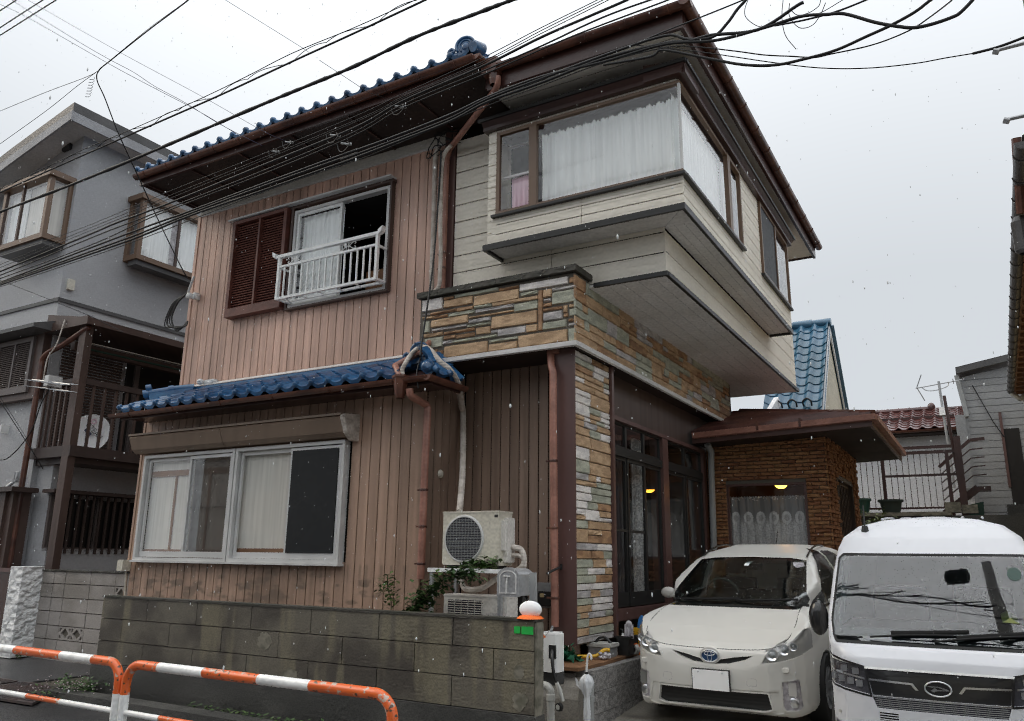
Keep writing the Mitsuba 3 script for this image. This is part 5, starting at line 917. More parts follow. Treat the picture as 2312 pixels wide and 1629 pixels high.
# ------------------------------------------------------------------ left side: neighbour's block wall, post, gate, ramp plates
W2 = thing('block_wall', 'pale grey block wall with pierced ornamental blocks left of the brown house', 'wall')
mb = MB(); mb.box(-12.9, -10.5, 7.325, 7.42, -.2, 1.16); put(W2 + '__mortar', mb, 'mortar_dark')
zs = [1.165, .985, .785, .59, .39, .195, .0, -.2]; js = [-12.92, -12.25, -11.96, -11.34, -10.75, -10.45]
for j in range(7):
    for i in range(5):
        a, c, z0, z1 = js[i] + .006, js[i + 1] - .006, zs[j + 1] + .006, zs[j] - .006
        if (i, j) in ((2, 4), (4, 1)):
            p = sg.box(a, z0, c, z1); cut = []
            n = 2 if c - a > .4 else 1; wd = (c - a - .04) / n
            for t in range(n):
                cx, cz = a + .02 + wd * (t + .5), (z0 + z1) / 2
                cut += [sg.Polygon([(cx + (.34 * math.cos(q) * abs(math.cos(q))) * wd, cz + (.40 * math.sin(q) * abs(math.sin(q))) * (z1 - z0)) for q in np.linspace(0, 6.283, 25)[:-1]]).buffer(0)]
                for sx in (-1, 1):
                    for sz in (-1, 1): cut.append(sg.Point(cx + sx * wd / 2, cz + sz * (z1 - z0) * .42).buffer(min(wd, z1 - z0) * .32).intersection(sg.box(cx - wd * .47, z0 + .02, cx + wd * .47, z1 - .02)))
            for g_ in cut: p = p.difference(g_)
            for g_ in (p.geoms if hasattr(p, 'geoms') else [p]): put(W2 + '__pierced_block', MB().prism(g_, 'y', 7.30, 7.40), 'block_grey')
        else: mb = MB(); mb.box(a, c, 7.30 + RND.uniform(-.003, .003), 7.40, z0, z1, .004); put(W2 + '__block', mb, 'block_grey')
mb = MB(); mb.box(-12.95, -10.45, 7.28, 7.43, 1.165, 1.185, .005); put(W2 + '__cap', mb, 'block_cap')
pm = trimesh.creation.box((.33, .33, 1.30)); pm = pm.subdivide_to_size(.05); v = np.array(pm.vertices); n3 = meshkit.fbm(v * 9) if hasattr(meshkit, 'fbm') else 0
v = v * (1 + np.where(np.abs(v[:, 2:]) < .64, .05, .0) * (np.asarray(n3)[:, None] - .5)); pm.vertices = v + (-12.72, 7.15, .58)
cat1('gate_post', pm, 'plaster_white', 'thick white plastered post at the left end of the pale block wall', 'post', None, 40)
k = thing('metal_gate', 'brown red sheet gate left of the white post', 'gate'); mb = MB(); mb.box(-15.5, -12.95, 7.25, 7.29, -.05, 1.16); put(k + '__panel', mb, 'fascia'); mb = MB(); mb.box(-15.5, -12.93, 7.23, 7.30, 1.13, 1.19, .006); put(k + '__top_rail', mb, 'trim_brown')
def plate(label, pts):
    k = thing('ramp_plate', label, 'ramp plate'); put(k + '__slab', MB().prism(pts, 'z', -.085, -.060), 'steel_plate_mat'); mb = MB(); p = sg.Polygon(pts).buffer(-.03); x0, y0, x1, y1 = p.bounds
    for i in range(int((x1 - x0) / .045)):
        for j in range(int((y1 - y0) / .045)):
            x, y = x0 + i * .045 + (.022 if j % 2 else 0), y0 + j * .045
            if p.contains(sg.Point(x, y)): mb.box(x - .014, x + .014, y - .012, y + .012, -.061, -.054)
    q = put(k + '__studs', mb, 'steel_plate_mat'); stuff(q)
plate('dark studded steel ramp plate nearest the flowering weeds', [(-10.18, 5.86), (-9.40, 5.93), (-8.66, 5.12), (-9.95, 5.06)]); plate('second studded ramp plate at the left edge of the picture', [(-11.6, 5.92), (-10.28, 5.86), (-10.05, 5.06), (-11.6, 5.02)])
# ------------------------------------------------------------------ plants
def leafy(mb, c, n, size, rng, spread, flat=.4):
    for _ in range(n):
        p = np.array(c) + np.array([rng.gauss(0, spread[i]) for i in range(3)]); a = rng.uniform(0, 6.28); t = rng.uniform(-.7, .5); s = size * rng.uniform(.6, 1.3)
        d = np.array((math.cos(a) * math.cos(t), math.sin(a) * math.cos(t), math.sin(t))); u = np.cross(d, (0, 0, 1)); u /= np.linalg.norm(u) + 1e-9; w = np.cross(u, d)
        mb.add([p, p + d * s * .45 + u * s * .30 + w * s * .05, p + d * s, p + d * s * .45 - u * s * .30 + w * s * .05], [[0, 1, 2], [0, 2, 3]])
    return mb
rr = random.Random(40); mb = MB(); stem = MB()
vine = spline([(-4.96, 6.60, .90), (-4.86, 6.58, 1.04), (-4.72, 6.60, 1.16), (-4.58, 6.62, 1.25), (-4.42, 6.64, 1.30), (-4.30, 6.68, 1.27)], 6); stem.tube(vine, .007, 5)
for i, q in enumerate(vine): leafy(mb, q, 20, .075, rr, (.04, .05, .04)); 
for q in ((-4.95, 6.6, .95), (-4.86, 6.6, 1.0), (-4.76, 6.62, 1.02), (-4.80, 6.6, 1.08)): leafy(mb, q, 45, .07, rr, (.05, .05, .05))
k = thing('ivy', 'dark green ivy climbing from behind the wall onto the air conditioner stand', 'ivy'); put(k + '__stem', stem, 'stem', True); q = put(k + '__leaves', mb, 'leaf_dark'); stuff(q)
mb = MB(); [leafy(mb, (-4.55 + i * .06, 6.93, 1.375 + (.02 if i % 2 else 0)), 26, .085, rr, (.035, .035, .02)) for i in range(6)]
k = thing('ivy', 'bright green ivy shoot spread in front of the beige air conditioner', 'ivy'); put(k + '__stem', MB().tube([(-4.7, 6.9, 1.33), (-4.4, 6.9, 1.36), (-4.2, 6.92, 1.35)], .005, 5), 'stem'); q = put(k + '__leaves', mb, 'leaf'); stuff(q)
mb = MB(); st = spline([(-5.24, 6.6, .80), (-5.24, 6.6, 1.0), (-5.29, 6.6, 1.13), (-5.30, 6.6, 1.25)], 6); [leafy(mb, q, 14, .055, rr, (.055, .035, .02)) for q in st[5:]]
k = thing('sapling', 'slender green shoot rising behind the block wall', 'plant'); put(k + '__stem', MB().tube(st, .006, 5), 'stem', True); q = put(k + '__leaves', mb, 'leaf'); stuff(q)
mb = MB(); fl = MB()
for _ in range(26): leafy(mb, (-8.72 + rr.gauss(0, .16), 5.60 + rr.gauss(0, .12), -.02 + abs(rr.gauss(0, .06))), 22, .05, rr, (.05, .05, .03))
for _ in range(110): fl.sphere((-8.72 + rr.gauss(0, .22), 5.58 + rr.gauss(0, .16), .02 + abs(rr.gauss(0, .05))), rr.uniform(.004, .007), 0)
k = thing('flowering_weed', 'clump of weeds with tiny pale pink flowers at the foot of the block wall', 'weed'); q = put(k + '__leaves', mb, 'leaf_dark'); stuff(q); q = put(k + '__flowers', fl, 'flower'); stuff(q)
mb = MB(); [leafy(mb, (-6.9 + i * .07, 5.66 + rr.gauss(0, .02), -.0), 7, .05, rr, (.03, .02, .015)) for i in range(26)]
scene['wall_grass'] = ply(mb.tri(), 'leaf_dark'); labels['wall_grass'] = {'label': 'thin line of green grass along the foot of the block wall', 'category': 'grass', 'kind': 'stuff'}
mb = MB(); [leafy(mb, (-12.45 + rr.gauss(0, .06), 7.05, .0), 10, .06, rr, (.05, .03, .03)) for i in range(4)]
scene[thing('small_weed', 'small green weed at the foot of the white post', 'weed')] = ply(mb.tri(), 'leaf')

# ------------------------------------------------------------------ grey stucco house on the left
N = thing('grey_house', 'tall grey stucco house with brown bay windows and a dark wooden balcony', 'house'); n_ = N + '__'
NX, NY = -14.2, 7.8
poly = [(-24, -.1), (NX, -.1), (NX, 9.42), (-15.7, 9.06), (-24, 6.9)]
put(n_ + 'front_wall', MB().prism(poly, 'y', NY, NY + .15), 'stucco')
put(n_ + 'side_wall', MB().box(NX - .15, NX, NY + .15, 20, -.1, 9.40), 'stucco')
put(n_ + 'string_course', MB().box(-24, NX + .03, NY - .03, NY, 5.90, 5.97, .006).box(NX, NX + .03, NY, 20, 5.90, 5.97, .006), 'roof_grey')
put(n_ + 'roof', MB().prism([(-13.75, 9.56), (-13.75, 9.38), (-15.7, 8.95), (-24, 6.9), (-24, 7.1), (-15.7, 9.15)], 'y', 7.28, 20.3), 'roof_grey')
put(n_ + 'roof__verge_board', MB().prism([(-13.74, 9.38), (-13.74, 9.20), (-15.7, 8.77), (-24, 6.72), (-24, 6.9), (-15.7, 8.95)], 'y', 7.26, 7.30), 'stucco_trim')
put(n_ + 'roof__verge_board', MB().box(-13.79, -13.745, 7.30, 20.3, 9.19, 9.375), 'stucco_trim')
put(n_ + 'roof__soffit', MB().prism([(-13.79, 9.36), (-13.79, 9.34), (-15.7, 8.91), (-24, 6.86), (-24, 6.88), (-15.7, 8.93)], 'y', 7.30, 20.2), 'soffit_grey')
put(n_ + 'vent', MB().box(-14.8, -14.55, NY - .06, NY, 9.05, 9.20, .01), 'black_trim')
def bay(key, x0, x1, y0, y1, z0, z1, mull_front, mull_side):
    put(key + '__base', MB().box(x0, x1, y0, y1, z0 - .10, z0, .006), 'bronze_frame'); put(key + '__hood', MB().box(x0 - .05, x1 + .06, y0 - .06, y1, z1, z1 + .11, .008), 'bronze_frame'); put(key + '__soffit', MB().box(x0 + .1, x1 - .05, y0 + .05, y1, z0 - .2, z0 - .10), 'roof_grey')
    for x in [x0, x1 - .09]: put(key + '__post', MB().box(x, x + .09, y0, y0 + .09, z0, z1, .005), 'bronze_frame')
    put(key + '__post', MB().box(x1 - .07, x1, y1 - .07, y1, z0, z1, .005), 'bronze_frame')
    for t in mull_front: x = x0 + (x1 - x0) * t; put(key + '__mullion', MB().box(x - .025, x + .025, y0 + .005, y0 + .05, z0, z1), 'wood_brown')
    for t in mull_side: y = y0 + (y1 - y0) * t; put(key + '__mullion', MB().box(x1 - .05, x1 - .005, y - .025, y + .025, z0, z1), 'wood_brown')
    put(key + '__pane', MB().add([(x0, y0 + .03, z0), (x1 - .05, y0 + .03, z0), (x1 - .05, y0 + .03, z1), (x0, y0 + .03, z1)], [[0, 1, 2], [0, 2, 3]]), 'glass'); put(key + '__pane', MB().add([(x1 - .03, y0, z0), (x1 - .03, y1, z0), (x1 - .03, y1, z1), (x1 - .03, y0, z1)], [[0, 1, 2], [0, 2, 3]]), 'glass')
bay(n_ + 'bay_window', -15.85, -14.28, 7.36, 7.80, 7.12, 8.24, (.05, .42), ())
for a, c, m in ((-15.78, -15.20, 'curtain_white'), (-15.16, -14.42, 'paper_screen')): put(n_ + 'bay_window__blind', MB().box(a, c, 7.52, 7.53, 7.13, 8.22), m)
put(n_ + 'bay_window__blind', MB().box(-14.45, -14.44, 7.53, 7.78, 7.13, 8.22), 'paper_screen')
bay(n_ + 'side_bay_window', -14.2, -13.78, 8.92, 10.9, 7.15, 8.30, (), (.45,))
put(n_ + 'side_bay_window__blind', MB().box(-13.98, -13.97, 9.0, 10.8, 7.17, 8.28), 'cloth_grey')
for a, c in ((9.05, 9.7), (9.9, 10.7)): put(n_ + 'side_bay_window__net', drape('y', -13.9, a, c, 7.17, 8.26, 0, .015, 5, 3), 'curtain_white')
# shuttered window on the front, with its own little roof
q = n_ + 'shuttered_window'
put(q + '__hood', MB().prism([(7.80, 5.50), (7.30, 5.33), (7.30, 5.26), (7.80, 5.26)], 'x', -24, -13.95), 'roof_grey'); put(q + '__casing', MB().box(-16.5, -14.22, 7.66, 7.80, 4.08, 5.26, .006), 'wood_brown')
for a, c in ((-15.62, -14.46), (-16.5, -15.68)):
    frame(q + '__shutter_frame', 'x', 7.66, a, c, 4.20, 5.22, 0, .05, .08, 'louver_grey', .12)
    put(q + '__mullion', MB().box((a + c) / 2 - .02, (a + c) / 2 + .02, 7.61, 7.66, 4.3, 5.15), 'louver_grey')
    if a > -15.7:
        for k in range(22): z = 4.34 + k * .037; put(q + '__slat', MB().bar((a + .08, 7.635, z), (c - .08, 7.635, z), .045, .007, (0, -.7, .7)), 'louver_grey')
# balcony on the gap side
b = n_ + 'balcony'
put(b + '__roof', MB().prism([(-14.2, 5.60), (-12.92, 5.38), (-12.92, 5.26), (-14.2, 5.26)], 'y', 7.66, 12.5), 'wood_brown'); put(b + '__roof__edge', MB().box(-14.2, -12.90, 7.62, 7.66, 5.25, 5.40), 'wood_brown')
for y in (7.70, 11.8): put(b + '__post', MB().box(-13.22, -13.03, y, y + .13, -.1, 5.26, .008), 'wood_brown')
put(b + '__floor_beam', MB().box(-14.2, -13.0, 7.70, 12.4, 3.0, 3.18, .008), 'wood_dark'); put(b + '__floor', MB().box(-14.2, -13.1, 7.84, 12.4, 2.9, 3.0), 'wood_dark')
put(b + '__hand_rail', MB().box(-14.2, -13.22, 7.72, 7.80, 4.24, 4.34, .006).box(-13.10, -13.02, 7.83, 11.8, 4.24, 4.34, .006), 'wood_dark')
for k in range(6): x = -14.08 + k * .155; put(b + '__baluster', MB().box(x, x + .04, 7.74, 7.78, 3.18, 4.24), 'wood_brown')
for k in range(18): y = 7.98 + k * .21; put(b + '__baluster', MB().box(-13.08, -13.04, y, y + .04, 3.18, 4.24), 'wood_brown')
mb = MB()
for k in range(34): mb.bar((NX + .02, 8.0, 3.3 + k * .055), (NX + .02, 9.2, 3.3 + k * .055), .03, .02, (1, 0, 0))
k_ = put(b + '__louvre', mb, 'wood_brown'); stuff(k_)
put(b + '__door', MB().box(NX, NX + .03, 9.3, 11.5, 3.2, 5.1), 'dark_room'); put(b + '__door_post', MB().box(NX + .02, NX + .08, 9.45, 9.55, 3.2, 5.2), 'louver_grey')
put(b + '__roof_beam', MB().box(-13.6, -13.48, 7.8, 12.4, 4.9, 5.05), 'wood_brown')
scene[thing('drying_pole', 'long green drying pole hung under the balcony roof', 'pole')] = ply(MB().tube([(-13.35, 7.95, 4.93), (-13.2, 11.6, 4.93)], .018, 8).tri(), 'green_plastic', smooth=True)
scene[thing('drying_pole', 'thin pale pole above the green one under the balcony roof', 'pole')] = ply(MB().tube([(-13.3, 7.95, 5.03), (-13.15, 11.6, 5.02)], .010, 6).tri(), 'paper_screen', smooth=True)
# ground floor of the grey house behind its wall
put(n_ + 'side_room', MB().box(-14.2, -13.6, 7.9, 12, -.1, 1.5).box(-14.2, -13.75, 7.9, 12, 1.5, 2.9), 'stucco'); put(n_ + 'grille_window__pane', MB().box(-13.75, -13.73, 8.0, 11, 1.5, 2.35), 'gloss_black')
put(n_ + 'grille_window__frame', MB().box(-13.74, -13.68, 7.9, 7.96, 1.5, 2.4).box(-13.74, -13.68, 8.75, 8.81, 1.5, 2.4).box(-13.74, -13.6, 7.9, 11, 1.46, 1.52), 'louver_grey'); put(n_ + 'grille_window__hood', MB().box(-13.8, -13.45, 7.8, 11.5, 2.42, 2.48), 'wood_dark')
for k in range(14): y = 7.92 + k * .135; put(n_ + 'grille_window__bar', MB().box(-13.60, -13.565, y, y + .035, 1.42, 2.42), 'wood_dark')
put(n_ + 'porch_dark', MB().box(-17, -14.25, 7.45, 7.8, -.1, 2.42).box(-14.25, -14.1, 7.5, 7.8, -.1, 2.42), 'wood_brown'); put(n_ + 'porch_hood', MB().box(-17, -13.9, 7.35, 7.8, 2.42, 2.50, .01), 'wood_dark')
put(n_ + 'downpipe', MB().tube(spline([(-13.0, 7.72, 5.22), (-13.6, 7.68, 4.98), (-14.05, 7.62, 4.80), (-14.10, 7.62, 4.4), (-14.12, 7.62, 2.5), (-14.12, 7.62, .9)], 5), .048, 10), 'gutter', True)
put(n_ + 'wall_light', MB().prism([(-15.26, 3.62), (-15.16, 3.68), (-15.16, 3.52)], 'y', 7.66, 7.80), 'plastic_white'); put(n_ + 'junction_box', MB().box(NX, NX + .06, 7.90, 8.02, 6.16, 6.36, .01), 'plastic_beige')
put(n_ + 'service_bracket', MB().box(-14.55, -14.43, 7.7, 7.8, 2.62, 2.80, .01).tube(spline([(-14.5, 7.68, 2.62), (-14.6, 7.6, 2.5), (-14.9, 7.6, 2.42)], 4), .03, 6), 'galv', True)
k = thing('satellite_dish', 'white satellite dish standing inside the dark wooden balcony', 'satellite dish')
def frame_m(o, x, y, z): M = np.eye(4); M[:3, 0], M[:3, 1], M[:3, 2], M[:3, 3] = x, y, z, o; return M
dn = np.array((.55, -.80, .22)); dn /= np.linalg.norm(dn); du = np.cross((0, 0, 1), dn); du /= np.linalg.norm(du); dv = np.cross(dn, du); DM = frame_m((-13.42, 8.25, 3.46), du, dv, dn)
put(k + '__bowl', MB().mesh(MB().lathe([(0, -.05), (.20, -.03), (.36, .02), (.365, .025), (.35, .02)], (0, 0, 0), (0, 0, 1), 36).tri(), DM), 'white_flat', True)
R_ = np.array([[math.cos(-.75), -math.sin(-.75), 0], [math.sin(-.75), math.cos(-.75), 0], [0, 0, 1]])
def on_dish(m, x, y, z=.005): q = np.eye(4); q[:3, :3] = R_; q[:3, 3] = (x, y, z); return MB().mesh(m, DM @ q)
put(k + '__lettering', on_dish(meshkit.text_mesh('OZEAN', .085), -.10, .17), 'plastic_black'); put(k + '__mark', on_dish(MB().prism(sg.Point(0, 0).buffer(.05).difference(sg.Point(0, 0).buffer(.03)), 'z', 0, .002).tri(), .03, .24), 'curtain_pink')
put(k + '__blue_bar', on_dish(MB().box(0, .16, 0, .055, 0, .002).tri(), -.10, .07), 'wire_blue'); put(k + '__mast', MB().tube([(-13.45, 8.3, 3.0), (-13.45, 8.3, 3.4)], .025, 8), 'galv')
k = thing('tv_antenna', 'small grey television antenna clamped to the balcony downpipe', 'antenna')
put(k + '__boom', MB().tube([(-13.9, 7.40, 4.32), (-12.75, 7.40, 4.12)], .014, 6), 'galv'); put(k + '__clamp', MB().box(-13.46, -13.34, 7.36, 7.60, 4.16, 4.34, .01), 'alu')
for i in range(9): t = i / 8; x, z = -13.86 + 1.08 * t, 4.31 - .19 * t; put(k + '__element', MB().tube([(x, 7.25, z - .03), (x, 7.55, z + .03)], .007, 5).tube([(x, 7.25, z - .13), (x, 7.55, z - .10)], .006, 5), 'galv')
put(k + '__boom', MB().tube([(-13.9, 7.42, 4.20), (-12.8, 7.42, 4.02)], .010, 6), 'galv')
put(k + '__cable', MB().tube(spline([(-13.35, 7.45, 4.2), (-13.7, 7.5, 3.9), (-13.9, 7.5, 3.4), (-14.5, 7.5, 3.0), (-15.3, 7.6, 3.1)], 6), .010, 5), 'cable_black', True)
put(k + '__cable', MB().tube(spline([(-13.55, 7.60, 5.40), (-13.6, 7.55, 4.95), (-13.72, 7.5, 4.7), (-13.75, 7.5, 4.3)], 6), .012, 5), 'hose_wrap', True)
# ------------------------------------------------------------------ behind: blue-tiled gable, red-roofed house, railings, metal building
k = thing('blue_roof_house', 'house behind with a steep glossy blue tiled roof and cream gable', 'house')
E0, E1 = np.array((-3.9, 17.2, 4.36)), np.array((-2.62, 17.2, 4.36)); R0, R1 = np.array((-3.9, 19.2, 6.86)), np.array((-2.62, 19.2, 6.86)); up_ = (R1 - E1) / np.linalg.norm(R1 - E1); Ls = np.linalg.norm(R1 - E1)
BT = ply(tile_mesh(.30, .30, .040, .02), 'tile_teal', smooth=35)
tiles(k + '__roof__tile', (-3.86, 17.2 - .25, 4.36 - .27), (1, 0, 0), up_, 4, 13, .30, .272, BT, False)
put(k + '__roof', MB().add([E0 + (0, -.3, -.42), E1 + (0, -.3, -.42), R1 + (0, .02, -.04), R0 + (0, .02, -.04), E1 + (0, 4.4, -.1), E0 + (0, 4.4, -.1)], [[0, 1, 2], [0, 2, 3], [3, 2, 4], [3, 4, 5]]), 'tile_teal')
put(k + '__roof__ridge_cap', MB().tube([R0 + (0, 0, .02), R0 + (.45, 0, .02)], .10, 10).tube([R0 + (.45, 0, .03), R1 + (-.4, 0, .03)], .11, 10).tube([R1 + (-.4, 0, .02), R1 + (.02, 0, .02)], .10, 10), 'tile_teal', 40)
put(k + '__gable_wall', MB().prism([(17.25, 2), (17.25, 4.30), (19.2, 6.72), (20.9, 4.6), (20.9, 2)], 'x', -2.78, -2.70), 'cream_wall')
put(k + '__verge_board', MB().bar(E1 + (-.03, .0, -.12), R1 + (-.03, .03, -.12), .03, .16, (0, -.7, .7)), 'white_wall'); put(k + '__verge_board', MB().bar(R1 + (-.03, .03, -.12), (-2.65, 21.0, 4.5), .03, .10, (0, .7, .7)), 'white_wall')
rs = np.array((0, 1.45, -2.0)); rs /= np.linalg.norm(rs); tiles(k + '__rear_verge_tile', np.array((-2.62, 19.28, 6.82)), rs, (-1, 0, 0), 8, 1, .30, .2, ply(MB().box(0, .31, -.06, .30, 0, .05, .01).tri(), 'tile_teal'), False)
for i in range(3): put(k + '__roof__snow_guard', MB().tube(spline([(-3.62 + i * .3, 17.30, 4.60), (-3.62 + i * .3, 17.2, 4.68), (-3.54 + i * .3, 17.18, 4.74), (-3.46 + i * .3, 17.2, 4.68), (-3.46 + i * .3, 17.30, 4.60)], 4), .018, 6), 'black_trim')
put(k + '__lower_roof', MB().prism([(16.2, 4.15), (17.3, 4.55), (17.3, 4.2), (16.2, 4.0)], 'x', -6, -3.75), 'brown_roof'); put(k + '__lower_wall', MB().box(-6, -3.8, 16.6, 17.5, 2, 4.1), 'cream_wall')
put(k + '__lower_roof__white_edge', MB().bar((-3.72, 16.2, 3.95), (-3.55, 17.3, 4.75), .10, .2), 'white_wall')
k = thing('red_roof_house', 'low white house far behind under a brown red tiled roof', 'house')
put(k + '__wall', MB().box(-4.0, 6, 23.4, 30, 1, 4.72), 'white_wall'); put(k + '__eave', MB().box(-4.2, 6, 22.95, 23.4, 4.66, 4.72), 'soffit_dark'); gutter(k + '__gutter', (-4.2, 22.9, 4.76), (6, 22.9, 4.76), .06)
RT = ply(tile_mesh(.28, .30, .030, .018), 'red_tile', smooth=35); rsl = np.array((0, 1, .40)); rsl /= np.linalg.norm(rsl)
tiles(k + '__roof__tile', (-3.1, 22.95, 4.80), (1, 0, 0), rsl, 16, 8, .28, .27, RT, False); put(k + '__roof', MB().add([(-4.2, 22.95, 4.77), (6, 22.95, 4.77), (6, 25.0, 5.59), (-4.2, 25.0, 5.59)], [[0, 1, 2], [0, 2, 3]]), 'red_tile')
put(k + '__roof__ridge', MB().tube([(-4, 25.0, 5.64), (-.95, 25.0, 5.64)], .075, 8), 'red_tile', 40); put(k + '__roof__ridge_end', MB().sphere((-.95, 24.97, 5.68), (.10, .08, .13), 2), 'red_tile', True); put(k + '__roof__ridge', MB().tube([(-.85, 25.0, 5.60), (5, 25.0, 5.60)], .065, 8), 'red_tile', 40); put(k + '__roof__snow_bar', MB().bar((-2.6, 24.0, 5.25), (-.4, 24.0, 5.25), .05, .07), 'fascia')
for i in range(9): put(k + '__roof__ridge_joint', MB().tube([(-3.2 + i * .28, 25.0, 5.64), (-3.17 + i * .28, 25.0, 5.64)], .088, 8), 'red_tile')
put(k + '__window_rail', MB().bar((-2.4, 23.5, 4.18), (-.6, 23.5, 4.18), .04, .09), 'trim_brown')
k = thing('tv_antenna', 'tall television antenna on a mast in front of the red tiled roof', 'antenna')
put(k + '__mast', MB().tube([(-.55, 22.2, 3.2), (-.62, 22.2, 5.85)], .03, 8), 'galv'); put(k + '__boom', MB().tube([(-1.15, 22.2, 5.72), (-.10, 22.2, 5.84)], .014, 6).tube(spline([(-1.0, 22.2, 5.72), (-.9, 22.2, 5.64), (-.7, 22.2, 5.63), (-.45, 22.2, 5.70), (-.40, 22.2, 5.80)], 4), .012, 5), 'galv')
put(k + '__element', MB().tube([(-1.12, 22.2, 5.74), (-.98, 22.0, 6.02)], .012, 5).tube([(-1.12, 22.2, 5.74), (-.98, 22.4, 5.42)], .012, 5), 'galv'); put(k + '__element', MB().tube([(-.3, 21.9, 5.82), (-.3, 22.5, 5.82)], .010, 5), 'galv'); put(k + '__preamp', MB().box(-.68, -.52, 22.1, 22.25, 4.98, 5.18, .01), 'white_flat')
# steel railing and stair on the far terrace
k = thing('terrace_railing', 'dark steel railing with thin bars along the terrace behind the porch', 'railing')
FY = 20.5
put(k + '__top_rail', MB().box(-2.4, -.42, FY, FY + .06, 3.86, 3.93), 'fascia'); put(k + '__middle_rail', MB().box(-1.95, -.42, FY, FY + .05, 3.35, 3.40), 'fascia'); put(k + '__bottom_rail', MB().box(-2.6, -.6, FY, FY + .05, 2.62, 2.66), 'fascia'); put(k + '__upper_rail', MB().box(-2.0, -.40, FY + 1, FY + 1.06, 4.10, 4.17), 'fascia')
for x in (-1.97, -.62): put(k + '__post', MB().box(x, x + .07, FY, FY + .07, 2.4, 3.9), 'fascia')
for i in range(15): x = -2.42 + i * .128; put(k + '__bar', MB().box(x, x + .014, FY + .02, FY + .034, 2.64, 3.88), 'fascia')
put(k + '__post', MB().box(-.42, -.28, FY - .2, FY - .06, 2.2, 4.2), 'fascia')
put(k + '__pole', MB().tube([(-.36, FY - .1, 2.3), (-.50, FY + .2, 5.2)], .035, 8), 'fascia')
k = thing('outdoor_stair', 'dark steel stair rising to the grey metal building', 'stair'); SY = 21.3
put(k + '__stringer', MB().bar((-.78, SY, 2.55), (-.05, SY, 3.12), .05, .16).box(-.06, .2, SY - .02, SY + .4, 3.05, 3.15), 'fascia'); put(k + '__hand_rail', MB().bar((-.80, SY, 3.62), (-.10, SY, 4.22), .05, .07).bar((-.10, SY, 4.22), (.2, SY, 4.24), .05, .07), 'fascia')
for i in range(4): put(k + '__rail', MB().bar((-.78, SY, 2.85 + i * .2), (-.12, SY, 3.40 + i * .2), .02, .025).bar((-.12, SY, 3.40 + i * .2), (.15, SY, 3.42 + i * .2), .02, .025), 'fascia')
for i in range(6): put(k + '__tread', MB().box(-.70 + i * .11, -.56 + i * .11, SY, SY + .5, 2.62 + i * .09, 2.65 + i * .09), 'fascia')
put(thing('terrace_wall', 'dark mossy retaining wall of the terrace behind the van', 'wall') + '__face', MB().box(-5, 4.5, 19.6, 20.8, -.1, 2.42), 'concrete_dark'); put('terrace_wall__coping', MB().box(-2.7, -.6, 19.5, 20.9, 2.42, 2.50, .01), 'patch')
for i, (x, c, h, lab) in enumerate(((-2.42, .20, .34, 'green plastic tub at the left end of the terrace, by the porch'), (-1.80, .24, .30, 'dark green flower pot with a wide rim on the terrace'))): kk = thing('flower_pot', lab, 'flower pot'); put(kk + '__pot', MB().lathe([(0, 0), (c * .75, 0), (c, h), (c * .9, h), (c * .85, h - .04)], (x, 20.1, 2.50), (0, 0, 1), 18), ('green_plastic', 'pot_dark')[i], 40); put(kk + '__rim', MB().lathe([(c, h - .05), (c * 1.12, h - .04), (c * 1.12, h + .01), (c * .9, h)], (x, 20.1, 2.50), (0, 0, 1), 18), ('green_plastic', 'pot_dark')[i], 40)
P('pot_dark', (.022, .032, .028), .5, .4)
scene[thing('crate_stack', 'pale wooden crates heaped on the terrace beside the stair', 'crate')] = ply(MB().box(-.72, -.42, 19.9, 20.2, 2.50, 2.72, .02).box(-.40, -.1, 19.95, 20.2, 2.48, 2.66, .02).tri(), 'patch')
mb = MB(); rr = random.Random(77); [leafy(mb, (-1.86 + rr.gauss(0, .20), 18.3 + rr.gauss(0, .2), 2.12 + rr.gauss(0, .14)), 14, .10, rr, (.08, .08, .06)) for i in range(55)]
k = thing('bush', 'small yellow green bush showing above the van roof', 'bush'); q = put(k + '__leaves', mb, 'leaf_yellow'); stuff(q); put(k + '__stem', MB().tube([(-1.86, 18.3, .3), (-1.86, 18.3, 2.0)], .03, 6), 'stem')
k = thing('metal_building', 'grey corrugated metal building on the right with a sloping roof', 'building'); MY = 22.5
wall = sg.Polygon([(-.12, 1.5), (-.12, 5.95), (1.6, 6.25), (1.6, 1.5)]); put(k + '__wall', MB().prism(wall, 'y', MY, MY + .1), 'corrugated'); put(k + '__side_wall', MB().box(-.12, -.02, MY + .1, MY + 6, 1.5, 5.9), 'corrugated')
for i in range(26):
    z = 1.6 + i * .171
    if z < 5.95: c0 = wall.intersection(sg.box(-.10, z, 1.6, z + .158)); put(k + '__panel', MB().prism(c0, 'y', MY - .035, MY), 'corrugated')
put(k + '__corner_post', MB().box(-.16, -.08, MY - .05, MY + .05, 1.5, 5.92), 'corrugated'); put(k + '__roof', MB().prism([(-.22, 6.02), (1.7, 6.36), (1.7, 6.52), (-.22, 6.18)], 'y', MY - .25, MY + 6), 'roof_grey'); put(k + '__gutter_board', MB().bar((-.22, MY - .1, 6.0), (-.10, MY - .1, 4.95), .05, .10, (1, 0, 0)), 'pvc_grey')
put(k + '__stair_housing', MB().box(-.36, -.14, MY - .1, MY + 1, 3.2, 5.0, .01), 'corrugated'); put(k + '__door', MB().box(.62, .95, MY - .05, MY - .02, 2.1, 4.6), 'dark_room'); put(k + '__door_frame', MB().box(.57, .63, MY - .07, MY - .02, 3.2, 5.0), 'trim_brown')
put(k + '__cable', MB().tube([(.10, MY - .08, 5.72), (.45, MY - .09, 4.75), (.62, MY - .09, 4.4)], .012, 5), 'cable_black'); put(k + '__dark_base', MB().box(.48, 2, MY - .9, MY - .06, 1, 2.75), 'concrete_dark')
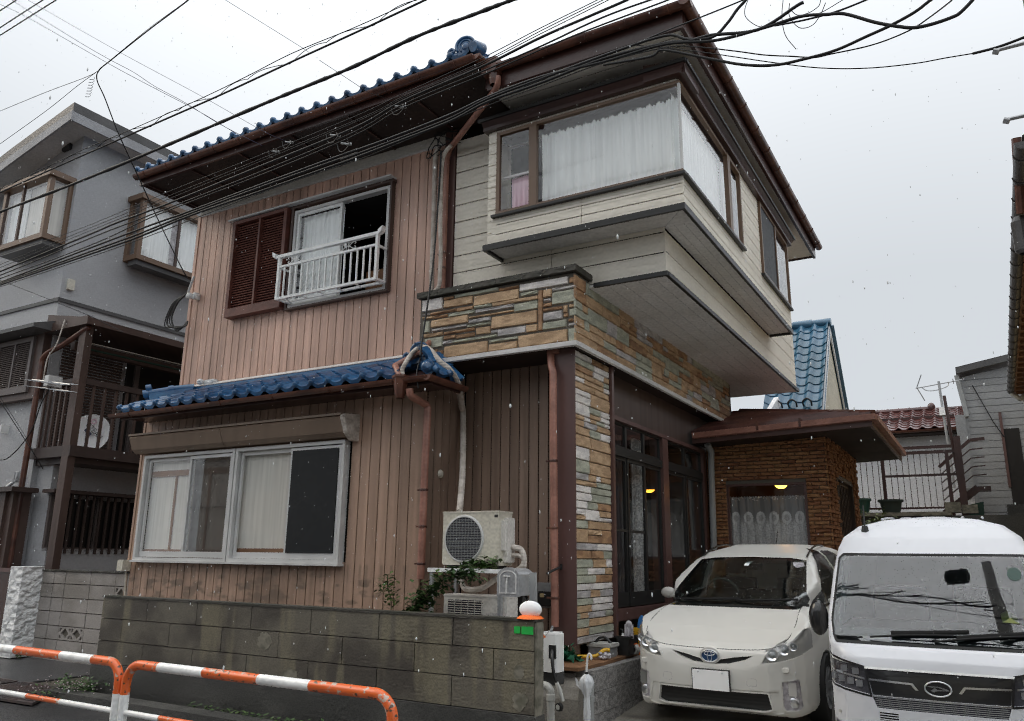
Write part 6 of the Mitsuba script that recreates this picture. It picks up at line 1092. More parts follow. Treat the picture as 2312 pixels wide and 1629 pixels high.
scene[thing('blue_tarp', 'blue grey tarpaulin at the foot of the metal building', 'tarpaulin')] = ply(MB().prism([(-.35, 2.5), (.0, 2.5), (.02, 2.85), (-.3, 2.78)], 'y', MY - .5, MY - .2).tri(), 'green_plastic')
# house just outside the right edge: its eave and gutter reach into the picture
k = thing('eave_house', 'house at the right edge showing a tiled eave, half round gutter and yellow wall', 'house')
A_, B2 = np.array((.70, 8.2, 5.28)), np.array((.84, 21.2, 5.28)); put(k + '__wall', MB().box(1.3, 6, 8.5, 21.5, -.1, 5.3), 'yellow_wall')
gutter(k + '__gutter', A_, B2, .075, 'roof_grey', 24); put(k + '__soffit', MB().add([A_ + (.05, 0, -.04), B2 + (.05, 0, -.04), B2 + (.7, 0, .02), A_ + (.7, 0, .02)], [[0, 1, 2], [0, 2, 3]]), 'wood_room')
put(k + '__roof', MB().add([A_ + (0, 0, .06), B2 + (0, 0, .06), B2 + (4, 0, 1.7), A_ + (4, 0, 1.7)], [[0, 1, 2], [0, 2, 3]]), 'roof_grey')
for i in range(26): y = 8.6 + i * .5; x = .74 + (y - 8.2) * .0108; put(k + '__rafter', MB().box(x + .05, x + .6, y, y + .06, 5.18, 5.24), 'wood_room')
put(k + '__downpipe', MB().tube(spline([(.84, 21.1, 5.22), (1.0, 21.1, 5.05), (1.1, 21.1, 4.9), (1.12, 21.1, 2)], 5), .05, 8), 'pvc_light', True)
put(k + '__rain_hopper', MB().lathe([(.05, 0), (.085, .03), (.09, .34), (.06, .40), (.05, .40)], (.66, 9.3, 4.55), (0, 0, 1), 10), 'roof_grey'); put(k + '__rain_hopper__pipe', MB().tube([(.68, 9.2, 4.95), (.72, 9.0, 5.7)], .05, 8), 'gutter')
# utility pole just outside the right edge, with step bolts
def step_pole(label, x, y, h, r0, steps):
    k = thing('utility_pole', label, 'utility pole'); put(k + '__shaft', MB().tube([(x, y, -.2), (x, y, h)], [r0, r0 * .72], 20), 'concrete', True)
    for z, s, dy in steps: put(k + '__step_bolt', MB().tube([(x + s * r0 * .7, y + dy * r0, z), (x + s * (r0 + .13), y + dy * r0 * 2, z)], .010, 6).tube([(x + s * (r0 + .12), y + dy * r0 * 2, z - .012), (x + s * (r0 + .145), y + dy * r0 * 2, z)], .016, 6), 'galv')
    return k
step_pole('grey concrete utility pole with step bolts at the upper right edge', .63, 4.5, 11, .17, [(3.69 + .41 * i, -1 if i < 2 else (1 if i % 2 else -1), 0) for i in range(12) if i not in (2,)])

# houses across the street, behind the camera: the ground floor windows mirror them
def far_house(label, x0, x1, y0, h, mat, win):
    k = thing('street_house', label, 'house'); put(k + '__wall', MB().box(x0, x1, y0 - 7, y0, -.1, h), mat); put(k + '__roof', MB().prism([(y0 + .5, h - .1), (y0 - 3.5, h + 1.5), (y0 - 7.5, h - .1)], 'x', x0 - .4, x1 + .4), 'roof_grey')
    for x in win:
        for z in (.9, 3.7): put(k + '__window', MB().box(x, x + 1.6, y0, y0 + .06, z, z + 1.2), 'gloss_black'); put(k + '__window_frame', MB().box(x - .06, x, y0, y0 + .09, z - .06, z + 1.26).box(x + 1.6, x + 1.66, y0, y0 + .09, z - .06, z + 1.26).box(x, x + 1.6, y0, y0 + .09, z + 1.2, z + 1.26).box(x, x + 1.6, y0, y0 + .09, z - .06, z), 'alu')
far_house('brown two-storey house across the street behind the camera', -25, -13.5, -5.5, 5.6, 'siding_dark', (-23, -19, -16))
far_house('grey house across the street directly behind the camera', -12.5, -2.5, -5.8, 5.4, 'stucco', (-11, -8, -5))
far_house('cream house across the street behind the camera on the right', -1.5, 9, -5.4, 5.7, 'cream_wall', (0, 3, 6))

# ------------------------------------------------------------------ cars
MF = manifold3d.Manifold; CS = manifold3d.CrossSection
def extr(poly, axis, a0, a1):
    """solid from a 2-D outline: 'x' outline in (y,z), 'y' outline in (x,z), 'z' outline in (x,y)"""
    m = trimesh.creation.extrude_polygon(poly if hasattr(poly, 'exterior') else sg.Polygon(poly).buffer(0), a1 - a0); v = np.array(m.vertices); v[:, 2] += a0; f = np.array(m.faces)
    if axis == 'x': v = v[:, [2, 0, 1]]
    elif axis == 'y': v = v[:, [0, 2, 1]]; f = f[:, ::-1]
    return MF(manifold3d.Mesh(np.asarray(v, np.float32), np.asarray(f, np.uint32)))
def tm(m): q = m.to_mesh(); return trimesh.Trimesh(np.array(q.vert_properties[:, :3], float), np.array(q.tri_verts), process=False)
def smooth_solid(m, length, it):
    t = tm(m.refine_to_length(length)); t.merge_vertices(digits_vertex=6); trimesh.smoothing.filter_taubin(t, lamb=.55, nu=.50, iterations=it)
    q = MF(manifold3d.Mesh(np.asarray(t.vertices, np.float32), np.asarray(t.faces, np.uint32))); return q if q.volume() > 0 else m
def mirror(p): return list(p) + [(-x, z) for x, z in reversed(p) if abs(x) > 1e-6]
class Car:
    def __init__(s, key, loc, pitch, yaw, body, hollow):
        s.k = key; s.body = body; s.ref = body; s.hollow = hollow
        s.M = T().translate(list(loc)).rotate([0, 0, 1], yaw).rotate([1, 0, 0], pitch)
    def put(s, name, mesh, mat, smooth=False, **k):
        key = fast(s.k + '__' + name); m = tm(mesh) if hasattr(mesh, 'to_mesh') else (mesh.tri() if isinstance(mesh, MB) else mesh)
        scene[key] = ply(m, mat, smooth=smooth, to_world=s.M, **k); return key
    def prism(s, poly, axis='y', a0=-.5, a1=1.2): return extr(poly, axis, a0, a1)
    def recess(s, poly, d, axis='y', a0=-.5, a1=1.2, dirn=(0, 1, 0)):
        p = s.prism(poly, axis, a0, a1); s.body = s.body - (p - s.ref.translate([q * d for q in dirn])); return p
    def back(s, p, d, dirn=(0, 1, 0), off=.0):   # the floor of a recess
        return s.sheet(s.ref.translate([q * d for q in dirn]) ^ p, dirn, .003)
    def sheet(s, m, dirn, lift=0., lim=.12):
        t = tm(m); n = t.face_normals; ok = (n @ np.array(dirn, float)) < -lim; t.update_faces(ok); t.remove_unreferenced_vertices(); t.vertices = t.vertices - np.array(dirn, float) * lift; return t
    def hit(s, o, d):
        loc, _, _ = s.tri.ray.intersects_location([o], [d]); return None if len(loc) == 0 else loc[np.argmin((loc - np.array(o)) @ np.array(d))]
    def seam(s, pts, d, name='seam', r=.0035, mat='plastic_black', lift=.0):
        s.tri = getattr(s, 'tri', None) or tm(s.ref); q = [s.hit(o, d) for o in pts]; q = [a for a in q if a is not None]
        if len(q) > 1: s.put(name, MB().tube(spline(np.array(q) - np.array(d) * lift, 3), r, 5), mat)
def poly(s): v = list(map(float, s.split())); return [(v[i], v[i + 1]) for i in range(0, len(v), 2)]
def ell(cx, cz, a, b, n=28): return [(cx + a * math.cos(t), cz + b * math.sin(t)) for t in np.linspace(0, 2 * math.pi, n + 1)[:-1]]
def wheel(c, x, y, z, r, side, key='wheel'):
    c.put(key + '__tyre', MB().lathe([(r * .62, -.09), (r * .95, -.095), (r, -.07), (r, .07), (r * .95, .095), (r * .62, .09)], (x, y, z), (1, 0, 0), 32), 'rubber', 40)
    mb = MB().lathe([(0, .03), (.05, .035), (r * .62, .07 * 1), (r * .66, .085)], (x, y, z), (side, 0, 0), 28)
    for i in range(7): a = i * 6.283 / 7; mb.bar((x + side * .05, y + .04 * math.cos(a), z + .04 * math.sin(a)), (x + side * .08, y + r * .6 * math.cos(a), z + r * .6 * math.sin(a)), .05, .02, (1, 0, 0))
    c.put(key + '__rim', mb, 'galv', 30)
scene['m_windscreen'] = {'type': 'thindielectric', 'int_ior': 1.6, 'specular_transmittance': {'type': 'rgb', 'value': [.50, .60, .57]}}; scene['m_van_screen'] = {'type': 'thindielectric', 'int_ior': 1.62, 'specular_transmittance': {'type': 'rgb', 'value': [.45, .52, .52]}}
scene['m_car_glass'] = {'type': 'thindielectric', 'int_ior': 1.55}
scene['m_tint'] = {'type': 'blendbsdf', 'weight': .25, 'a': {'type': 'thindielectric', 'int_ior': 1.6}, 'b': {'type': 'twosided', 'bsdf': {'type': 'principled', 'base_color': {'type': 'rgb', 'value': [.006, .008, .008]}, 'roughness': .1, 'specular': .5}}}

# --- pearl white hatchback
k = thing('parked_car', 'pearl white hatchback parked nose out under the overhang beside the sliding doors', 'car')
low = extr(poly('.16 .20 .04 .235 .0 .30 -.002 .46 .012 .60 .05 .73 .13 .80 .34 .895 .66 .975 .98 1.035 1.3 1.02 4.2 1.06 4.42 .98 4.46 .6 4.40 .28 4.3 .21'), 'x', -1, 1) ^ \
      extr(mirror(poly('0 0 .30 .006 .50 .028 .62 .075 .705 .155 .765 .28 .80 .47 .825 .80 .845 1.2 .85 3.6 .82 4.1 .7 4.38 0 4.46')), 'z', 0, 2) ^ \
      extr(mirror(poly('0 .19 .78 .19 .835 .32 .85 .50 .846 .72 .825 .86 .775 .955 .60 1.02 .35 1.05 0 1.065')), 'y', -1, 6)
def house_(y0, d):
    return extr(poly(f'{.90 + d} .80 {.92 + d} 1.0 {1.06 + d} {1.075 - d * .4} {1.45 + d} {1.235 - d * .5} {1.80 + d} {1.365 - d} {2.05 + d} {1.43 - d} {2.45} {1.478 - d} 2.8 {1.475 - d} 3.3 {1.40 - d} 3.9 {1.25 - d} 4.3 {1.13 - d} {4.4 - d} .9 {4.3 - d} .80'), 'x', -1, 1) ^ \
           extr(mirror(poly(f'0 {.86 + d} .3 {.885 + d} .52 {.97 + d} .68 {1.15 + d} {.78 - d} 1.5 {.80 - d} 2.3 {.76 - d} 3.4 {.62 - d} {4.4 - d} 0 {4.42 - d}')), 'z', 0, 2) ^ \
           extr(mirror(poly(f'0 .80 {.82 - d} .80 {.80 - d} 1.0 {.735 - d} 1.2 {.645 - d} 1.36 {.575 - d} {1.425 - d * .7} {.42 - d} {1.468 - d} 0 {1.49 - d}')), 'y', -1, 6)
low = smooth_solid(low, .05, 10); top = smooth_solid(house_(0, 0), .05, 8)
arch = [extr([(yc + .335 * math.cos(a), .30 + .335 * math.sin(a)) for a in np.linspace(0, 6.283, 33)[:-1]], 'x', x0, x0 + .5) for yc in (.93, 3.63) for x0 in (-1.1, .60)]
full = low + top
for a in arch: full = full - a
inner = house_(0, .045).translate([0, 0, .0]) ; inner = inner ^ extr(sg.box(-1, .78, 1, 2), 'y', .9, 4.2)
c = Car(k, (-2.265, 7.46, ground_z(0, 7.46) + .0), 5.03, 0, full - inner, True); c.ref = full
# openings
ws = poly('-.665 1.005 .665 1.005 .69 1.06 .572 1.375 .40 1.392 0 1.398 -.40 1.392 -.572 1.375 -.69 1.06')
wsp = sg.Polygon(ws); c.body = c.body - (c.prism(wsp, 'y', .5, 2.4) ^ extr(sg.box(.8, .99, 2.12, 1.6), 'x', -1, 1))
pz = c.prism(wsp, 'y', .5, 2.12) ^ full; c.put('windshield', c.sheet(pz, (0, .8, -.6), 0, .3), 'windscreen', 30)
band = c.prism(wsp.difference(sg.Polygon(poly('-.60 1.055 .60 1.055 .53 1.345 .36 1.362 0 1.368 -.36 1.362 -.53 1.345')).buffer(.02)), 'y', .5, 2.12) ^ full
c.put('windshield__black_border', c.sheet(band, (0, .8, -.6), -.003, .3), 'gloss_black', 30)
for s in (-1, 1):
    sw = sg.Polygon(poly('1.22 1.02 1.42 1.10 1.75 1.265 2.05 1.365 2.40 1.412 2.47 1.41 2.52 .985 1.5 .965')); sr_ = sg.Polygon(poly('2.58 1.405 2.95 1.38 3.45 1.24 3.60 1.06 3.3 1.0 2.62 .985'))
    for w_poly in (sw, sr_):
        a0, a1 = (.45, 1.0) if s > 0 else (-1.0, -.45); pr_ = extr(w_poly, 'x', a0, a1); c.body = c.body - (pr_ ^ full ^ extr(sg.box(-2, .96, 2, 1.5), 'y', 0, 5)); c.put('side_window', c.sheet(pr_ ^ full, (-s, 0, 0), 0, .2), 'tint', 30)
        fr_ = extr(w_poly.buffer(.016).difference(w_poly.buffer(-.010)), 'x', a0, a1); c.put('side_window__trim', c.sheet(fr_ ^ full, (-s, 0, 0), .003, .2), 'gloss_black', 30)
    v_ = extr(sg.Polygon(poly('1.60 1.235 2.05 1.415 2.45 1.46 2.45 1.40 2.05 1.345 1.75 1.25')), 'x', *((.45, 1.0) if s > 0 else (-1.0, -.45))); c.put('rain_visor', c.sheet(v_ ^ full, (-s, 0, 0), .012, .2), 'gloss_black', 30)
# front: upper slot, lower grille, lamps
slot = sg.Polygon(poly('-.355 .720 -.20 .690 -.09 .665 .0 .655 .09 .665 .22 .690 .385 .712 .30 .668 .16 .630 0 .622 -.16 .632 -.28 .672')); p_s = c.recess(slot, .05); c.put('upper_grille', c.back(p_s, .05), 'plastic_black')
lg = sg.Polygon(poly('-.47 .395 .475 .395 .50 .285 .44 .268 -.44 .268 -.49 .285')).buffer(.012); p_l = c.recess(lg, .06); c.put('lower_grille', c.back(p_l, .06), 'plastic_black')
for i in range(3): c.put('lower_grille__bar', c.sheet(c.prism(sg.box(-.48, .295 + i * .03, .48, .302 + i * .03)) ^ full.translate([0, .03, 0]), (0, 1, 0)), 'plastic_black')
scoop = sg.Polygon(poly('-.56 .43 .57 .43 .60 .25 .52 .235 -.52 .235 -.60 .25')).difference(lg.buffer(.01)); c.recess(scoop, .014)
for s in (-1, 1):
    hl = sg.Polygon([(s * x, z) for x, z in poly('.455 .655 .50 .735 .575 .80 .64 .835 .655 .80 .70 .835 .765 .905 .80 .90 .82 .80 .80 .735 .725 .70 .60 .672')]).buffer(.004)
    p = c.recess(hl, .055, 'y', -.5, .9); c.put('headlight__housing', c.back(p, .055), 'lamp_housing', 30)
    c.tri = tm(full)
    for lx, lz, lr in ((.535, .728, .050), (.632, .765, .043), (.70, .785, .032)):
        h_ = c.hit((s * lx, -1, lz), (0, 1, 0))
        if h_ is None: continue
        o_ = h_ + (0, .052, 0); c.put('headlight__reflector', MB().lathe([(lr * .45, -.012), (lr, -.038), (lr + .006, -.036)], o_, (0, 1, 0), 22), 'chrome', True); c.put('headlight__bulb_lens', MB().sphere(o_ + (0, -.02, 0), (lr * .55, .018, lr * .55), 2), 'lamp_glass', True)
    c.put('headlight__lens', c.sheet(p ^ full, (0, 1, 0), 0, .05), 'lens', 30)
    c.put('headlight__silver_brow', c.sheet(c.prism(sg.Polygon([(s * x, z) for x, z in poly('.50 .735 .575 .80 .64 .835 .70 .835 .66 .79 .56 .735')]), 'y', -.5, .9) ^ full.translate([0, .03, 0]), (0, 1, 0)), 'alu', 30)
    fg = sg.Polygon([(s * x, z) for x, z in poly('.60 .505 .725 .515 .735 .29 .71 .262 .62 .27 .60 .30')]); p = c.recess(fg, .03, 'y', -.5, .9); c.put('fog_lamp__surround', c.back(p, .03), 'cloth_grey', 30)
    h_ = c.hit((s * .667, -1, .33), (0, 1, 0)); c.put('fog_lamp__lens', MB().lathe([(0, -.005), (.035, -.002), (.045, .01), (.050, .02)], h_ + (0, .012, 0), (0, 1, 0), 20), 'chrome', True)
    h_ = c.hit((s * .667, -1, .44), (0, 1, 0)); c.put('fog_lamp__day_light', MB().box(h_[0] - .042, h_[0] + .042, h_[1] + .004, h_[1] + .03, .385, .495, .006), 'chrome')
    h_ = c.hit((s * .63, -1, .60), (0, 1, 0)); c.put('washer_cover', MB().box(h_[0] - .035, h_[0] + .035, h_[1] - .012, h_[1] + .03, .585, .622, .012), 'paint_pearl', 30)
    c.seam([(s * x, -1, z) for x, z in poly('.845 .775 .86 .76 .868 .74')], (0, 1, 0))
    for d_ in ([(s * x, y, 2) for x, y in poly('.625 .16 .665 .25 .68 .45 .655 .80 .635 1.08')],): c.seam(d_, (0, 0, -1), 'hood_seam')
    c.seam([(s * 2, y, z) for y, z in poly('1.40 .95 1.30 .75 1.28 .5 1.33 .30')], (-s, 0, 0), 'door_seam'); c.seam([(s * 2, y, z) for y, z in poly('2.55 .98 2.50 .7 2.48 .3')], (-s, 0, 0), 'door_seam')
    c.put('door_handle', MB().box(s * .853 - .012, s * .853 + .012, 2.25, 2.43, .80, .83, .008), 'paint_pearl', 30)
    c.put('mirror', MB().sphere((s * .90, 1.58, 1.03), (.085, .06, .06), 3).box(s * .80, s * .88, 1.53, 1.60, .985, 1.02, .01), 'paint_pearl', True); c.put('mirror__glass', MB().sphere((s * .90, 1.605, 1.03), (.07, .04, .045), 2), 'gloss_black', True)
    wheel(c, s * .75, .93, .305, .305, s); wheel(c, s * .75, 3.63, .305, .305, s)
    for z_ in (-1,): c.put('roof_channel', MB().tube(spline([(s * .565, 1.90, 1.413), (s * .555, 2.3, 1.468), (s * .55, 2.8, 1.468), (s * .53, 3.3, 1.40)], 5), .010, 6), 'plastic_black')
P('lamp_glass', (.20, .22, .22), .05, .8, coat=1)
c.seam([(x, -1, z) for x, z in poly('-.62 .80 -.48 .765 -.3 .752 0 .748 .3 .752 .48 .765 .62 .80')], (0, 1, 0), 'hood_seam')
c.seam([(x, -1, .215) for x in np.linspace(-.6, .8, 9)], (0, 1, 0), 'lip_edge', .006)
for s, cx in ((-1, -.40), (1, .36)): c.seam([(cx + .045 * math.cos(a) ** 3 * 1.0 if 0 else cx + .042 * math.copysign(abs(math.cos(a)) ** .5, math.cos(a)), -1, .495 + .032 * math.copysign(abs(math.sin(a)) ** .5, math.sin(a))) for a in np.linspace(0, 6.283, 20)], (0, 1, 0), 'tow_cap', .0016, 'cloth_grey')
c.put('body', c.body, 'paint_pearl', 32)
eh = c.hit((0, -1, .692), (0, 1, 0)); ey = eh[1] - .012; c.put('emblem_base', MB().prism(sg.Polygon(ell(0, .692, .094, .072)), 'y', ey + .002, ey + .06), 'paint_pearl', 30); c.put('emblem', MB().prism(sg.Polygon(ell(0, .692, .077, .053)), 'y', ey - .004, ey + .01), 'emblem_blue', 30)
mb = MB()
for a, b, dz, r in ((.075, .051, 0, .0050), (.048, .0165, .020, .0042), (.019, .044, -.004, .0042)): q = ell(0, .692 + dz, a, b, 32); mb.tube([(x, ey - .006, z) for x, z in q + q[:1]], r, 6, False)
c.put('emblem__rings', mb, 'chrome', True)
ph = c.hit((0, -1, .49), (0, 1, 0))[1]; c.put('number_plate__frame', MB().box(-.162, .178, ph - .022, ph + .02, .405, .585, .006), 'plastic_black'); c.put('number_plate__bolt', MB().sphere((-.10, ph - .028, .56), .007, 1), 'galv'); c.put('number_plate__bolt', MB().sphere((.115, ph - .028, .56), .007, 1), 'galv'); c.put('number_plate', MB().box(-.155, .17, ph - .027, ph - .02, .41, .578, .003), 'white_flat')
for a, b in (((-.62, .995, 1.025), (.05, 1.02, 1.045)), ((.02, .98, 1.03), (.60, 1.06, 1.05))): c.put('wiper', MB().tube(spline([(a[0], a[1], a[2] + .02), ((a[0] + b[0]) / 2, (a[1] + b[1]) / 2 - .05, (a[2] + b[2]) / 2 + .025), (b[0], b[1], b[2] + .02)], 5), .010, 6), 'rubber', True)
c.put('cowl', MB().prism(sg.Polygon(mirror(poly('0 .83 .3 .855 .52 .94 .67 1.12 .72 1.3 .5 1.3 0 1.2'))), 'z', .98, 1.018), 'plastic_black')
c.put('roof_antenna', MB().tube([(-.02, 3.12, 1.42), (-.02, 3.30, 1.62)], [.006, .003], 6).sphere((-.02, 3.12, 1.43), (.03, .05, .015), 1), 'plastic_black', True)
c.put('dashboard', MB().prism(sg.Polygon(mirror(poly('0 .95 .5 1.02 .7 1.25 .7 1.75 0 1.8'))), 'z', .80, 1.00), 'interior_light'); mb = MB(); q = [(-.36 + .18 * math.cos(a), 1.84 - .06 * math.sin(a), 1.0 + .17 * math.sin(a)) for a in np.linspace(0, 6.283, 26)]; mb.tube(q, .014, 7, False); mb.tube([(-.54, 1.84, 1.0), (-.18, 1.84, 1.0)], .014, 6); c.put('steering_wheel', mb, 'grey_interior', True)
for x in (-.36, .36): c.put('seat', MB().box(x - .24, x + .24, 2.35, 2.5, .8, 1.12, .06), 'seat_cloth', 30); c.put('seat__headrest', MB().box(x - .12, x + .12, 2.42, 2.52, 1.16, 1.34, .04), 'seat_cloth', 30)
c.put('rear_view_mirror', MB().box(-.11, .11, 1.78, 1.81, 1.275, 1.335, .01), 'plastic_black'); c.put('windshield__sticker', c.sheet(c.prism(sg.box(-.06, 1.322, -.01, 1.345), 'y', .5, 2.12) ^ full, (0, .8, -.6), .004, .3), 'white_flat'); c.put('windshield__sticker', c.sheet(c.prism(sg.Polygon(poly('.44 1.355 .55 1.355 .57 1.325 .50 1.31 .455 1.33')), 'y', .5, 2.12) ^ full, (0, .8, -.6), .004, .3), 'cloth_grey')
rr = random.Random(50); mb = MB(); ico0 = trimesh.creation.icosphere(0)
for i in range(1200):
    x, z = rr.uniform(-.62, .62), rr.uniform(1.02, 1.37)
    if rr.random() > (.12 + .88 * max(0, (x - .0) / .6)): continue
    h_ = c.hit((x, -1, z), (0, 1, 0))
    if h_ is not None: r = rr.uniform(.0016, .004); mb.add(np.array(ico0.vertices) * (r, r * .5, r * rr.choice((1, 1, 2.2))) + h_, ico0.faces)
q = c.put('water_beads', mb, 'drop_clear', True); stuff(q)
P('drop_clear', (.16, .19, .19), .06, .9, coat=1)

# --- tall white van
k = thing('parked_van', 'tall white kei van with a black grille parked at the right edge of the picture', 'van')
prof = poly('.10 .20 .03 .24 .0 .36 .0 .60 .015 .76 .05 .88 .11 .945 .19 .975 .25 .99 .48 1.275 .71 1.555 .76 1.60 .88 1.70 1.08 1.785 1.40 1.845 2.0 1.872 3.0 1.875 3.30 1.83 3.38 1.6 3.395 .6 3.36 .3 3.3 .21')
van = extr(prof, 'x', -1, 1) ^ extr(mirror(poly('0 0 .30 .006 .48 .03 .60 .075 .68 .16 .72 .30 .7375 .62 .7375 3.2 .71 3.35 0 3.395')), 'z', 0, 2.2) ^ \
      extr(mirror(poly('0 .19 .70 .19 .735 .34 .7375 .90 .73 1.05 .70 1.40 .67 1.60 .635 1.70 .53 1.79 .36 1.84 0 1.88')), 'y', -1, 5)
van = van.refine_to_length(.06).warp_batch(lambda p: np.stack([p[:, 0], p[:, 1] + .065 * p[:, 0] ** 2 * np.clip((1.3 - p[:, 1]) / .4, 0, 1) * np.clip((p[:, 2] - .8) / .2, 0, 1), p[:, 2]], 1)); van = smooth_solid(van, .045, 9)
for yc in (.62, 3.0):
    for x0 in (-1.1, .50): van = van - extr([(yc + .30 * math.cos(a), .27 + .30 * math.sin(a)) for a in np.linspace(0, 6.283, 33)[:-1]], 'x', x0, x0 + .6)
inn = (extr(poly('.42 1.03 .80 1.50 .98 1.66 1.4 1.77 3.2 1.78 3.3 1.0 3.3 .8 .4 .8 .36 .95'), 'x', -1, 1) ^ extr(mirror(poly('0 .8 .69 .8 .685 1.05 .63 1.4 .59 1.60 .5 1.72 .3 1.78 0 1.80')), 'y', -1, 5) ^ extr(mirror(poly('0 .06 .5 .2 .66 .45 .69 .8 .69 3.3 0 3.3')), 'z', 0, 2.2))
v = Car(k, (-.400, 6.44, -.093), 2.2, 0.5, van - inn, True); v.ref = van
vw = sg.Polygon(poly('-.665 1.00 -.64 .975 .64 .975 .665 1.00 .68 1.10 .64 1.535 .615 1.56 -.615 1.56 -.64 1.535 -.68 1.10')).buffer(.008)
v.body = v.body - (v.prism(vw, 'y', .05, 1.0) ^ extr(sg.box(.1, .95, 1.0, 1.7), 'x', -1, 1)); pz = v.prism(vw, 'y', .05, 1.0) ^ van
v.put('windshield', v.sheet(pz, (0, .75, -.66), 0, .3), 'van_screen', 30)
vi = sg.Polygon(poly('-.60 1.075 .60 1.075 .62 1.15 .595 1.51 .57 1.54 -.57 1.54 -.595 1.51 -.62 1.15')); v.put('windshield__black_border', v.sheet(v.prism(vw.difference(vi.buffer(.02)), 'y', .05, 1.0) ^ van, (0, .75, -.66), -.003, .3), 'gloss_black', 30)
v.put('windshield__gasket', v.sheet(v.prism(vw.buffer(.010).difference(vw.buffer(-.004)), 'y', .05, 1.0) ^ van, (0, .75, -.66), .003, .2), 'rubber', 30)
for s in (-1, 1):
    a0, a1 = (.3, 1.0) if s > 0 else (-1.0, -.3); w_poly = sg.Polygon(poly('.58 1.08 .68 1.22 .92 1.52 1.9 1.58 1.9 1.05 .62 1.03')); v.put('side_window', v.sheet(extr(w_poly, 'x', a0, a1) ^ van, (-s, 0, 0), .004, .2), 'gloss_black', 30)
    hl = sg.Polygon([(s * x, z) for x, z in poly('.452 .815 .735 .875 .75 .86 .75 .69 .70 .672 .425 .632')]); p = v.recess(hl, .045, 'y', -.5, .5); v.put('headlight__housing', v.back(p, .045), 'grille_dark', 30); v.put('headlight__lens', v.sheet(p ^ van, (0, 1, 0), 0, .03), 'lens', 30)
    for z0, z1, m in ((.752, .768, 'chrome'), (.835, .858, 'rail_white')): v.put('headlight__light_bar', v.sheet(v.prism(sg.Polygon([(s * .46, z0 - .02), (s * .74, z0 + .015), (s * .74, z1 + .015), (s * .46, z1 - .025)]), 'y', -.5, .5) ^ van.translate([0, .02, 0]), (0, 1, 0), 0, .03), m, 30)
    v.tri = tm(van)
    for lx, lz in ((.50, .70), (.56, .71), (.62, .718), (.68, .725), (.52, .78), (.60, .79)):
        h_ = v.hit((s * lx, -1, lz), (0, 1, 0))
        if h_ is not None: v.put('headlight__reflector', MB().box(h_[0] - .022, h_[0] + .022, h_[1] + .026, h_[1] + .045, lz - .022, lz + .022, .006), 'chrome')
    v.put('headlight__chrome_edge', v.sheet(v.prism(hl.buffer(.010).difference(hl.buffer(-.004)), 'y', -.5, .5) ^ van, (0, 1, 0), .003, .03), 'gloss_black', 30)
    v.seam([(s * x, -1, z) for x, z in poly('.70 .98 .705 .93 .70 .875')], (0, 1, 0)); v.seam([(s * 2, y, z) for y, z in poly('.78 1.05 .72 .8 .9 .5 1.0 .3')], (-s, 0, 0), 'door_seam')
    bp_ = sg.Polygon([(s * x, z) for x, z in poly('.735 .645 .64 .63 .60 .605 .58 .46 .60 .30 .74 .30')]); v.recess(bp_, .012, 'y', -.5, .5)
    v.put('bumper_sensor', MB().lathe([(.0, -.004), (.011, -.004), (.013, .004)], v.hit((s * .655, -1, .49), (0, 1, 0)), (0, 1, 0), 16), 'pvc_light', 40)
    wheel(v, s * .66, .62, .275, .275, s); wheel(v, s * .66, 3.0, .275, .275, s)
    v.put('mirror', MB().sphere((s * .83, .62, 1.08), (.075, .07, .135), 3).box(s * .70, s * .79, .62, .68, 1.0, 1.05, .01), 'gloss_black', True)
    v.put('roof_spoiler_edge', MB().sphere((s * .66, 1.35, 1.63), (.05, .16, .03), 2), 'paint_white', True)
gp = sg.Polygon(poly('-.445 .808 .445 .808 .415 .635 -.415 .635')); p = v.recess(gp, .02); v.put('grille_panel', v.back(p, .02), 'gloss_black', 30)
v.put('grille_panel__chrome_top', v.sheet(v.prism(sg.Polygon(poly('-.455 .822 .455 .822 .450 .808 -.450 .808'))) ^ van, (0, 1, 0), .006), 'rail_white', 30)
for s in (-1, 1):
    ca = v.prism(sg.Polygon([(s * x, z) for x, z in poly('.43 .745 .155 .735 .120 .690 .14 .690 .165 .722 .43 .732')])); v.put('grille_panel__chrome_arm', v.sheet(ca ^ van, (0, 1, 0), -.006), 'chrome', 30)
p = v.recess(sg.Polygon(poly('-.415 .625 .415 .625 .39 .555 -.39 .555')), .012); v.put('lower_mesh_strip', v.back(p, .012), 'grille_dark', 30)
for i in range(5): v.put('lower_mesh_strip__bar', v.sheet(v.prism(sg.box(-.40, .562 + i * .0125, .40, .566 + i * .0125)) ^ van.translate([0, .004, 0]), (0, 1, 0)), 'pvc_grey')
v.put('lower_mesh_strip__chrome', v.sheet(v.prism(sg.Polygon(poly('-.42 .637 .42 .637 .418 .628 -.418 .628'))) ^ van, (0, 1, 0), .004), 'chrome', 30)
for s in (-1, 1):
    p = v.recess(sg.box(min(s * .26, s * .38), .475, max(s * .26, s * .38), .53), .02); v.put('bumper_vent', v.back(p, .02), 'plastic_black')
    for z in (.486, .502, .518): v.put('bumper_vent__slat', v.sheet(v.prism(sg.box(min(s * .255, s * .39), z - .003, max(s * .255, s * .39), z + .003)) ^ van, (0, 1, 0), .001), 'paint_white')
p = v.recess(sg.Polygon(poly('-.36 .43 .36 .43 .33 .27 -.33 .27')), .03); v.put('lower_intake', v.back(p, .03), 'plastic_black')
v.put('body', v.body, 'paint_white', 32)
for s in (-1, 1): p = v.prism(sg.Polygon([(s * x, z) for x, z in poly('.70 .43 .60 .42 .58 .385 .70 .39')]), 'y', -.5, .5); v.put('fog_lamp', v.sheet(p ^ van, (0, 1, 0), .004), 'chrome', 30)
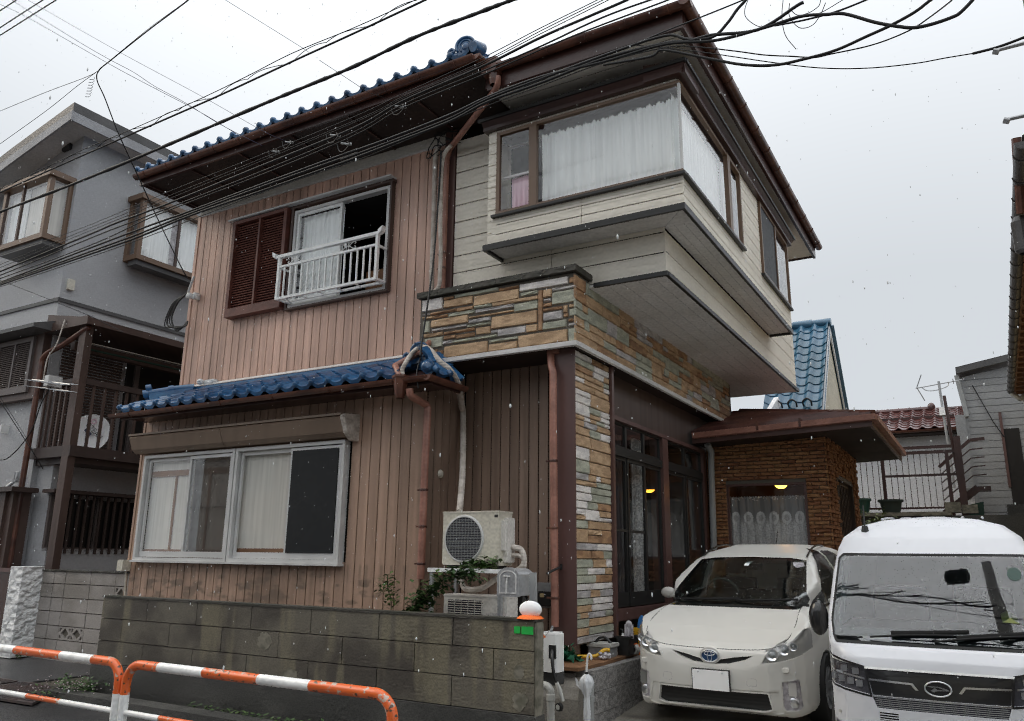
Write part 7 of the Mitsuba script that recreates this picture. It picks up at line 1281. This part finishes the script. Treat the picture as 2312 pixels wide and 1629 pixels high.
eh = v.hit((0, -1, .715), (0, 1, 0))[1]; v.put('emblem', MB().prism(sg.Polygon(ell(0, .712, .083, .050)), 'y', eh - .004, eh + .03), 'gloss_black', 30)
q = ell(0, .712, .080, .047, 36); v.put('emblem__ring', MB().tube([(x, eh - .008, z) for x, z in q + q[:1]], .0055, 6, False), 'chrome', True)
v.put('emblem__mark', MB().prism(sg.Polygon(poly('-.068 .727 .005 .727 .055 .714 .07 .705 -.005 .700 -.030 .690 -.045 .700 -.020 .715')).difference(sg.Polygon(poly('-.045 .722 .005 .722 .04 .711 .045 .709 -.005 .706 -.012 .714'))), 'y', eh - .012, eh - .003), 'chrome', 30)
for a, b in (((-.42, .245, 1.0), (.12, .25, 1.035)), ((.0, .235, .99), (.58, .30, 1.05))):
    v.put('wiper', MB().tube(spline([(a[0], a[1] - .01, a[2]), ((a[0] + b[0]) / 2, (a[1] + b[1]) / 2 - .03, (a[2] + b[2]) / 2 + .01), (b[0], b[1], b[2])], 5), .008, 6).bar((a[0] + .14, a[1] + .015, a[2] + .03), (b[0] + .10, b[1] + .02, b[2] + .025), .012, .03), 'rubber', True)
v.put('dashboard', MB().prism(sg.Polygon(mirror(poly('0 .30 .5 .36 .64 .5 .66 .9 0 .9'))), 'z', .85, 1.03), 'grey_interior')
v.tri = tm(van); ah = v.hit((-.47, 1.02, 3), (0, 0, -1)); v.put('roof_antenna', MB().lathe([(0, .045), (.022, .04), (.034, -.02)], ah, (0, 0, 1), 12).tube([ah + (0, 0, .03), ah + (0, .03, .21)], .006, 6), 'plastic_black', 30)
v.put('windshield__sticker', v.sheet(v.prism(sg.Point(.545, 1.44).buffer(.045), 'y', .05, 1.0) ^ van, (0, .75, -.66), .004, .3), 'green_plastic'); v.put('windshield__sticker', v.sheet(v.prism(sg.Polygon(poly('.43 1.125 .53 1.12 .48 1.155')), 'y', .05, 1.0) ^ van, (0, .75, -.66), .004, .3), 'leaf_yellow')
for x in (-.33, .33): v.put('seat', MB().box(x - .22, x + .22, 1.9, 2.05, .7, 1.25, .06), 'dark_room', 30)
for i in range(6): x = -.4 + i * .16; v.put('roof_rib', MB().tube(spline([(x, 1.75, 1.853), (x, 2.4, 1.868), (x, 3.0, 1.870)], 4), .010, 6), 'paint_white', True)
mb = MB(); rr = random.Random(51)
for i in range(900):
    x, y = rr.uniform(-.6, .6), rr.uniform(1.1, 3.0); h_ = v.hit((x, y, 3), (0, 0, -1)); r = rr.uniform(.002, .0045)
    if h_ is not None: mb.add(np.array(ico0.vertices) * (r, r, r * .5) + h_, ico0.faces)
for i in range(500):
    x, z = rr.uniform(-.6, .6), rr.uniform(1.02, 1.53); h_ = v.hit((x, -1, z), (0, 1, 0)); r = rr.uniform(.0012, .0028)
    if h_ is not None: mb.add(np.array(ico0.vertices) * (r, r * .5, r * 1.6) + h_, ico0.faces)
q = v.put('water_beads', mb, 'drop_clear', True); stuff(q)

# ------------------------------------------------------------------ overhead wires
WL = {'lashed_cable': 'black cable with looping lashing wire crossing the upper left sky', 'messenger_wire': 'thin support wire running just above the looped black cable', 'thick_cable': 'thick lumpy black cable crossing below the looped one',
      'drop_cable': 'thick black cable turning down from the sky to the corner of the brown house', 'drooping_wire': 'thin wire sagging lowest across the right sky', 'street_wire': 'short black street wire crossing the top left corner',
      'blue_wire': 'thin dark blue wire slanting down to the left roof eave', 'service_cable': 'black service cable in the band crossing under the left eave', 'trunk_cable': 'thick black trunk cable of the lowest bundle that bends up over the right roof corner',
      'thin_wire': 'thin black wire of the bands crossing the house front', 'loop_wire': 'fine loose wire loop hanging below the splice case', 'drooping_cable': 'black cable sagging across the sky right of the roof corner',
      'drop_wire': 'thin wire spreading left from the knot of the drop cable', 'neighbour_wire': 'black wire leading down across the grey house'}
WG = {'street_wire': 'street wires in the top left corner', 'blue_wire': 'blue wires to the left eave', 'service_cable': 'service cables under the left eave', 'trunk_cable': 'trunk cables of the lowest bundle', 'thin_wire': 'thin wires across the house front',
      'loop_wire': 'loose wire loops under the splice case', 'drooping_cable': 'cables sagging across the right sky', 'drop_wire': 'wires from the drop cable knot', 'neighbour_wire': 'wires across the grey house'}
WX = {3: 'uppermost thin wire of the band passing just above the blue ridge ornament', 4: 'second thin wire from the top in the band passing the ridge ornament', 5: 'third thin wire from the top in the band passing the ridge ornament',
      6: 'thickest cable of the band passing just under the ridge ornament', 7: 'middle service cable running along the right roof gutter', 8: 'lowest thin service cable of the band along the left eave', 9: 'black trunk cable that bends steeply up at the right roof corner',
      10: 'black trunk cable running up into the splice case', 11: 'black trunk cable that waves in an S across the right sky', 12: 'thin twisted wire rising to the top right under the S-shaped cable', 13: 'thick cable sagging from the roof corner and rising to the top right', 15: 'short thick cable end at the right edge joining the lowest sagging wire',
      16: 'thin wire rising across the tip of the right roof corner', 17: 'large open wire loop left of the splice case', 18: 'round wire loop hanging just under the splice case', 19: 'loose wire tail hanging lowest under the splice case', 20: 'shallow wire loop touching the splice case', 21: 'thin wire leaving the S-shaped cable right of the splice case',
      22: 'leftmost of the three short wires in the top left corner', 23: 'middle of the three short wires in the top left corner', 24: 'rightmost of the three short wires in the top left corner', 26: 'upper of two thin wires spreading left from the drop cable knot', 27: 'lower of two thin wires spreading left from the drop cable knot',
      28: 'thin wire running alongside the upper part of the drop cable', 29: 'wavy dark blue wire slanting down to the left eave', 30: 'straight dark blue wire just below the wavy one', 31: 'thin dark blue wire furthest right of the three to the left eave', 32: 'thin wire slanting from the top edge down to the looped cable', 33: 'thin wire slanting from the looped cable down to the left eave',
      34: 'black wire sloping across the grey house to its balcony roof', 35: 'thicker of the two wires at the lower left of the grey house', 36: 'thinner of the two wires at the lower left of the grey house'}
for i_, (n_, rad, pts) in enumerate(WIRES):
    rad *= .85
    k = thing(n_, WX.get(i_, WL[n_]), 'cable' if 'cable' in n_ else 'wire', WG.get(n_)); p = spline(pts, 6); r = rad
    if n_ == 'thick_cable':
        p = spline(pts, 16); rr = random.Random(2); r = np.array([rad * (1 + .22 * math.sin(i * .9) * math.sin(i * .37 + 1) + rr.uniform(-.1, .1)) for i in range(len(p))])
    scene[k] = ply(MB().tube(p, r, 7).tri(), 'wire_blue' if n_ == 'blue_wire' else 'cable_black', smooth=True)
P0 = [spline(p, 40) for n, r, p in WIRES if n == 'lashed_cable'][0]; d_ = np.r_[0, np.cumsum(np.linalg.norm(np.diff(P0, axis=0), axis=1))]; s_ = np.arange(0, d_[-1], .02); Q = np.stack([np.interp(s_, d_, P0[:, i]) for i in range(3)], 1)
amp = .055 * np.abs(np.sin(s_ * 5.2)) ** .8 + .012; off = np.stack([.02 * np.cos(s_ * 10.4), .03 * np.cos(s_ * 5.2), amp], 1)
scene[thing('lashing_wire', 'wire looped in even arcs along the upper left black cable', 'wire')] = ply(MB().tube(Q + off, .0042, 5).tri(), 'cable_black', smooth=True)
k = thing('splice_case', 'black cable splice case hanging at the top edge of the picture', 'splice case')
c0, c1_ = np.array((-.395, 5.5, 6.29)), np.array((.024, 5.5, 6.46)); t = (c1_ - c0)
put(k + '__body', MB().tube([c0, c0 + t * .08, c0 + t * .5, c0 + t * .92, c1_], [.035, .09, .095, .09, .035], 12), 'rubber', 30); put(k + '__strap', MB().tube([c0 + t * .25, c0 + t * .29], .103, 12), 'cable_black'); put(k + '__strap', MB().tube([c0 + t * .7, c0 + t * .74], .103, 12), 'cable_black')
k = thing('coiled_tail', 'fine coiled wire tail hanging at the knot of the drop cable', 'wire')
mb = MB(); a = np.linspace(0, 6.28 * 7, 120); mb.tube(np.stack([-10.03 + .03 * np.cos(a) - .05 * a / 44, 5.5 + .03 * np.sin(a), 7.85 - .30 * a / 44 + .01 * np.sin(a)], 1), .003, 4); put(k + '__coil', mb, 'cable_black', True)
# clamps and insulators where the wires meet the eave
rr = random.Random(15); k = thing('wire_clamps', 'cluster of wire clamps and loops in front of the left eave', 'wire clamps')
for c in ((-4.6, 5.5, 5.78), (-5.45, 5.5, 5.70), (-5.29, 5.5, 5.56), (-7.33, 6.6, 6.67), (-7.57, 6.6, 6.60)):
    c = np.array(c); put(k + '__clamp', MB().tube([c, c + (.10, .02, -.03)], .011, 6).sphere(c + (.11, .02, -.03), (.018, .014, .018), 1), 'pvc_grey', True)
    put(k + '__loop', MB().tube(spline([c + (.08, 0, 0), c + (.14, -.03, -.06), c + (.08, -.03, -.12), c + (-.02, 0, -.08), c + (-.06, 0, .02)], 6), .006, 5), 'cable_black', True)
for i, (x, z) in enumerate(((-6.55, 4.58), (-6.0, 4.75), (-5.5, 4.9))):
    pass
# ------------------------------------------------------------------ falling drops
mb = MB(); rr = random.Random(99); Rt = np.cross(FWD, UP); ico = trimesh.creation.icosphere(0)
for i in range(3800):
    q = np.array(CAM) + np.array((rr.uniform(-9, 2), rr.uniform(.8, 7.2), rr.uniform(-.6, 6.5)))
    if np.linalg.norm(q - np.array(CAM)) < 2.0: continue
    r = min(.0038, .0015 * math.exp(abs(rr.gauss(0, .45)))); mb.add(np.array(ico.vertices) * (r, r, r * rr.uniform(1.0, 3.5)) + q, ico.faces)
scene['rain_drops'] = ply(mb.tri(), 'drop_white', smooth=True); labels['rain_drops'] = {'label': 'small bright sleet drops falling in front of the houses', 'category': 'sleet', 'kind': 'stuff'}
